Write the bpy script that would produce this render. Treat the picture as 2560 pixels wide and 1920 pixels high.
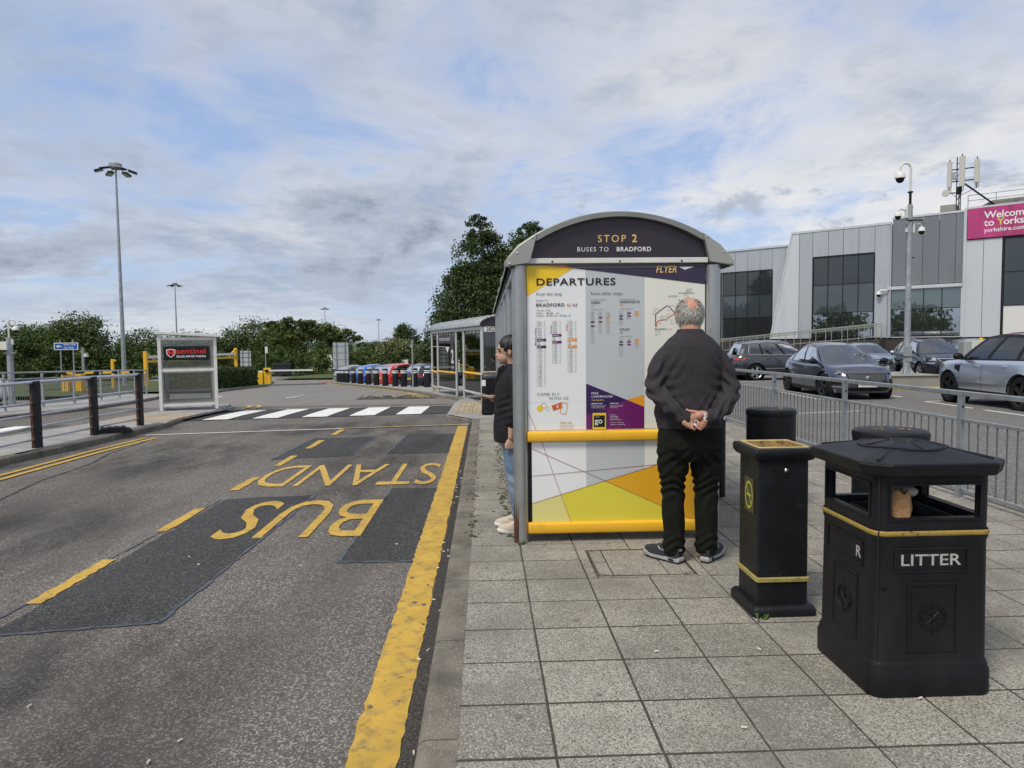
import bpy, bmesh, math, random
import numpy as np
from mathutils import Vector, Matrix, Euler
R = math.radians
PI = math.pi
for o in list(bpy.data.objects): bpy.data.objects.remove(o)
SC = bpy.context.scene
COL = SC.collection
rnd = random.Random(7)

# ------------------------------------------------------------------ camera
cam_d = bpy.data.cameras.new('camera'); cam = bpy.data.objects.new('camera', cam_d); COL.objects.link(cam)
cam_d.sensor_width = 36; cam_d.lens = 1774 / 2560 * 36; cam_d.clip_start = 0.05; cam_d.clip_end = 9000
cam.matrix_world = Matrix.Translation((0, 0, 1.5)) @ (Matrix.Rotation(-R(2.13), 4, 'Z') @ Matrix.Rotation(PI / 2 - R(3.33), 4, 'X') @ Matrix.Rotation(-0.0107, 4, 'Z'))
SC.camera = cam
SC.render.resolution_x, SC.render.resolution_y = 1024, 768
SC.render.engine = 'CYCLES'; SC.cycles.max_bounces = 6; SC.cycles.diffuse_bounces = 2; SC.cycles.glossy_bounces = 3; SC.cycles.transparent_max_bounces = 16

# ------------------------------------------------------------------ sky, sun, exposure
SUN_EL, SUN_AZ = R(54), R(222)          # azimuth clockwise from +Y; behind the viewer to the left
SC.view_settings.view_transform = 'Standard'; SC.view_settings.look = 'None'
SC.view_settings.exposure = 0.47; SC.view_settings.gamma = 1.0; SC.view_settings.use_curve_mapping = False
W = bpy.data.worlds.new('World'); SC.world = W; W.use_nodes = True
CUMX = 3.1
def build_world():
    nt = W.node_tree; N = nt.nodes; L = nt.links; N.clear()
    def nd(t, **k):
        n = N.new(t)
        for a, b in k.items(): setattr(n, a, b)
        return n
    def math_(op, a, b=None, clamp=False):
        n = nd('ShaderNodeMath', operation=op, use_clamp=clamp)
        for i, q in enumerate((a, b)):
            if q is None: continue
            if isinstance(q, (int, float)): n.inputs[i].default_value = q
            else: L.new(q, n.inputs[i])
        return n.outputs[0]
    def mrange(v, a, b, c=0., d=1., smooth=True):
        n = nd('ShaderNodeMapRange', interpolation_type='SMOOTHSTEP' if smooth else 'LINEAR')
        L.new(v, n.inputs[0])
        for i, q in enumerate((a, b, c, d)): n.inputs[i + 1].default_value = q
        return n.outputs[0]
    def mix(f, a, b):
        n = nd('ShaderNodeMix', data_type='RGBA')
        for k, q in ((0, f), (6, a), (7, b)):
            if isinstance(q, (int, float)): n.inputs[k].default_value = q
            elif isinstance(q, tuple): n.inputs[k].default_value = q
            else: L.new(q, n.inputs[k])
        return n.outputs[2]
    sky = nd('ShaderNodeTexSky', sky_type='NISHITA'); sky.sun_disc = False
    sky.sun_elevation = SUN_EL; sky.sun_rotation = SUN_AZ; sky.air_density = 1.0; sky.dust_density = 0.6; sky.ozone_density = 1.6
    tc = nd('ShaderNodeTexCoord'); sep = nd('ShaderNodeSeparateXYZ'); L.new(tc.outputs['Generated'], sep.inputs[0])
    zz = math_('ADD', math_('MAXIMUM', sep.outputs[2], 0.0), 0.16)
    u = math_('DIVIDE', sep.outputs[0], zz); v = math_('DIVIDE', sep.outputs[1], zz)
    def noise(sx, sy, ox, oy, scale, det, rough, dist=0.0, z=0.0):
        c = nd('ShaderNodeCombineXYZ')
        L.new(math_('ADD', math_('MULTIPLY', u, sx), ox), c.inputs[0]); L.new(math_('ADD', math_('MULTIPLY', v, sy), oy), c.inputs[1]); c.inputs[2].default_value = z
        n = nd('ShaderNodeTexNoise'); n.inputs['Scale'].default_value = scale; n.inputs['Detail'].default_value = det
        n.inputs['Roughness'].default_value = rough; n.inputs['Distortion'].default_value = dist
        L.new(c.outputs[0], n.inputs['Vector']); return n.outputs['Fac']
    big = noise(.62, .50, 11.3, 6.4, .72, 3, .5, .3)
    med = noise(1.0, .9, 6.1, 2.2, 1.6, 8, .60, .4)
    fine = noise(1.3, 1.2, 3.3, 9.1, 6.5, 5, .58, .25)
    cov = math_('ADD', math_('ADD', math_('MULTIPLY', big, .46), math_('MULTIPLY', med, .48)), math_('MULTIPLY', fine, .10))
    veil = math_('ADD', mrange(cov, .43, .58, 0., .84), .10)
    tk = math_('ADD', math_('ADD', math_('MULTIPLY', noise(.55, .5, 15.8, 3.9, .75, 3, .5, .3), .60), math_('MULTIPLY', med, .34)), math_('MULTIPLY', fine, .16))
    thick = mrange(tk, .48, .70)
    cloudcol = mix(thick, (.885, .86, .825, 1), (.385, .455, .575, 1))
    base = nd('ShaderNodeMix', data_type='RGBA', blend_type='MULTIPLY'); base.inputs[0].default_value = 1
    L.new(sky.outputs[0], base.inputs[6]); base.inputs[7].default_value = (.115, .115, .115, 1)
    # thin high haze so the blue is pale, then the cloud sheet
    s1 = mix(.55, base.outputs[2], (.37, .54, .95, 1))
    s2 = mix(math_('MULTIPLY', veil, .93), s1, cloudcol)
    # low cumulus: grey undersides, on rounder coordinates
    c = nd('ShaderNodeCombineXYZ'); L.new(math_('MULTIPLY', sep.outputs[0], 1.0), c.inputs[0]); L.new(sep.outputs[1], c.inputs[1]); L.new(math_('MULTIPLY', sep.outputs[2], 2.3), c.inputs[2])
    n = nd('ShaderNodeTexNoise'); n.inputs['Scale'].default_value = 4.6; n.inputs['Detail'].default_value = 9; n.inputs['Roughness'].default_value = .62; n.inputs['Distortion'].default_value = .25
    off = nd('ShaderNodeVectorMath', operation='ADD'); L.new(c.outputs[0], off.inputs[0]); off.inputs[1].default_value = (CUMX, .45, 7.2); L.new(off.outputs[0], n.inputs['Vector'])
    band = math_('MULTIPLY', mrange(sep.outputs[2], .02, .09), mrange(sep.outputs[2], .34, .16))
    cum = math_('MULTIPLY', mrange(n.outputs['Fac'], .54, .60), band)
    s3 = mix(math_('MULTIPLY', cum, .9), s2, mix(mrange(n.outputs['Fac'], .58, .74), (.46, .52, .62, 1), (.22, .27, .36, 1)))
    # horizon haze
    hz = mrange(sep.outputs[2], .0, .14, .38, 0.)
    s4 = mix(hz, s3, (.50, .60, .74, 1))
    bg = nd('ShaderNodeBackground'); L.new(s4, bg.inputs[0]); bg.inputs[1].default_value = .72
    out = nd('ShaderNodeOutputWorld'); L.new(bg.outputs[0], out.inputs[0])
build_world(); W.cycles.sampling_method = 'MANUAL'; W.cycles.sample_map_resolution = 512
sun_d = bpy.data.lights.new('sun', 'SUN'); sun_d.energy = 2.0; sun_d.angle = R(16); sun_d.color = (1, .92, .80)
sun = bpy.data.objects.new('sun', sun_d); COL.objects.link(sun)
_d = Vector((math.sin(SUN_AZ) * math.cos(SUN_EL), math.cos(SUN_AZ) * math.cos(SUN_EL), math.sin(SUN_EL)))
sun.rotation_euler = _d.to_track_quat('Z', 'Y').to_euler()

# ------------------------------------------------------------------ terrain heights (metres)
def pav(y): return float(np.interp(y, [0, 12, 17, 20, 24, 27.5, 35.6, 41, 57, 80, 120, 400], [0, 0, -.06, -.14, -.25, -.36, -.67, -.87, -1.46, -1.9, -2.4, -4]))
def carp(y): return float(np.interp(y, [0, 12, 16, 20, 60], [-.1, -.1, -.15, -.22, -.22]))

# ------------------------------------------------------------------ object helpers
def tag(o, label=None, cat=None, group=None, kind=None):
    if label: o['label'] = label
    if cat: o['category'] = cat
    if group: o['group'] = group
    if kind: o['kind'] = kind
    return o
def root(name, label, cat, loc=(0, 0, 0), rz=0., group=None):
    o = bpy.data.objects.new(name, None); COL.objects.link(o); o.empty_display_size = .1
    o.location = loc; o.rotation_euler = (0, 0, rz); return tag(o, label, cat, group)
def inst(name, me, parent=None, loc=(0, 0, 0), rot=(0, 0, 0), scale=None, mat=None):
    o = bpy.data.objects.new(name, me); COL.objects.link(o); o.parent = parent; o.location = loc; o.rotation_euler = rot
    if scale: o.scale = scale
    return o
def copy_tree(o, parent=None):
    c = o.copy(); COL.objects.link(c); c.parent = parent
    for ch in o.children:
        copy_tree(ch, c)
    return c
def mesh_np(name, V, F, mat=None, smooth=False):
    """quads or tris from numpy arrays"""
    me = bpy.data.meshes.new(name); V = np.asarray(V, np.float32); F = np.asarray(F, np.int32); k = F.shape[1]
    me.vertices.add(len(V)); me.vertices.foreach_set('co', V.ravel())
    me.loops.add(F.size); me.loops.foreach_set('vertex_index', F.ravel())
    me.polygons.add(len(F)); me.polygons.foreach_set('loop_start', np.arange(0, F.size, k, dtype=np.int32))
    try: me.polygons.foreach_set('loop_total', np.full(len(F), k, np.int32))
    except Exception: pass
    me.update(calc_edges=True)
    if smooth: me.polygons.foreach_set('use_smooth', np.ones(len(F), bool))
    if mat: me.materials.append(mat)
    return me
class MB:
    def __init__(s): s.v = []; s.f = []; s.m = []; s.mi = 0
    def add(s, vs, fs):
        b = len(s.v); s.v += [tuple(p) for p in vs]; s.f += [tuple(b + i for i in q) for q in fs]; s.m += [s.mi] * len(fs); return s
    def box(s, x0, x1, y0, y1, z0, z1, M=None):
        P = [(x, y, z) for z in (z0, z1) for y in (y0, y1) for x in (x0, x1)]
        if M is not None: P = [M @ Vector(p) for p in P]
        return s.add(P, [(0, 2, 3, 1), (4, 5, 7, 6), (0, 1, 5, 4), (2, 6, 7, 3), (0, 4, 6, 2), (1, 3, 7, 5)])
    def cham(s, x0, x1, y0, y1, z0, z1, c):           # slab with chamfered top edge
        P = [(x0, y0, z0), (x1, y0, z0), (x1, y1, z0), (x0, y1, z0), (x0, y0, z1 - c), (x1, y0, z1 - c), (x1, y1, z1 - c), (x0, y1, z1 - c),
             (x0 + c, y0 + c, z1), (x1 - c, y0 + c, z1), (x1 - c, y1 - c, z1), (x0 + c, y1 - c, z1)]
        return s.add(P, [(0, 1, 5, 4), (1, 2, 6, 5), (2, 3, 7, 6), (3, 0, 4, 7), (4, 5, 9, 8), (5, 6, 10, 9), (6, 7, 11, 10), (7, 4, 8, 11), (8, 9, 10, 11)])
    def poly(s, P): return s.add(P, [tuple(range(len(P)))])
    def prism(s, P2, fn, a, b):                          # fn(p, q, w) -> 3d point; w in (a, b)
        n = len(P2); P = [fn(p, q, a) for p, q in P2] + [fn(p, q, b) for p, q in P2]
        return s.add(P, [tuple(range(n))[::-1], tuple(range(n, 2 * n))] + [(i, (i + 1) % n, n + (i + 1) % n, n + i) for i in range(n)])
    def tube(s, pts, r, n=8, cap=True):
        pts = [Vector(p) for p in pts]; m = len(pts); rs = r if isinstance(r, (list, tuple)) else [r] * m
        up = None; V = []
        for i in range(m):
            t = (pts[min(i + 1, m - 1)] - pts[max(i - 1, 0)]).normalized()
            if up is None:
                a = Vector((0, 0, 1)) if abs(t.z) < .9 else Vector((0, 1, 0)); up = (a - t * a.dot(t)).normalized()
            else: up = (up - t * up.dot(t)).normalized()
            sd = t.cross(up)
            for k in range(n):
                an = 2 * PI * k / n; V.append(pts[i] + (up * math.cos(an) + sd * math.sin(an)) * rs[i])
        F = [(i * n + k, i * n + (k + 1) % n, (i + 1) * n + (k + 1) % n, (i + 1) * n + k) for i in range(m - 1) for k in range(n)]
        if cap: F += [tuple(range(n))[::-1], tuple(range((m - 1) * n, m * n))]
        return s.add(V, F)
    def lathe(s, prof, n=24, c=(0, 0, 0), ax='z', cap=True):
        V = []
        for r, z in prof:
            for k in range(n):
                a = 2 * PI * k / n; p = (r * math.cos(a), r * math.sin(a), z)
                if ax == 'x': p = (p[2], p[0], p[1])
                elif ax == 'y': p = (p[0], p[2], -p[1])
                V.append((p[0] + c[0], p[1] + c[1], p[2] + c[2]))
        m = len(prof); F = [(i * n + k, i * n + (k + 1) % n, (i + 1) * n + (k + 1) % n, (i + 1) * n + k) for i in range(m - 1) for k in range(n)]
        if cap: F += [tuple(range(n))[::-1], tuple(range((m - 1) * n, m * n))]
        return s.add(V, F)
    def ell(s, c, r, nu=16, nv=10, M=None):
        V = []; 
        for j in range(nv + 1):
            t = PI * j / nv
            for i in range(nu):
                a = 2 * PI * i / nu; p = Vector((r[0] * math.sin(t) * math.cos(a), r[1] * math.sin(t) * math.sin(a), r[2] * math.cos(t)))
                if M is not None: p = M @ p
                V.append((p[0] + c[0], p[1] + c[1], p[2] + c[2]))
        F = [(j * nu + i, (j + 1) * nu + i, (j + 1) * nu + (i + 1) % nu, j * nu + (i + 1) % nu) for j in range(nv) for i in range(nu)]
        return s.add(V, F)
    def mesh(s, name, mats=None, smooth=None):
        me = bpy.data.meshes.new(name); me.from_pydata(s.v, [], s.f)
        for m in (mats if isinstance(mats, (list, tuple)) else [mats] if mats else []): me.materials.append(m)
        if any(s.m): me.polygons.foreach_set('material_index', s.m)
        if smooth is not None:
            me.polygons.foreach_set('use_smooth', [True] * len(s.f)); me.set_sharp_from_angle(angle=R(smooth))
        me.update(); return me
    def build(s, name, mats=None, parent=None, smooth=None, bevel=0, seg=2, loc=(0, 0, 0), rot=(0, 0, 0)):
        o = inst(name, s.mesh(name, mats, smooth), parent, loc, rot)
        if bevel:
            b = o.modifiers.new('bevel', 'BEVEL'); b.width = bevel; b.segments = seg; b.limit_method = 'ANGLE'; b.angle_limit = R(40)
        return o
def bx(name, mat, parent, x0, x1, y0, y1, z0, z1, bevel=0):
    return MB().box(x0, x1, y0, y1, z0, z1).build(name, mat, parent, bevel=bevel)

TEXTS = []
def text(body, cap, loc, mat, parent, rot=(PI / 2, 0, 0), name='lettering', bold=0., align='LEFT', sp=1., shear=0., fit=None, line=1., th=0.):
    """flat lettering; cap = capital height in metres; fit = (width, height) stretch"""
    c = bpy.data.curves.new('text', 'FONT'); c.body = body; c.size = cap / .7; c.offset = bold * cap; c.align_x = align
    c.space_character = sp; c.shear = shear; c.space_line = line; c.resolution_u = 3; c.extrude = th; c.fill_mode = 'FRONT' if not th else 'BOTH'
    o = bpy.data.objects.new('text', c); COL.objects.link(o); TEXTS.append((o, name, loc, rot, mat, parent, fit)); return len(TEXTS) - 1
def finish_texts():
    dg = bpy.context.evaluated_depsgraph_get(); out = []
    for o, name, loc, rot, mat, parent, fit in TEXTS:
        me = bpy.data.meshes.new_from_object(o.evaluated_get(dg), depsgraph=dg); me.materials.clear(); me.materials.append(mat)
        me.polygons.foreach_set('material_index', [0] * len(me.polygons))
        if fit:
            co = np.empty(len(me.vertices) * 3, np.float32); me.vertices.foreach_get('co', co); co = co.reshape(-1, 3)
            lo, hi = co.min(0), co.max(0); co[:, :2] = (co[:, :2] - lo[:2]) / (hi[:2] - lo[:2]) * np.array(fit); me.vertices.foreach_set('co', co.ravel())
        me.name = name; out.append(inst(name, me, parent, loc, rot)); cu = o.data; bpy.data.objects.remove(o); bpy.data.curves.remove(cu)
    TEXTS.clear(); return out

# ------------------------------------------------------------------ materials
def mat(name, col, rough=.6, metal=0., var=0., vs=6., bump=0., bs=60., coords='Object', spec=.5, rnd_obj=0., dirt=None, ds=3., dth=(.5, .7), alpha=None, coat=0., speck=None, sps=90., spt=(.55, .7), stretch=None, trans=0.):
    m = bpy.data.materials.new(name); m.use_nodes = True; nt = m.node_tree; N = nt.nodes; L = nt.links
    b = N['Principled BSDF']; b.inputs['Roughness'].default_value = rough; b.inputs['Metallic'].default_value = metal; b.inputs['Specular IOR Level'].default_value = spec
    b.inputs['Base Color'].default_value = (*col, 1); b.inputs['Coat Weight'].default_value = coat; b.inputs['Coat Roughness'].default_value = .04
    if trans: b.inputs['Transmission Weight'].default_value = trans
    if alpha is not None: b.inputs['Alpha'].default_value = alpha
    if not (var or bump or rnd_obj or dirt or speck): return m
    if coords == 'World': vec = N.new('ShaderNodeNewGeometry').outputs['Position']
    else: vec = N.new('ShaderNodeTexCoord').outputs[coords]
    if stretch:
        mp = N.new('ShaderNodeMapping'); mp.inputs['Scale'].default_value = stretch; L.new(vec, mp.inputs[0]); vec = mp.outputs[0]
    def noise(sc, det=5, ro=.6):
        n = N.new('ShaderNodeTexNoise'); n.inputs['Scale'].default_value = sc; n.inputs['Detail'].default_value = det; n.inputs['Roughness'].default_value = ro; L.new(vec, n.inputs['Vector']); return n.outputs['Fac']
    def mixc(f, a, bb):
        n = N.new('ShaderNodeMix'); n.data_type = 'RGBA'; L.new(f, n.inputs[0])
        for k, q in ((6, a), (7, bb)):
            if isinstance(q, tuple): n.inputs[k].default_value = q
            else: L.new(q, n.inputs[k])
        return n.outputs[2]
    def mr(v, a, bb, c=0., d=1.):
        n = N.new('ShaderNodeMapRange'); L.new(v, n.inputs[0])
        for i, q in enumerate((a, bb, c, d)): n.inputs[i + 1].default_value = q
        return n.outputs[0]
    cur = (*col, 1)
    if var: cur = mixc(mr(noise(vs), .3, .7), tuple(c * (1 - var) for c in col) + (1,), tuple(min(1, c * (1 + var)) for c in col) + (1,))
    if rnd_obj:
        oi = N.new('ShaderNodeObjectInfo'); hs = N.new('ShaderNodeHueSaturation'); L.new(mr(oi.outputs['Random'], 0, 1, 1 - rnd_obj, 1 + rnd_obj), hs.inputs['Value'])
        if isinstance(cur, tuple): hs.inputs['Color'].default_value = cur
        else: L.new(cur, hs.inputs['Color'])
        cur = hs.outputs[0]
    if speck:
        vo = N.new('ShaderNodeTexVoronoi'); vo.inputs['Scale'].default_value = sps; L.new(vec, vo.inputs['Vector'])
        sr = N.new('ShaderNodeSeparateColor'); L.new(vo.outputs['Color'], sr.inputs[0])
        cur = mixc(mr(sr.outputs[0], spt[0], spt[1]), cur, (*speck[0], 1)); 
        if len(speck) > 1: cur = mixc(mr(sr.outputs[1], spt[0], spt[1]), cur, (*speck[1], 1))
    if dirt: cur = mixc(mr(noise(ds, 6, .65), *dth), cur, (*dirt, 1))
    if not isinstance(cur, tuple): L.new(cur, b.inputs['Base Color'])
    if bump:
        bp = N.new('ShaderNodeBump'); bp.inputs['Strength'].default_value = bump; bp.inputs['Distance'].default_value = .02; L.new(noise(bs, 4), bp.inputs['Height']); L.new(bp.outputs[0], b.inputs['Normal'])
    return m
def glass(name, tint=(.75, .8, .78), a=.25, rough=.03, spec=.6, dust=0.):
    """thin pane: mostly see-through with a mirror-like skin"""
    m = bpy.data.materials.new(name); m.use_nodes = True; nt = m.node_tree; N = nt.nodes; L = nt.links; N.clear()
    tr = N.new('ShaderNodeBsdfTransparent'); tr.inputs[0].default_value = (*tint, 1)
    gl = N.new('ShaderNodeBsdfGlossy'); gl.inputs['Roughness'].default_value = rough
    fr = N.new('ShaderNodeFresnel'); fr.inputs[0].default_value = 1.5
    ad = N.new('ShaderNodeMath'); ad.operation = 'ADD'; L.new(fr.outputs[0], ad.inputs[0]); ad.inputs[1].default_value = a * .3; ad.use_clamp = True
    mx = N.new('ShaderNodeMixShader'); L.new(ad.outputs[0], mx.inputs[0]); L.new(tr.outputs[0], mx.inputs[1]); L.new(gl.outputs[0], mx.inputs[2])
    res = mx.outputs[0]
    if dust:
        df = N.new('ShaderNodeBsdfDiffuse'); df.inputs[0].default_value = (.6, .6, .57, 1); m2 = N.new('ShaderNodeMixShader'); m2.inputs[0].default_value = dust; L.new(res, m2.inputs[1]); L.new(df.outputs[0], m2.inputs[2]); res = m2.outputs[0]
    out = N.new('ShaderNodeOutputMaterial'); L.new(res, out.inputs[0]); return m
M = {}
M['galv_shade'] = mat('shade-toned galvanised bar', (.15, .16, .17), .5, .4, .2, 9)  # infill bars darker than the rails: their shade is put into the colour
M['galv'] = mat('galvanised steel', (.36, .385, .40), .45, .55, .22, 9, .05, 40)
M['galv2'] = mat('weathered galvanised steel', (.33, .36, .38), .55, .4, .25, 5)
M['black'] = mat('black cast plastic', (.0075, .008, .010), .5, 0, .3, 8, .12, 220, spec=.28, dirt=(.018, .018, .019), ds=7, dth=(.52, .9), stretch=(1, 1, .35))
M['blackpaint'] = mat('black painted cast metal', (.0075, .0085, .011), .45, 0, .4, 7, .25, 90, dirt=(.05, .055, .06), ds=9, dth=(.62, .95), spec=.3)
M['blacksat'] = mat('satin black', (.008, .008, .009), .5, spec=.3)
M['rubber'] = mat('black rubber', (.018, .018, .018), .8, bump=.1, bs=80)
M['white'] = mat('white paint', (.78, .78, .76), .5, var=.05, vs=4, dirt=(.5, .49, .45), ds=6, dth=(.6, .8))
M['offwhite'] = mat('off white powder coat', (.66, .66, .62), .45, var=.06)
M['yellow'] = mat('yellow powder coat', (.82, .46, .025), .42, var=.07, vs=3, dirt=(.42, .25, .05), ds=9, dth=(.58, .9))
M['rust'] = mat('rust', (.075, .030, .014), .9, var=.5, vs=12, bump=.4, bs=60)
M['dark'] = mat('dark void', (.012, .012, .013), .8)
M['stain'] = mat('stainless', (.5, .5, .5), .25, .9)
M['chrome'] = mat('chrome', (.75, .76, .78), .12, 1.)
M['bark'] = mat('bark', (.10, .08, .06), .9, var=.4, vs=8, bump=.5, bs=20)
# ------------------------------------------------------------------ ground materials
def ground_mat(name, base, light, dark, sc=120., big=(.55, .7), stain=(.05, .05, .05), bump=.5, rough=.9, amt=.6):
    m = bpy.data.materials.new(name); m.use_nodes = True; nt = m.node_tree; N = nt.nodes; L = nt.links; b = N['Principled BSDF']
    b.inputs['Roughness'].default_value = rough; b.inputs['Specular IOR Level'].default_value = .3
    g = N.new('ShaderNodeNewGeometry').outputs['Position']
    def noise(s_, d=6, r=.6, st=None):
        v = g
        if st:
            mp = N.new('ShaderNodeMapping'); mp.inputs['Scale'].default_value = st; L.new(g, mp.inputs[0]); v = mp.outputs[0]
        n = N.new('ShaderNodeTexNoise'); n.inputs['Scale'].default_value = s_; n.inputs['Detail'].default_value = d; n.inputs['Roughness'].default_value = r; L.new(v, n.inputs['Vector']); return n.outputs['Fac']
    def mr(v, a, bb, c=0., d=1.):
        n = N.new('ShaderNodeMapRange'); n.clamp = True; L.new(v, n.inputs[0])
        for i, q in enumerate((a, bb, c, d)): n.inputs[i + 1].default_value = q
        return n.outputs[0]
    def mixc(f, a, bb):
        n = N.new('ShaderNodeMix'); n.data_type = 'RGBA'; L.new(f, n.inputs[0])
        for k, q in ((6, a), (7, bb)):
            if isinstance(q, tuple): n.inputs[k].default_value = (*q, 1)
            else: L.new(q, n.inputs[k])
        return n.outputs[2]
    vo = N.new('ShaderNodeTexVoronoi'); vo.inputs['Scale'].default_value = sc; L.new(g, vo.inputs['Vector'])
    sep = N.new('ShaderNodeSeparateColor'); L.new(vo.outputs['Color'], sep.inputs[0])
    c = mixc(mr(sep.outputs[0], .1, .9), dark, base); c = mixc(mr(sep.outputs[1], .66, .95), c, light)
    c = mixc(mr(noise(.55, 7, .62, (1, .45, 1)), big[0], big[1], 0, amt), c, stain)
    c = mixc(mr(noise(1.7, 5, .6), .35, .75, 0, .35), c, tuple(q * 1.25 for q in base))
    c = mixc(mr(noise(1.3, 4, .55, (1.5, .07, 1)), .50, .68, 0, .40 * amt), c, tuple(q * .55 for q in base))
    L.new(c, b.inputs['Base Color'])
    bp = N.new('ShaderNodeBump'); bp.inputs['Strength'].default_value = bump; bp.inputs['Distance'].default_value = .006; L.new(sep.outputs[2], bp.inputs['Height']); L.new(bp.outputs[0], b.inputs['Normal'])
    return m
M['asphalt'] = ground_mat('worn asphalt', (.152, .140, .126), (.38, .35, .31), (.074, .068, .061), 120, (.47, .66), (.058, .054, .050), .8, .9, .75)
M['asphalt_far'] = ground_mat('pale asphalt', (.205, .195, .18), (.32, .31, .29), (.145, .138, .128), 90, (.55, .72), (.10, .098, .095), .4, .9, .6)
M['asphalt_new'] = ground_mat('fresh asphalt patch', (.052, .053, .052), (.145, .142, .135), (.026, .027, .027), 105, (.55, .75), (.03, .03, .03), .7, .85, .5)
M['carpark'] = ground_mat('car park asphalt', (.15, .143, .134), (.32, .31, .29), (.075, .074, .073), 85, (.55, .75), (.07, .068, .066), .5, .9, .5)
M['gutter'] = ground_mat('gutter grit', (.058, .053, .047), (.15, .14, .125), (.028, .026, .024), 190, (.5, .7), (.035, .033, .03), 1., .95, .5)
M['grass'] = ground_mat('grass', (.075, .105, .03), (.15, .17, .06), (.035, .055, .018), 45, (.5, .7), (.09, .085, .04), 1., .95, .5)
M['joint'] = mat('joint dirt', (.052, .047, .037), .95, var=.4, vs=12, coords='World', dirt=(.035, .05, .012), ds=4, dth=(.6, .75))
M['paver'] = mat('exposed aggregate paver', (.275, .257, .215), .85, 0, .18, 4, .3, 160, coords='World', rnd_obj=.20, dirt=(.150, .138, .112), ds=1.3, dth=(.46, .76), speck=((.46, .435, .375), (.115, .107, .09)), sps=190, spt=(.66, .84))
M['kerb'] = mat('concrete kerb', (.175, .155, .125), .9, 0, .3, 5, .4, 90, coords='World', rnd_obj=.10, dirt=(.085, .085, .065), ds=3, dth=(.45, .7), speck=((.27, .245, .20),), sps=170, spt=(.8, .95))
M['slab'] = mat('pale paving slab', (.30, .295, .28), .9, 0, .15, 3, coords='World', rnd_obj=.10, dirt=(.2, .19, .17), ds=2, dth=(.5, .75))
M['tactile'] = mat('buff tactile slab', (.36, .29, .20), .9, 0, .15, 4, coords='World', rnd_obj=.08, dirt=(.22, .18, .13), ds=3, dth=(.5, .75))
def worn(name, col, under, sc=26., th=(.60, .70)):
    return mat(name, col, .75, 0, .16, 5, .2, 120, coords='World', dirt=under, ds=sc, dth=th, speck=((col[0] * .45, col[1] * .45, col[2] * .4),), sps=45, spt=(.992, .999))
M['yline'] = worn('worn yellow road paint', (.53, .335, .05), (.17, .13, .07), 13, (.50, .76))
M['yline2'] = worn('patchy yellow road paint', (.56, .36, .07), (.13, .11, .08), 22, (.52, .66))
M['wline'] = worn('worn white road paint', (.72, .72, .68), (.3, .29, .27), 14, (.6, .8))
M['wfaint'] = worn('faint white road paint', (.5, .5, .48), (.2, .2, .19), 14, (.5, .65))
M['yfaint'] = worn('faint yellow road paint', (.36, .26, .10), (.14, .12, .09), 14, (.48, .62))
M['redline'] = worn('red road paint', (.45, .05, .05), (.2, .08, .07))

# ------------------------------------------------------------------ big sheets
def sheet(name, xs, ys, zf, m, kind='structure', parent=None, label=None):
    V = [(x, y, zf(x, y)) for y in ys for x in xs]; n = len(xs)
    F = [(j * n + i, j * n + i + 1, (j + 1) * n + i + 1, (j + 1) * n + i) for j in range(len(ys) - 1) for i in range(n - 1)]
    mb = MB(); mb.add(V, F); o = mb.build(name, m, parent)
    if kind: o['kind'] = kind
    return o
YS = [-10, 0, 6, 12, 14, 17, 18.5, 20, 22, 24, 27.5, 31, 35.6, 41, 47, 57, 66, 80]
rdz = lambda y: pav(y) - .1
sheet('ground', [-3000, -300, -80, -30, 0, 30, 80, 300, 3000], [-300, -60, -10, 12, 20, 35.6, 57, 80, 120, 400, 3500], lambda x, y: pav(max(0, min(y, 400))) - .42 - (0 if y < 400 else 2), M['grass'])
sheet('road', [-34, -20, -10, -5, 0, 1], YS, lambda x, y: rdz(y), M['asphalt'])
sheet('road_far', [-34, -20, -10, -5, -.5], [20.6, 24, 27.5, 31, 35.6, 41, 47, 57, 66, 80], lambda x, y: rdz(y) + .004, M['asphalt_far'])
sheet('car_park', [4.62, 12, 30, 70], [-10, 0, 12, 16, 20, 40, 60, 75], lambda x, y: carp(y), M['carpark'])
sheet('car_park_left', [-14, -4, 12], [35.6, 41, 47, 57, 80], lambda x, y: pav(y) - .16, M['carpark'])
# distant hills
mb = MB(); V = []; K = 60
for i in range(K + 1):
    x = -2600 + 5200 * i / K; h = 5 + 5 * math.sin(i * .37) + 5 * math.sin(i * .93 + 1) + 10 * math.exp(-((x + 330) / 260) ** 2)
    V += [(x, 2500, -12), (x, 2560, h * .7), (x, 2760, h), (x, 3200, -12)]
F = [(i * 4 + k, (i + 1) * 4 + k, (i + 1) * 4 + k + 1, i * 4 + k + 1) for i in range(K) for k in range(3)]
mb.add(V, F); tag(mb.build('hills', mat('far woodland', (.11, .15, .14), .95, var=.35, vs=.02, coords='World'), smooth=60), kind='structure')

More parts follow.
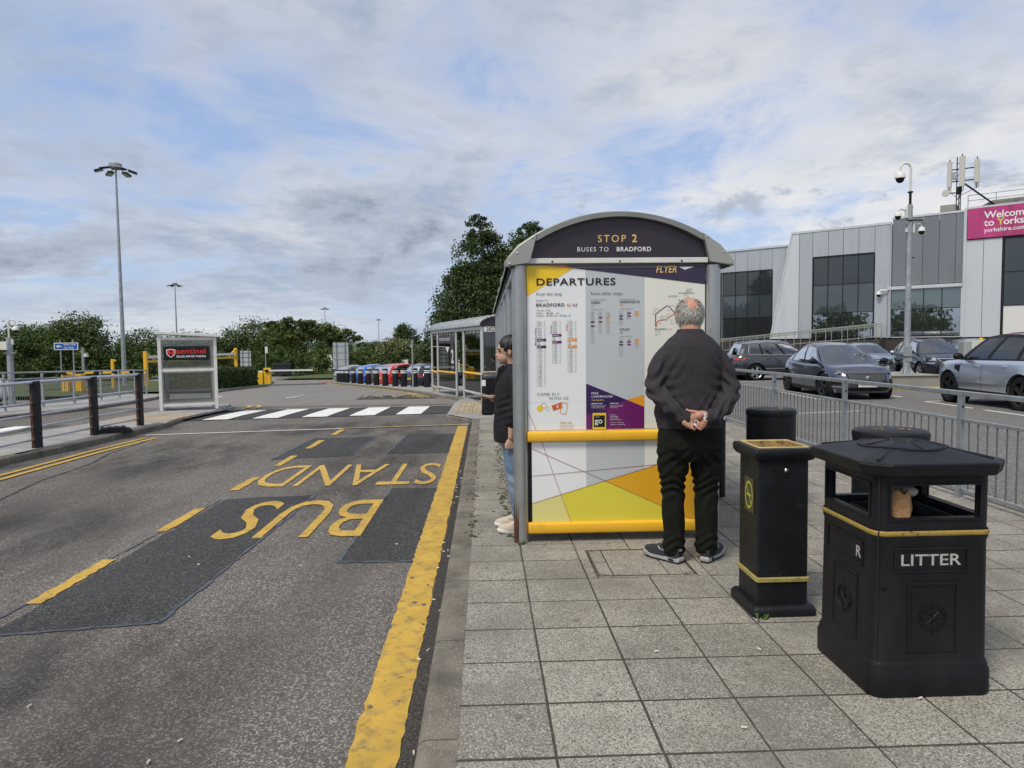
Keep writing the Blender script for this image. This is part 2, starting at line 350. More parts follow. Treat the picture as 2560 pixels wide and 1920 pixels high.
# ------------------------------------------------------------------ pavement with slabs
pave = sheet('pavement', [-.13, 2, 4.62], [-6, 0, 6, 12, 14.3], lambda x, y: pav(y) - .0025, M['joint'])
TW, TH = .395, .3875
slab_me = {}
def slab_mesh(w, h):
    k = (round(w, 3), round(h, 3))
    if k not in slab_me: slab_me[k] = MB().cham(.0035, w - .0035, 0.0065, h - .0065, -.05, 0, .004).mesh('paving_slab', M['paver'])
    return slab_me[k]
cols = [(-.13, .24)] + [(.24 + TW * i, .24 + TW * (i + 1)) for i in range(11)]
cnt = 0; rest = MB()
mh = (.62, 1.27, 4.02, 4.66)       # manhole tray takes these slabs out
y = 2.48 - TH; row = 0
while y < 14.2:
    for (x0, x1) in cols:
        fx = (x0 + x1) / 2
        vis = fx < y * .80 + .45 and y > 1.9
        if not vis: 
            rest.cham(x0 + .003, x1 - .003, y + .0065, y + TH - .0065, pav(y) - .05, pav(y), .004); continue
        if x0 > .6 and x1 < 1.45 and 4.40 < y < 4.82: continue
        if cnt < 296:
            cnt += 1
            inst('paving_slab', slab_mesh(x1 - x0, TH), pave, (x0, y, pav(y) + rnd.uniform(-.0006, .0008)), (rnd.uniform(-.002, .002), rnd.uniform(-.003, .003), rnd.uniform(-.003, .003)))
        else: rest.cham(x0 + .003, x1 - .003, y + .0065, y + TH - .0065, pav(y) - .05, pav(y) + rnd.uniform(-.002, .0015), .004)
    y += TH
for r in range(6):
    for (x0, x1) in cols: rest.cham(x0 + .003, x1 - .003, 2.48 - TH * (r + 2) + .003, 2.48 - TH * (r + 1) - .003, -.05, 0, .004)
tag(rest.build('paving_slab_field', M['paver'], pave), kind='stuff')
# inspection cover let into the pavement
mc = root('inspection_cover', 'sunken inspection cover with rusty edge and cut paving behind the standing man', 'manhole cover', (.635, 4.4175, 0))
bx('tray', M['joint'], mc, .0, .79, .0, .775, -.05, -.0032)
mb = MB()
for a in ((.07, .712, .03, .038), (.07, .712, .592, .600), (.07, .079, .038, .592), (.703, .712, .038, .592)): mb.box(*a, -.04, .0006)
mb.build('frame', mat('dull rust edge', (.075, .045, .03), .9, var=.5, vs=15), mc)
for i, (x0, x1, y0, y1) in enumerate([(.084, .17, .045, .31), (.084, .17, .318, .585), (.178, .53, .045, .31), (.178, .53, .318, .585), (.538, .698, .045, .31), (.538, .698, .318, .585), (.004, .064, .004, .37), (.004, .064, .38, .60), (.718, .786, .004, .30), (.718, .786, .31, .60), (.004, .39, .607, .77), (.398, .786, .607, .77), (.07, .40, .004, .026), (.408, .71, .004, .026)]):
    MB().cham(x0, x1, y0, y1, -.03, -.0008 + .0014 * (i % 3), .003).build('paving_slab', M['paver'], mc)
for (x, y, a) in ((.10, .56, .6), (.66, .055, .5), (.10, .06, -.5)): MB().box(-.05, .05, -.006, .006, -.01, .003, Matrix.Translation((x, y, 0)) @ Matrix.Rotation(a, 4, 'Z')).build('broken_chip', M['kerb'], mc)

# kerbs: stone by stone along a path (x, y), road on the left of travel
kerb_parent = sheet('kerb', [-.262, -.135], [-6, 0, 6, 12, 14.6], lambda x, y: pav(y) - .02, M['joint'])
def kerb_run(pts, parent, L_=.915, top=.0, w=.125, h=.24, m=None, side=1, zf=pav, batter=.03):
    pts = [Vector(p) for p in pts]; m = m or M['kerb']
    seg = [(pts[i], pts[i + 1]) for i in range(len(pts) - 1)]; tot = sum((b - a).length for a, b in seg)
    def at(s):
        for a, b in seg:
            l = (b - a).length
            if s <= l + 1e-6: return a.lerp(b, min(1, s / l))
            s -= l
        return seg[-1][1]
    n = max(1, round(tot / L_))
    for i in range(n):
        a = at(tot * i / n); b = at(tot * (i + 1) / n); d = (b - a); l = d.length; dn = d / l; nn = Vector((dn.y, -dn.x)) * side
        za, zb = zf(a.y) + top, zf(b.y) + top; g = .004
        a2, b2 = a + dn * g, b - dn * g
        prof = [(-batter, -h), (-batter * .9, -.02), (-.012, -.004), (.012, .001), (w, .001), (w, -h)]
        P = []
        for q, z in ((a2, za), (b2, zb)):
            for u, v in prof: P.append((q.x + nn.x * u, q.y + nn.y * u, z + v))
        k = len(prof); F = [tuple(range(k)), tuple(range(k, 2 * k))[::-1]] + [(i_, i_ + k, (i_ + 1) % k + k, (i_ + 1) % k) for i_ in range(k)]
        MB().add(P, F).build('kerb_stone', m, parent)
kerb_run([(-.247, -1.9), (-.247, 14.35)], kerb_parent)
sheet('gutter', [-.352, -.27], [-6, 0, 6, 12, 14.4], lambda x, y: rdz(y) + .006, M['gutter'])

# platform behind the crossing (far pavement)
farp = MB(); zf2 = lambda p, o=0: (p[0], p[1], pav(p[1]) + o)
edge = [(-.25, 14.35), (-.86, 15.6), (-.86, 19.3), (-.80, 21.6), (-1.05, 23.2), (-1.75, 24.6), (-2.15, 26.4), (-3.0, 29.7), (-4.15, 33.4), (-5.4, 37.3), (-7.3, 42.3), (-9.5, 48.4), (-11.2, 53.4), (-12.5, 57.6), (-12.6, 58.8), (-11.9, 59.6)]
inner = [(4.62, 14.35), (4.62, 15.6), (4.62, 19.3), (4.62, 21.6), (4.62, 23.2), (4.62, 24.6), (4.62, 26.4), (4.62, 29.7), (3.5, 33.4), (-3.2, 37.3), (-5.1, 42.3), (-7.3, 48.4), (-9.2, 53.4), (-10.4, 57.6), (-10.8, 58.8), (-11, 59.6)]
for i in range(len(edge) - 1):
    o = -.012 if i < 4 else 0
    farp.add([zf2(edge[i], o), zf2(inner[i], o), zf2(inner[i + 1], o), zf2(edge[i + 1], o)], [(0, 1, 2, 3)])
fpo = tag(farp.build('pavement_far', M['slab']), kind='structure')
kerb_run([(-.247, 14.35), (-.86, 15.6)], fpo, top=-.03); kerb_run([(-.86, 15.6), (-.86, 19.3)], fpo, top=-.075); kerb_run([(-.86, 19.3), (-.80, 21.6)], fpo, top=-.03)
kerb_run(edge[3:], fpo, .95)
# buff tactile slabs at the crossing
for j in range(5):
    for i in range(2):
        x0, y0 = -.72 + i * .42, 15.75 + j * .72; z = pav(y0) - .03
        t = MB().cham(x0, x0 + .41, y0, y0 + .71, z - .05, z + .028, .004); 
        for a in range(3):
            for b in range(5):
                t.box(x0 + .06 + a * .13, x0 + .10 + a * .13, y0 + .05 + b * .14, y0 + .09 + b * .14, z + .028, z + .034)
        t.build('tactile_slab', M['tactile'], fpo)
for j in range(9):
    for i in range(3):
        x0, y0 = .14 + i * .6, 14.5 + j * .6; MB().cham(x0, x0 + .594, y0, y0 + .594, pav(y0) - .05, pav(y0) + .004 - .002 * (i % 2), .004).build('paving_slab', M['slab'], fpo)

# ------------------------------------------------------------------ road markings (thin sheets on the road)
def strip(name, pts, m, up=.008, parent=None):
    mb = MB(); mb.poly([(x, y, rdz(y) + up) for x, y in pts]); return tag(mb.build(name, m, parent), kind='structure')
def ragged(x0, x1, y0, y1, step=.06, j=.008):
    n = max(2, int((y1 - y0) / step)); L_ = []; R_ = []
    for i in range(n + 1):
        y_ = y0 + (y1 - y0) * i / n; L_.append((x0 + rnd.uniform(-j, j), y_)); R_.append((x1 + rnd.uniform(-j, j), y_))
    mb = MB()
    for i in range(n):
        q = [L_[i], R_[i], R_[i + 1], L_[i + 1]]; mb.poly([(x, y_, rdz(y_) + .0075) for x, y_ in q])
    return mb
tag(ragged(-.552, -.357, -1, 13.85).build('yellow_edge_line', M['yline']), kind='structure')
for (y0, y1) in ((2.6, 3.5), (4.45, 5.36), (6.15, 7.0), (7.86, 8.63), (9.4, 10.28), (10.98, 11.9), (12.65, 13.52)):
    tag(ragged(-2.89 + (y0 - 4.4) * .014, -2.79 + (y0 - 4.4) * .014, y0, y1).build('yellow_dash', M['yline']), kind='structure')
strip('white_line', [(-6.18, 13.0), (-.34, 14.1), (-.34, 14.17), (-6.18, 13.08)], M['wline'], .012)
strip('yellow_end_line', [(-2.75, 13.62), (-.5, 14.02), (-.5, 14.09), (-2.75, 13.69)], M['yline2'], .016)
for dx in (0, .19):
    pts = [(-6.1 + dx, 4.), (-6.13 + dx, 9), (-6.10 + dx, 11), (-6.02 + dx, 12.6)]
    mb = MB()
    for i in range(3): mb.poly([(p[0] + e, p[1], rdz(p[1]) + .012) for p, e in ((pts[i], 0), (pts[i], .085), (pts[i + 1], .085), (pts[i + 1], 0))])
    tag(mb.build('yellow_kerb_line', M['yline']), kind='structure')
text('STAND', 1, (-.60, 9.43, rdz(9) + .0085), M['yline2'], None, (0, 0, PI), 'road_lettering', bold=-.004, fit=(2.12, 1.42))
text('BUS', 1, (-1.06, 7.27, rdz(6) + .0085), M['yline'], None, (0, 0, PI), 'road_lettering', bold=.0, fit=(1.28, 1.42))
# tarmac patches
def qsheet(name, P, m, up, j=0.):
    A, B, C_, D = [Vector(p) for p in P]; nx = max(2, int((B - A).length / .15)) if j else 2; ny = max(2, int((D - A).length / .15)); V = []
    for k in range(ny + 1):
        for i in range(nx + 1):
            p = A.lerp(B, i / nx).lerp(D.lerp(C_, i / nx), k / ny)
            if j and (i in (0, nx) or k in (0, ny)): p = p + Vector((rnd.uniform(-j, j), rnd.uniform(-j, j)))
            V.append((p.x, p.y, rdz(p.y) + up))
    mb = MB(); mb.add(V, [(k * (nx + 1) + i, k * (nx + 1) + i + 1, (k + 1) * (nx + 1) + i + 1, (k + 1) * (nx + 1) + i) for k in range(ny) for i in range(nx)]); return tag(mb.build(name, M[m] if isinstance(m, str) else m), kind='structure')
def patch(pts, up=.004, m='asphalt_new', j=.014): return qsheet('asphalt_patch', pts, m, up, j)
patch([(-2.80, 3.95), (-1.90, 4.10), (-1.83, 7.55), (-2.72, 7.42)])
patch([(-1.10, 5.17), (-.40, 5.16), (-.40, 7.82), (-1.06, 7.83)])
patch([(-3.02, 9.95), (-1.95, 10.2), (-1.9, 12.35), (-2.95, 12.2)]); patch([(-1.45, 10.3), (-.40, 10.35), (-.40, 12.6), (-1.4, 12.6)])
seal = mat('bitumen seal', (.05, .055, .065), .35, var=.4, vs=20, coords='World')
def seam(pts, w=.035, up=.0065, m=seal):
    mb = MB(); fine_ = []
    for a, b in zip(pts, pts[1:]):
        k = max(1, int(math.hypot(b[0] - a[0], b[1] - a[1]) / .09)); fine_ += [(a[0] + (b[0] - a[0]) * i / k + rnd.uniform(-.009, .009), a[1] + (b[1] - a[1]) * i / k + rnd.uniform(-.009, .009)) for i in range(k)]
    w0 = w
    for a, b in zip(fine_, fine_[1:] + pts[-1:]):
        w = w0 * rnd.uniform(.25, 1.1); d = Vector((b[0] - a[0], b[1] - a[1])).normalized() * w / 2; n_ = (-d.y, d.x)
        mb.poly([(a[0] - n_[0], a[1] - n_[1], rdz(a[1]) + up), (b[0] - n_[0], b[1] - n_[1], rdz(b[1]) + up), (b[0] + n_[0], b[1] + n_[1], rdz(b[1]) + up), (a[0] + n_[0], a[1] + n_[1], rdz(a[1]) + up)])
    return tag(mb.build('asphalt_seam', m), kind='structure')
seam([(-2.80, 3.95), (-1.90, 4.10), (-1.83, 7.55)]); seam([(-1.83, 7.55), (-2.72, 7.42)], .02); seam([(-1.06, 7.83), (-1.10, 5.17), (-.56, 5.16)]); seam([(-2.9, 4.2), (-2.76, 7.4)], .03)
seam([(-3.02, 9.95), (-2.95, 12.2), (-1.9, 12.35)], .03); seam([(-1.9, 12.35), (-1.95, 10.2)], .02); seam([(-1.4, 12.6), (-1.45, 10.3)], .025)
crack = [(-3.9 - .21 * i + rnd.uniform(-.03, .03), 4.6 + .62 * i) for i in range(13)]; seam([(-4.9, 6.2)] + [(-5.1 - .08 * i + .05 * math.sin(i * 1.7), 7 + .6 * i) for i in range(10)], .045, .003, M['gutter'])
# oil and tyre grime soaked into the bus bay and the running lane
def grime_mat():
    m = bpy.data.materials.new('oil grime'); m.use_nodes = True; nt = m.node_tree; N = nt.nodes; L = nt.links; p = N['Principled BSDF']; p.inputs['Base Color'].default_value = (.034, .030, .027, 1); p.inputs['Roughness'].default_value = .7
    g = N.new('ShaderNodeNewGeometry'); mp = N.new('ShaderNodeMapping'); mp.inputs['Scale'].default_value = (1.5, .55, 1); L.new(g.outputs['Position'], mp.inputs[0]); n = N.new('ShaderNodeTexNoise'); n.inputs['Scale'].default_value = 1.25; n.inputs['Detail'].default_value = 8; n.inputs['Roughness'].default_value = .68; L.new(mp.outputs[0], n.inputs['Vector'])
    tc = N.new('ShaderNodeTexCoord'); sp = N.new('ShaderNodeSeparateXYZ'); L.new(tc.outputs['Generated'], sp.inputs[0]); prev = None
    for ax_ in (0, 1):       # ragged fade towards the edge of the spill
        a = N.new('ShaderNodeMath'); a.operation = 'SUBTRACT'; L.new(sp.outputs[ax_], a.inputs[0]); a.inputs[1].default_value = .5; b = N.new('ShaderNodeMath'); b.operation = 'ABSOLUTE'; L.new(a.outputs[0], b.inputs[0]); c = N.new('ShaderNodeMapRange'); L.new(b.outputs[0], c.inputs[0]); c.inputs[1].default_value = .5; c.inputs[2].default_value = .22
        if prev is None: prev = c.outputs[0]
        else: q = N.new('ShaderNodeMath'); q.operation = 'MULTIPLY'; L.new(prev, q.inputs[0]); L.new(c.outputs[0], q.inputs[1]); prev = q.outputs[0]
    r = N.new('ShaderNodeMapRange'); L.new(n.outputs['Fac'], r.inputs[0]); r.inputs[1].default_value = .40; r.inputs[2].default_value = .66; r.inputs[4].default_value = .52; q = N.new('ShaderNodeMath'); q.operation = 'MULTIPLY'; L.new(prev, q.inputs[0]); L.new(r.outputs[0], q.inputs[1]); L.new(q.outputs[0], p.inputs['Alpha']); return m
M['grime'] = grime_mat()
for P_ in ([(-2.2, 4.6), (-.75, 4.6), (-.45, 14.6), (-2.3, 14.4)], [(-5.9, 8.2), (-3.2, 8.2), (-3.2, 12.6), (-5.9, 12.6)], [(-3.6, 1.8), (-.9, 1.8), (-.9, 4.6), (-3.6, 4.6)], [(-5.2, 3.4), (-3.0, 3.4), (-3.0, 7.6), (-5.2, 7.6)], [(-5.2, 12.2), (-.5, 12.8), (-.5, 15.2), (-5.2, 14.6)]): qsheet('oil_stain', P_, 'grime', .0058)
# zebra crossing
zx = lambda t, f: None
patch([(-6.9, 15.7), (-.9, 16.75), (-.88, 19.6), (-6.9, 18.9)], .010)
for i in range(5):
    x0 = -6.28 + i * 1.045; yf = lambda x: 15.85 + (x + 6.28) * .165; yb = lambda x: 18.78 + (x + 6.28) * .13
    w = .53 + .012 * i
    qsheet('zebra_stripe', [(x0, yf(x0)), (x0 + w, yf(x0 + w)), (x0 + w, yb(x0 + w)), (x0, yb(x0))], M['wline'], .016)
qsheet('white_line', [(-6.9, 19.0), (-.9, 19.72), (-.9, 19.80), (-6.9, 19.08)], M['wfaint'], .014)
# second crossing arm on the left road
patch([(-10.9, 12.6), (-7.9, 13.1), (-7.9, 15.3), (-10.9, 15.0)], .010)
for i in range(3):
    x0 = -10.8 + i * 1.05; qsheet('zebra_stripe', [(x0, 12.7 + i * .17), (x0 + .55, 12.8 + i * .17), (x0 + .55, 15.0 + i * .05), (x0, 14.95 + i * .05)], M['wline'], .016)
# arrow, distant lettering and lines
strip('lane_arrow', [(-7.16, 26.3), (-7.14, 27.9), (-7.0, 27.9), (-7.0, 26.3), (-6.78, 26.4), (-7.08, 25.4), (-7.38, 26.4)], M['wfaint'], .014)
patch([(-4.3, 23.6), (-1.6, 23.9), (-2.4, 27.0), (-4.6, 26.6)], .008)
text('TAXI', 1, (-2.35, 26.3, rdz(25) + .014), M['yfaint'], None, (0, 0, PI), 'road_lettering', bold=.01, fit=(2.0, 1.3))
for dd in (0.16, .36):
    mb = MB(); e = edge[5:]
    for i in range(len(e) - 1):
        q = []
        for (p, o) in ((e[i], dd), (e[i], dd + .09), (e[i + 1], dd + .09), (e[i + 1], dd)): q.append((p[0] - o, p[1] - o * .25, rdz(p[1]) + .016))
        mb.poly(q)
    tag(mb.build('yellow_kerb_line', M['yline2']), kind='structure')
strip('speed_table', [(-16.3, 47.5), (-11.5, 51.5), (-12.6, 56.5), (-17, 53)], M['asphalt_new'], .012)
strip('red_line', [(-16.0, 46.8), (-15.2, 47.3), (-15.8, 49.5), (-16.4, 49)], M['redline'], .018); strip('red_line', [(-13.1, 56.4), (-12.85, 56.4), (-12.9, 58.8), (-13.2, 58.8)], M['redline'], .018)
for i in range(6): strip('white_dash', [(-15.6 + i * .72, 48.3 + i * .6), (-15.2 + i * .72, 48.63 + i * .6), (-15.25 + i * .72, 48.85 + i * .6), (-15.65 + i * .72, 48.5 + i * .6)], M['wline'], .018)
for (x, y_) in ((-10.5, 24.2), (-10.2, 27.0)): strip('white_dash', [(x, y_), (x + .12, y_), (x - .1, y_ + 1.3), (x - .22, y_ + 1.3)], M['wline'], .014)
for (x, y_) in ((-6.62, 17.6), (-6.35, 17.7)): strip('yellow_kerb_line', [(x, 19.2), (x + .1, 19.2), (x + .02, 20.3), (x - .35, 21.2), (x - .45, 21.1), (x - .08, 20.2)], M['yline2'], .016)
# car park bay lines
def bay(pts, w=.09):
    mb = MB()
    for a, b in zip(pts, pts[1:]):
        d = Vector((b[0] - a[0], b[1] - a[1])).normalized() * w / 2; n_ = (-d.y, d.x)
        mb.poly([(p[0] + sg * n_[0], p[1] + sg * n_[1], carp(p[1]) + .006) for p, sg in ((a, -1), (b, -1), (b, 1), (a, 1))])
    tag(mb.build('bay_line', M['wline']), kind='structure')
bay([(11.05, 13.2), (11.75, 18.5), (13.2, 18.9)]); bay([(9.75, 23.9), (9.55, 19.95), (12.3, 20.5), (11.9, 24.6)]); bay([(9.9, 28.5), (13.4, 30.2), (13.0, 34)]); bay([(5.8, 15.2), (8.6, 15.9)], .07); bay([(6.6, 14.8), (6.9, 16.0)], .07)
# ------------------------------------------------------------------ near bus shelter
def rsq(hx, hy, r, n=4):
    P = []
    for cx, cy, a0 in ((hx - r, hy - r, 0), (-hx + r, hy - r, 90), (-hx + r, -hy + r, 180), (hx - r, -hy + r, 270)):
        for i in range(n + 1):
            a = R(a0 + 90 * i / n); P.append((cx + r * math.cos(a), cy + r * math.sin(a)))
    return P
def loft(mb, loops, cap=True):
    n = len(loops[0]); V = [p for l in loops for p in l]; m = len(loops)
    F = [(i * n + k, i * n + (k + 1) % n, (i + 1) * n + (k + 1) % n, (i + 1) * n + k) for i in range(m - 1) for k in range(n)]
    if cap: F += [tuple(range(n))[::-1], tuple(range((m - 1) * n, m * n))]
    return mb.add(V, F)
M['post'] = mat('dull aluminium post', (.42, .44, .44), .38, .75, .14, 5, .04, 30, dirt=(.26, .27, .26), ds=10, dth=(.62, .85))
M['fascia'] = mat('aubergine fascia', (.030, .021, .032), .35, var=.1)
M['roofgrey'] = mat('grey roof sheet', (.23, .24, .23), .45, .2, .15, 3, dirt=(.13, .14, .11), ds=4, dth=(.55, .8))
M['gusset'] = mat('warm grey gusset', (.30, .31, .295), .5, var=.08, vs=3)
flat = lambda n, c, r=.35: mat(n, c, r, var=.035, vs=2)
M['p_white'] = flat('poster white', (.78, .80, .81)); M['p_grey'] = flat('poster grey', (.50, .53, .55)); M['p_cream'] = flat('poster cream', (.75, .755, .68))
M['p_yel'] = flat('poster yellow', (.84, .56, .02)); M['p_ora'] = flat('poster orange', (.80, .33, .02)); M['p_red'] = flat('poster red', (.62, .10, .02)); M['p_navy'] = flat('poster navy', (.038, .026, .062))
M['p_pur'] = flat('poster purple', (.145, .012, .125)); M['p_vio'] = flat('poster violet', (.03, .01, .085)); M['p_mus'] = flat('poster mustard', (.70, .62, .06)); M['p_pale'] = flat('poster pale yellow', (.70, .66, .24)); M['p_amb'] = flat('poster amber', (.72, .38, .02))
M['p_blk'] = flat('poster black', (.008, .008, .009)); M['p_line'] = flat('poster hairline', (.33, .09, .08)); M['p_txt'] = flat('poster grey ink', (.10, .10, .105)); M['p_gold'] = flat('poster gold ink', (.58, .36, .05)); M['p_mar'] = flat('poster maroon', (.18, .015, .04))
M['t_white'] = flat('white vinyl', (.80, .80, .80)); M['t_peach'] = flat('peach vinyl', (.85, .55, .18))
M['pane'] = glass('shelter glazing', (.92, .95, .94), .10)
SHX, SHY = 1.0, 5.27
sh = root('bus_shelter', 'near bus shelter with departures poster end panel and dark arched STOP 2 fascia', 'bus shelter', (SHX, SHY, 0))
lx = lambda X: X - SHX
for X in (.255, 1.705):
    p = MB().lathe([(.054, 0), (.054, 2.062)], 28).build('post', M['post'], sh, smooth=40, loc=(lx(X), 0, 0))
    if X < 1:
        mb = MB(); n = 14; zt = [.30 + .16 * math.sin(i * 1.9) * (i % 3) / 2 + (.06 if i < 8 else -.05) for i in range(n + 1)]
        for i in range(n):
            a0, a1 = R(150 + i * 7), R(150 + (i + 1) * 7)
            mb.add([(.0553 * math.cos(a0), .0553 * math.sin(a0), 0), (.0553 * math.cos(a1), .0553 * math.sin(a1), 0), (.0553 * math.cos(a1), .0553 * math.sin(a1), max(.03, zt[i + 1] * .8)), (.0553 * math.cos(a0), .0553 * math.sin(a0), max(.03, zt[i] * .8))], [(0, 1, 2, 3)])
        mb.build('rust_patch', M['rust'], p)
for k in range(1, 7):
    for X in (.235, 1.725): MB().lathe([(.038, 0), (.038, 2.05)], 14).build('post', M['post'], sh, smooth=40, loc=(lx(X), 1.37 * k, 0))
for k in range(6):
    for X in (.235, 1.725):
        y0, y1 = 1.37 * k + .06, 1.37 * (k + 1) - .06
        if k == 2 and X < 1: continue
        bx('glass_panel', M['pane'], sh, lx(X) - .004, lx(X) + .004, y0, y1, .2, 1.98)
        MB().tube([(lx(X), y0, .17), (lx(X), y1, .17)], .025, 8).build('side_rail', M['post'], sh, smooth=40)
for X in (.235, 1.725): bx('eave_beam', M['post'], sh, lx(X) - .03, lx(X) + .03, .03, 8.24, 2.00, 2.065)
bx('bench', M['offwhite'], sh, lx(1.35), lx(1.66), 1.6, 6.8, .44, .48, .01)
# end panel
bx('panel_board', M['offwhite'], sh, lx(.311), lx(1.645), 0, .03, .80, 2.066)
bx('panel_board', M['offwhite'], sh, lx(.338), lx(1.622), 0, .025, .10, .80)
for a, b in ((.312, .337), (1.623, 1.648)): bx('panel_edge', M['blacksat'], sh, lx(a), lx(b), -.004, .03, .12, .79)
for z0, z1 in ((.757, .837), (.062, .150)):
    zc, h = (z0 + z1) / 2, (z1 - z0) / 2; prof = [(.028, -h), (-.02, -h), (-.038, -h * .72), (-.047, 0), (-.038, h * .72), (-.02, h), (.028, h)]
    MB().prism(prof, lambda p, q, w: (w, p, zc + q), lx(.307), lx(1.652)).build('yellow_rail', M['yellow'], sh, smooth=35)
st = bx('white_strip', M['offwhite'], sh, lx(.330), lx(1.658), -.028, .02, 2.079, 2.117, .003)
for X in (.50, 1.0, 1.46): MB().lathe([(.0065, 0), (.0065, -.006), (.003, -.009)], 10, ax='y').build('bolt', M['blacksat'], st, loc=(lx(X), -.028, 2.092))
# arch
RA = 1.243
def arch_z(dx, top=2.448): return top - (RA - math.sqrt(max(0, RA * RA - dx * dx)))
mb = MB(); P = [(lx(.338), 2.118), (lx(1.650), 2.118), (lx(1.612), arch_z(.612, 2.425))]
for i in range(1, 24): dx = .612 - 1.224 * i / 24; P.append((dx, arch_z(dx, 2.418)))
P.append((lx(.388), arch_z(.612, 2.425)))
fa = mb.prism(P, lambda p, q, w: (p, w, q), -.012, .015).build('fascia', M['fascia'], sh)
outer = [(-.842, 2.052), (-.838, 2.09), (-.808, 2.128), (-.74, 2.205)] + [(-.612 + 1.224 * i / 24, arch_z(-.612 + 1.224 * i / 24)) for i in range(25)] + [(.74, 2.205), (.808, 2.128), (.838, 2.09), (.842, 2.052)]
inn = [(x * .965 + .0, z - .034 if abs(x) < .7 else z - .008) for x, z in outer]
loop2 = outer + inn[::-1]
mb = MB(); n = len(outer)
for (ya, yb) in ((-.06, 8.3),):
    for i in range(n - 1):
        a, b, c, d = outer[i], outer[i + 1], inn[i + 1], inn[i]
        mb.add([(a[0], ya, a[1]), (b[0], ya, b[1]), (b[0], yb, b[1]), (a[0], yb, a[1])], [(0, 3, 2, 1)]); mb.add([(d[0], ya, d[1]), (c[0], ya, c[1]), (c[0], yb, c[1]), (d[0], yb, d[1])], [(0, 1, 2, 3)])
        mb.add([(a[0], ya, a[1]), (b[0], ya, b[1]), (c[0], ya, c[1]), (d[0], ya, d[1])], [(0, 1, 2, 3)]); mb.add([(a[0], yb, a[1]), (b[0], yb, b[1]), (c[0], yb, c[1]), (d[0], yb, d[1])], [(3, 2, 1, 0)])
rf = mb.build('roof', M['roofgrey'], sh, smooth=30)
for k in range(7):
    yk = .02 + 1.37 * k; mb = MB(); mb.tube([(x * 1.004, yk, z + .006) for x, z in outer], .011, 6); mb.build('roof_rib', M['roofgrey'], rf, smooth=50)
for sgn in (-1, 1):
    G_ = [(-.610, 2.293), (-.668, 2.080), (-.842, 2.054), (-.838, 2.09), (-.808, 2.128), (-.74, 2.205)]
    g = MB().prism([(sgn * x, z) for x, z in G_], lambda p, q, w: (p, w, q), -.068, -.02).build('gusset', M['gusset'], sh, bevel=.004)
    for X, Z in ((-.645, 2.262), (-.76, 2.15), (-.815, 2.075)): MB().lathe([(.007, 0), (.007, -.003), (.003, -.005)], 8, ax='y').build('bolt', M['post'], g, loc=(sgn * X, -.068, Z))
text('STOP', .052, (lx(.838), -.0135, 2.234), M['t_peach'], fa, sp=1.3, bold=-.004); text('2', .056, (lx(1.092), -.0135, 2.233), M['t_peach'], fa, bold=.02)
text('BUSES TO', .032, (lx(.685), -.0135, 2.166), M['t_white'], fa, sp=1.22, bold=-.003); text('BRADFORD', .032, (lx(.978), -.0135, 2.166), M['t_white'], fa, sp=1.13, bold=.024)
# poster: printed fields laid on one another
po = bx('poster', M['p_white'], sh, lx(.312), lx(1.643), -.003, -.0002, .845, 2.064)
pl = bx('lower_poster', M['p_white'], sh, lx(.339), lx(1.622), -.003, -.0002, .150, .757)
def field(P, m, parent, lay, name='printed_field'): return MB().poly([(lx(x), -.003 - .0008 * lay, z) for x, z in P]).build(name, M[m], parent)
field([(.749, .847), (1.19, .847), (1.19, 2.064), (.749, 2.064)], 'p_grey', po, 1); field([(1.19, .847), (1.643, .847), (1.643, 2.064), (1.19, 2.064)], 'p_cream', po, 1)
field([(.312, 2.064), (.312, 1.841), (.691, 2.064)], 'p_yel', po, 2); field([(.46, 2.0635), (.652, 2.042), (.69, 2.0635)], 'p_red', po, 3); field([(.600, 2.0645), (.66, 2.045), (1.643, 1.921), (1.643, 2.0645)], 'p_navy', po, 4)
field([(.749, 1.190), (.749, .846), (1.187, .846), (1.187, 1.009)], 'p_pur', po, 2); field([(.749, 1.189), (.749, .952), (1.0, 1.045), (1.053, 1.063)], 'p_vio', po, 3); field([(1.187, 1.098), (1.053, 1.066), (1.187, 1.009)], 'p_ora', po, 3)
field([(.312, 2.052), (.312, 2.0505), (1.40, 2.0505), (1.40, 2.052)], 't_white', po, 5)
def ln(parent, a, b, w=.0016, m='p_line', lay=4):
    d = Vector((b[0] - a[0], b[1] - a[1])).normalized() * w; nx, nz = -d.y, d.x
    field([(a[0] - nx, a[1] - nz), (b[0] - nx, b[1] - nz), (b[0] + nx, b[1] + nz), (a[0] + nx, a[1] + nz)], m, parent, lay, 'printed_line')
ln(po, (.314, .985), (.372, .847))
field([(.749, .152), (1.19, .152), (1.19, .757), (.749, .757)], 'p_grey', pl, 1); field([(1.19, .152), (1.622, .152), (1.622, .757), (1.19, .757)], 'p_cream', pl, 1)
field([(.339, .291), (.339, .151), (.628, .151), (.563, .357)], 'p_pale', pl, 2); field([(.563, .357), (.628, .151), (1.545, .151), (.888, .452)], 'p_mus', pl, 2); field([(.888, .452), (1.545, .151), (1.622, .151), (1.622, .67)], 'p_amb', pl, 2)
for a, b in (((.339, .707), (1.545, .152)), ((.339, .499), (1.622, .598)), ((.413, .757), (.628, .152)), ((.339, .291), (1.622, .67))): ln(pl, a, b)
T_ = lambda s_, cap, x, z, m='p_blk', **k: text(s_, cap, (lx(x), -.0072, z), M[m], po, **k)
T_('DEPARTURES', .052, .385, 1.919, bold=.022, sp=1.10, fit=(.587, .053))
T_('from this stop', .024, .382, 1.837, 'p_txt', bold=-.012, fit=(.19, .034)); T_('from other stops', .024, .789, 1.838, 'p_txt', bold=-.012, fit=(.235, .034))
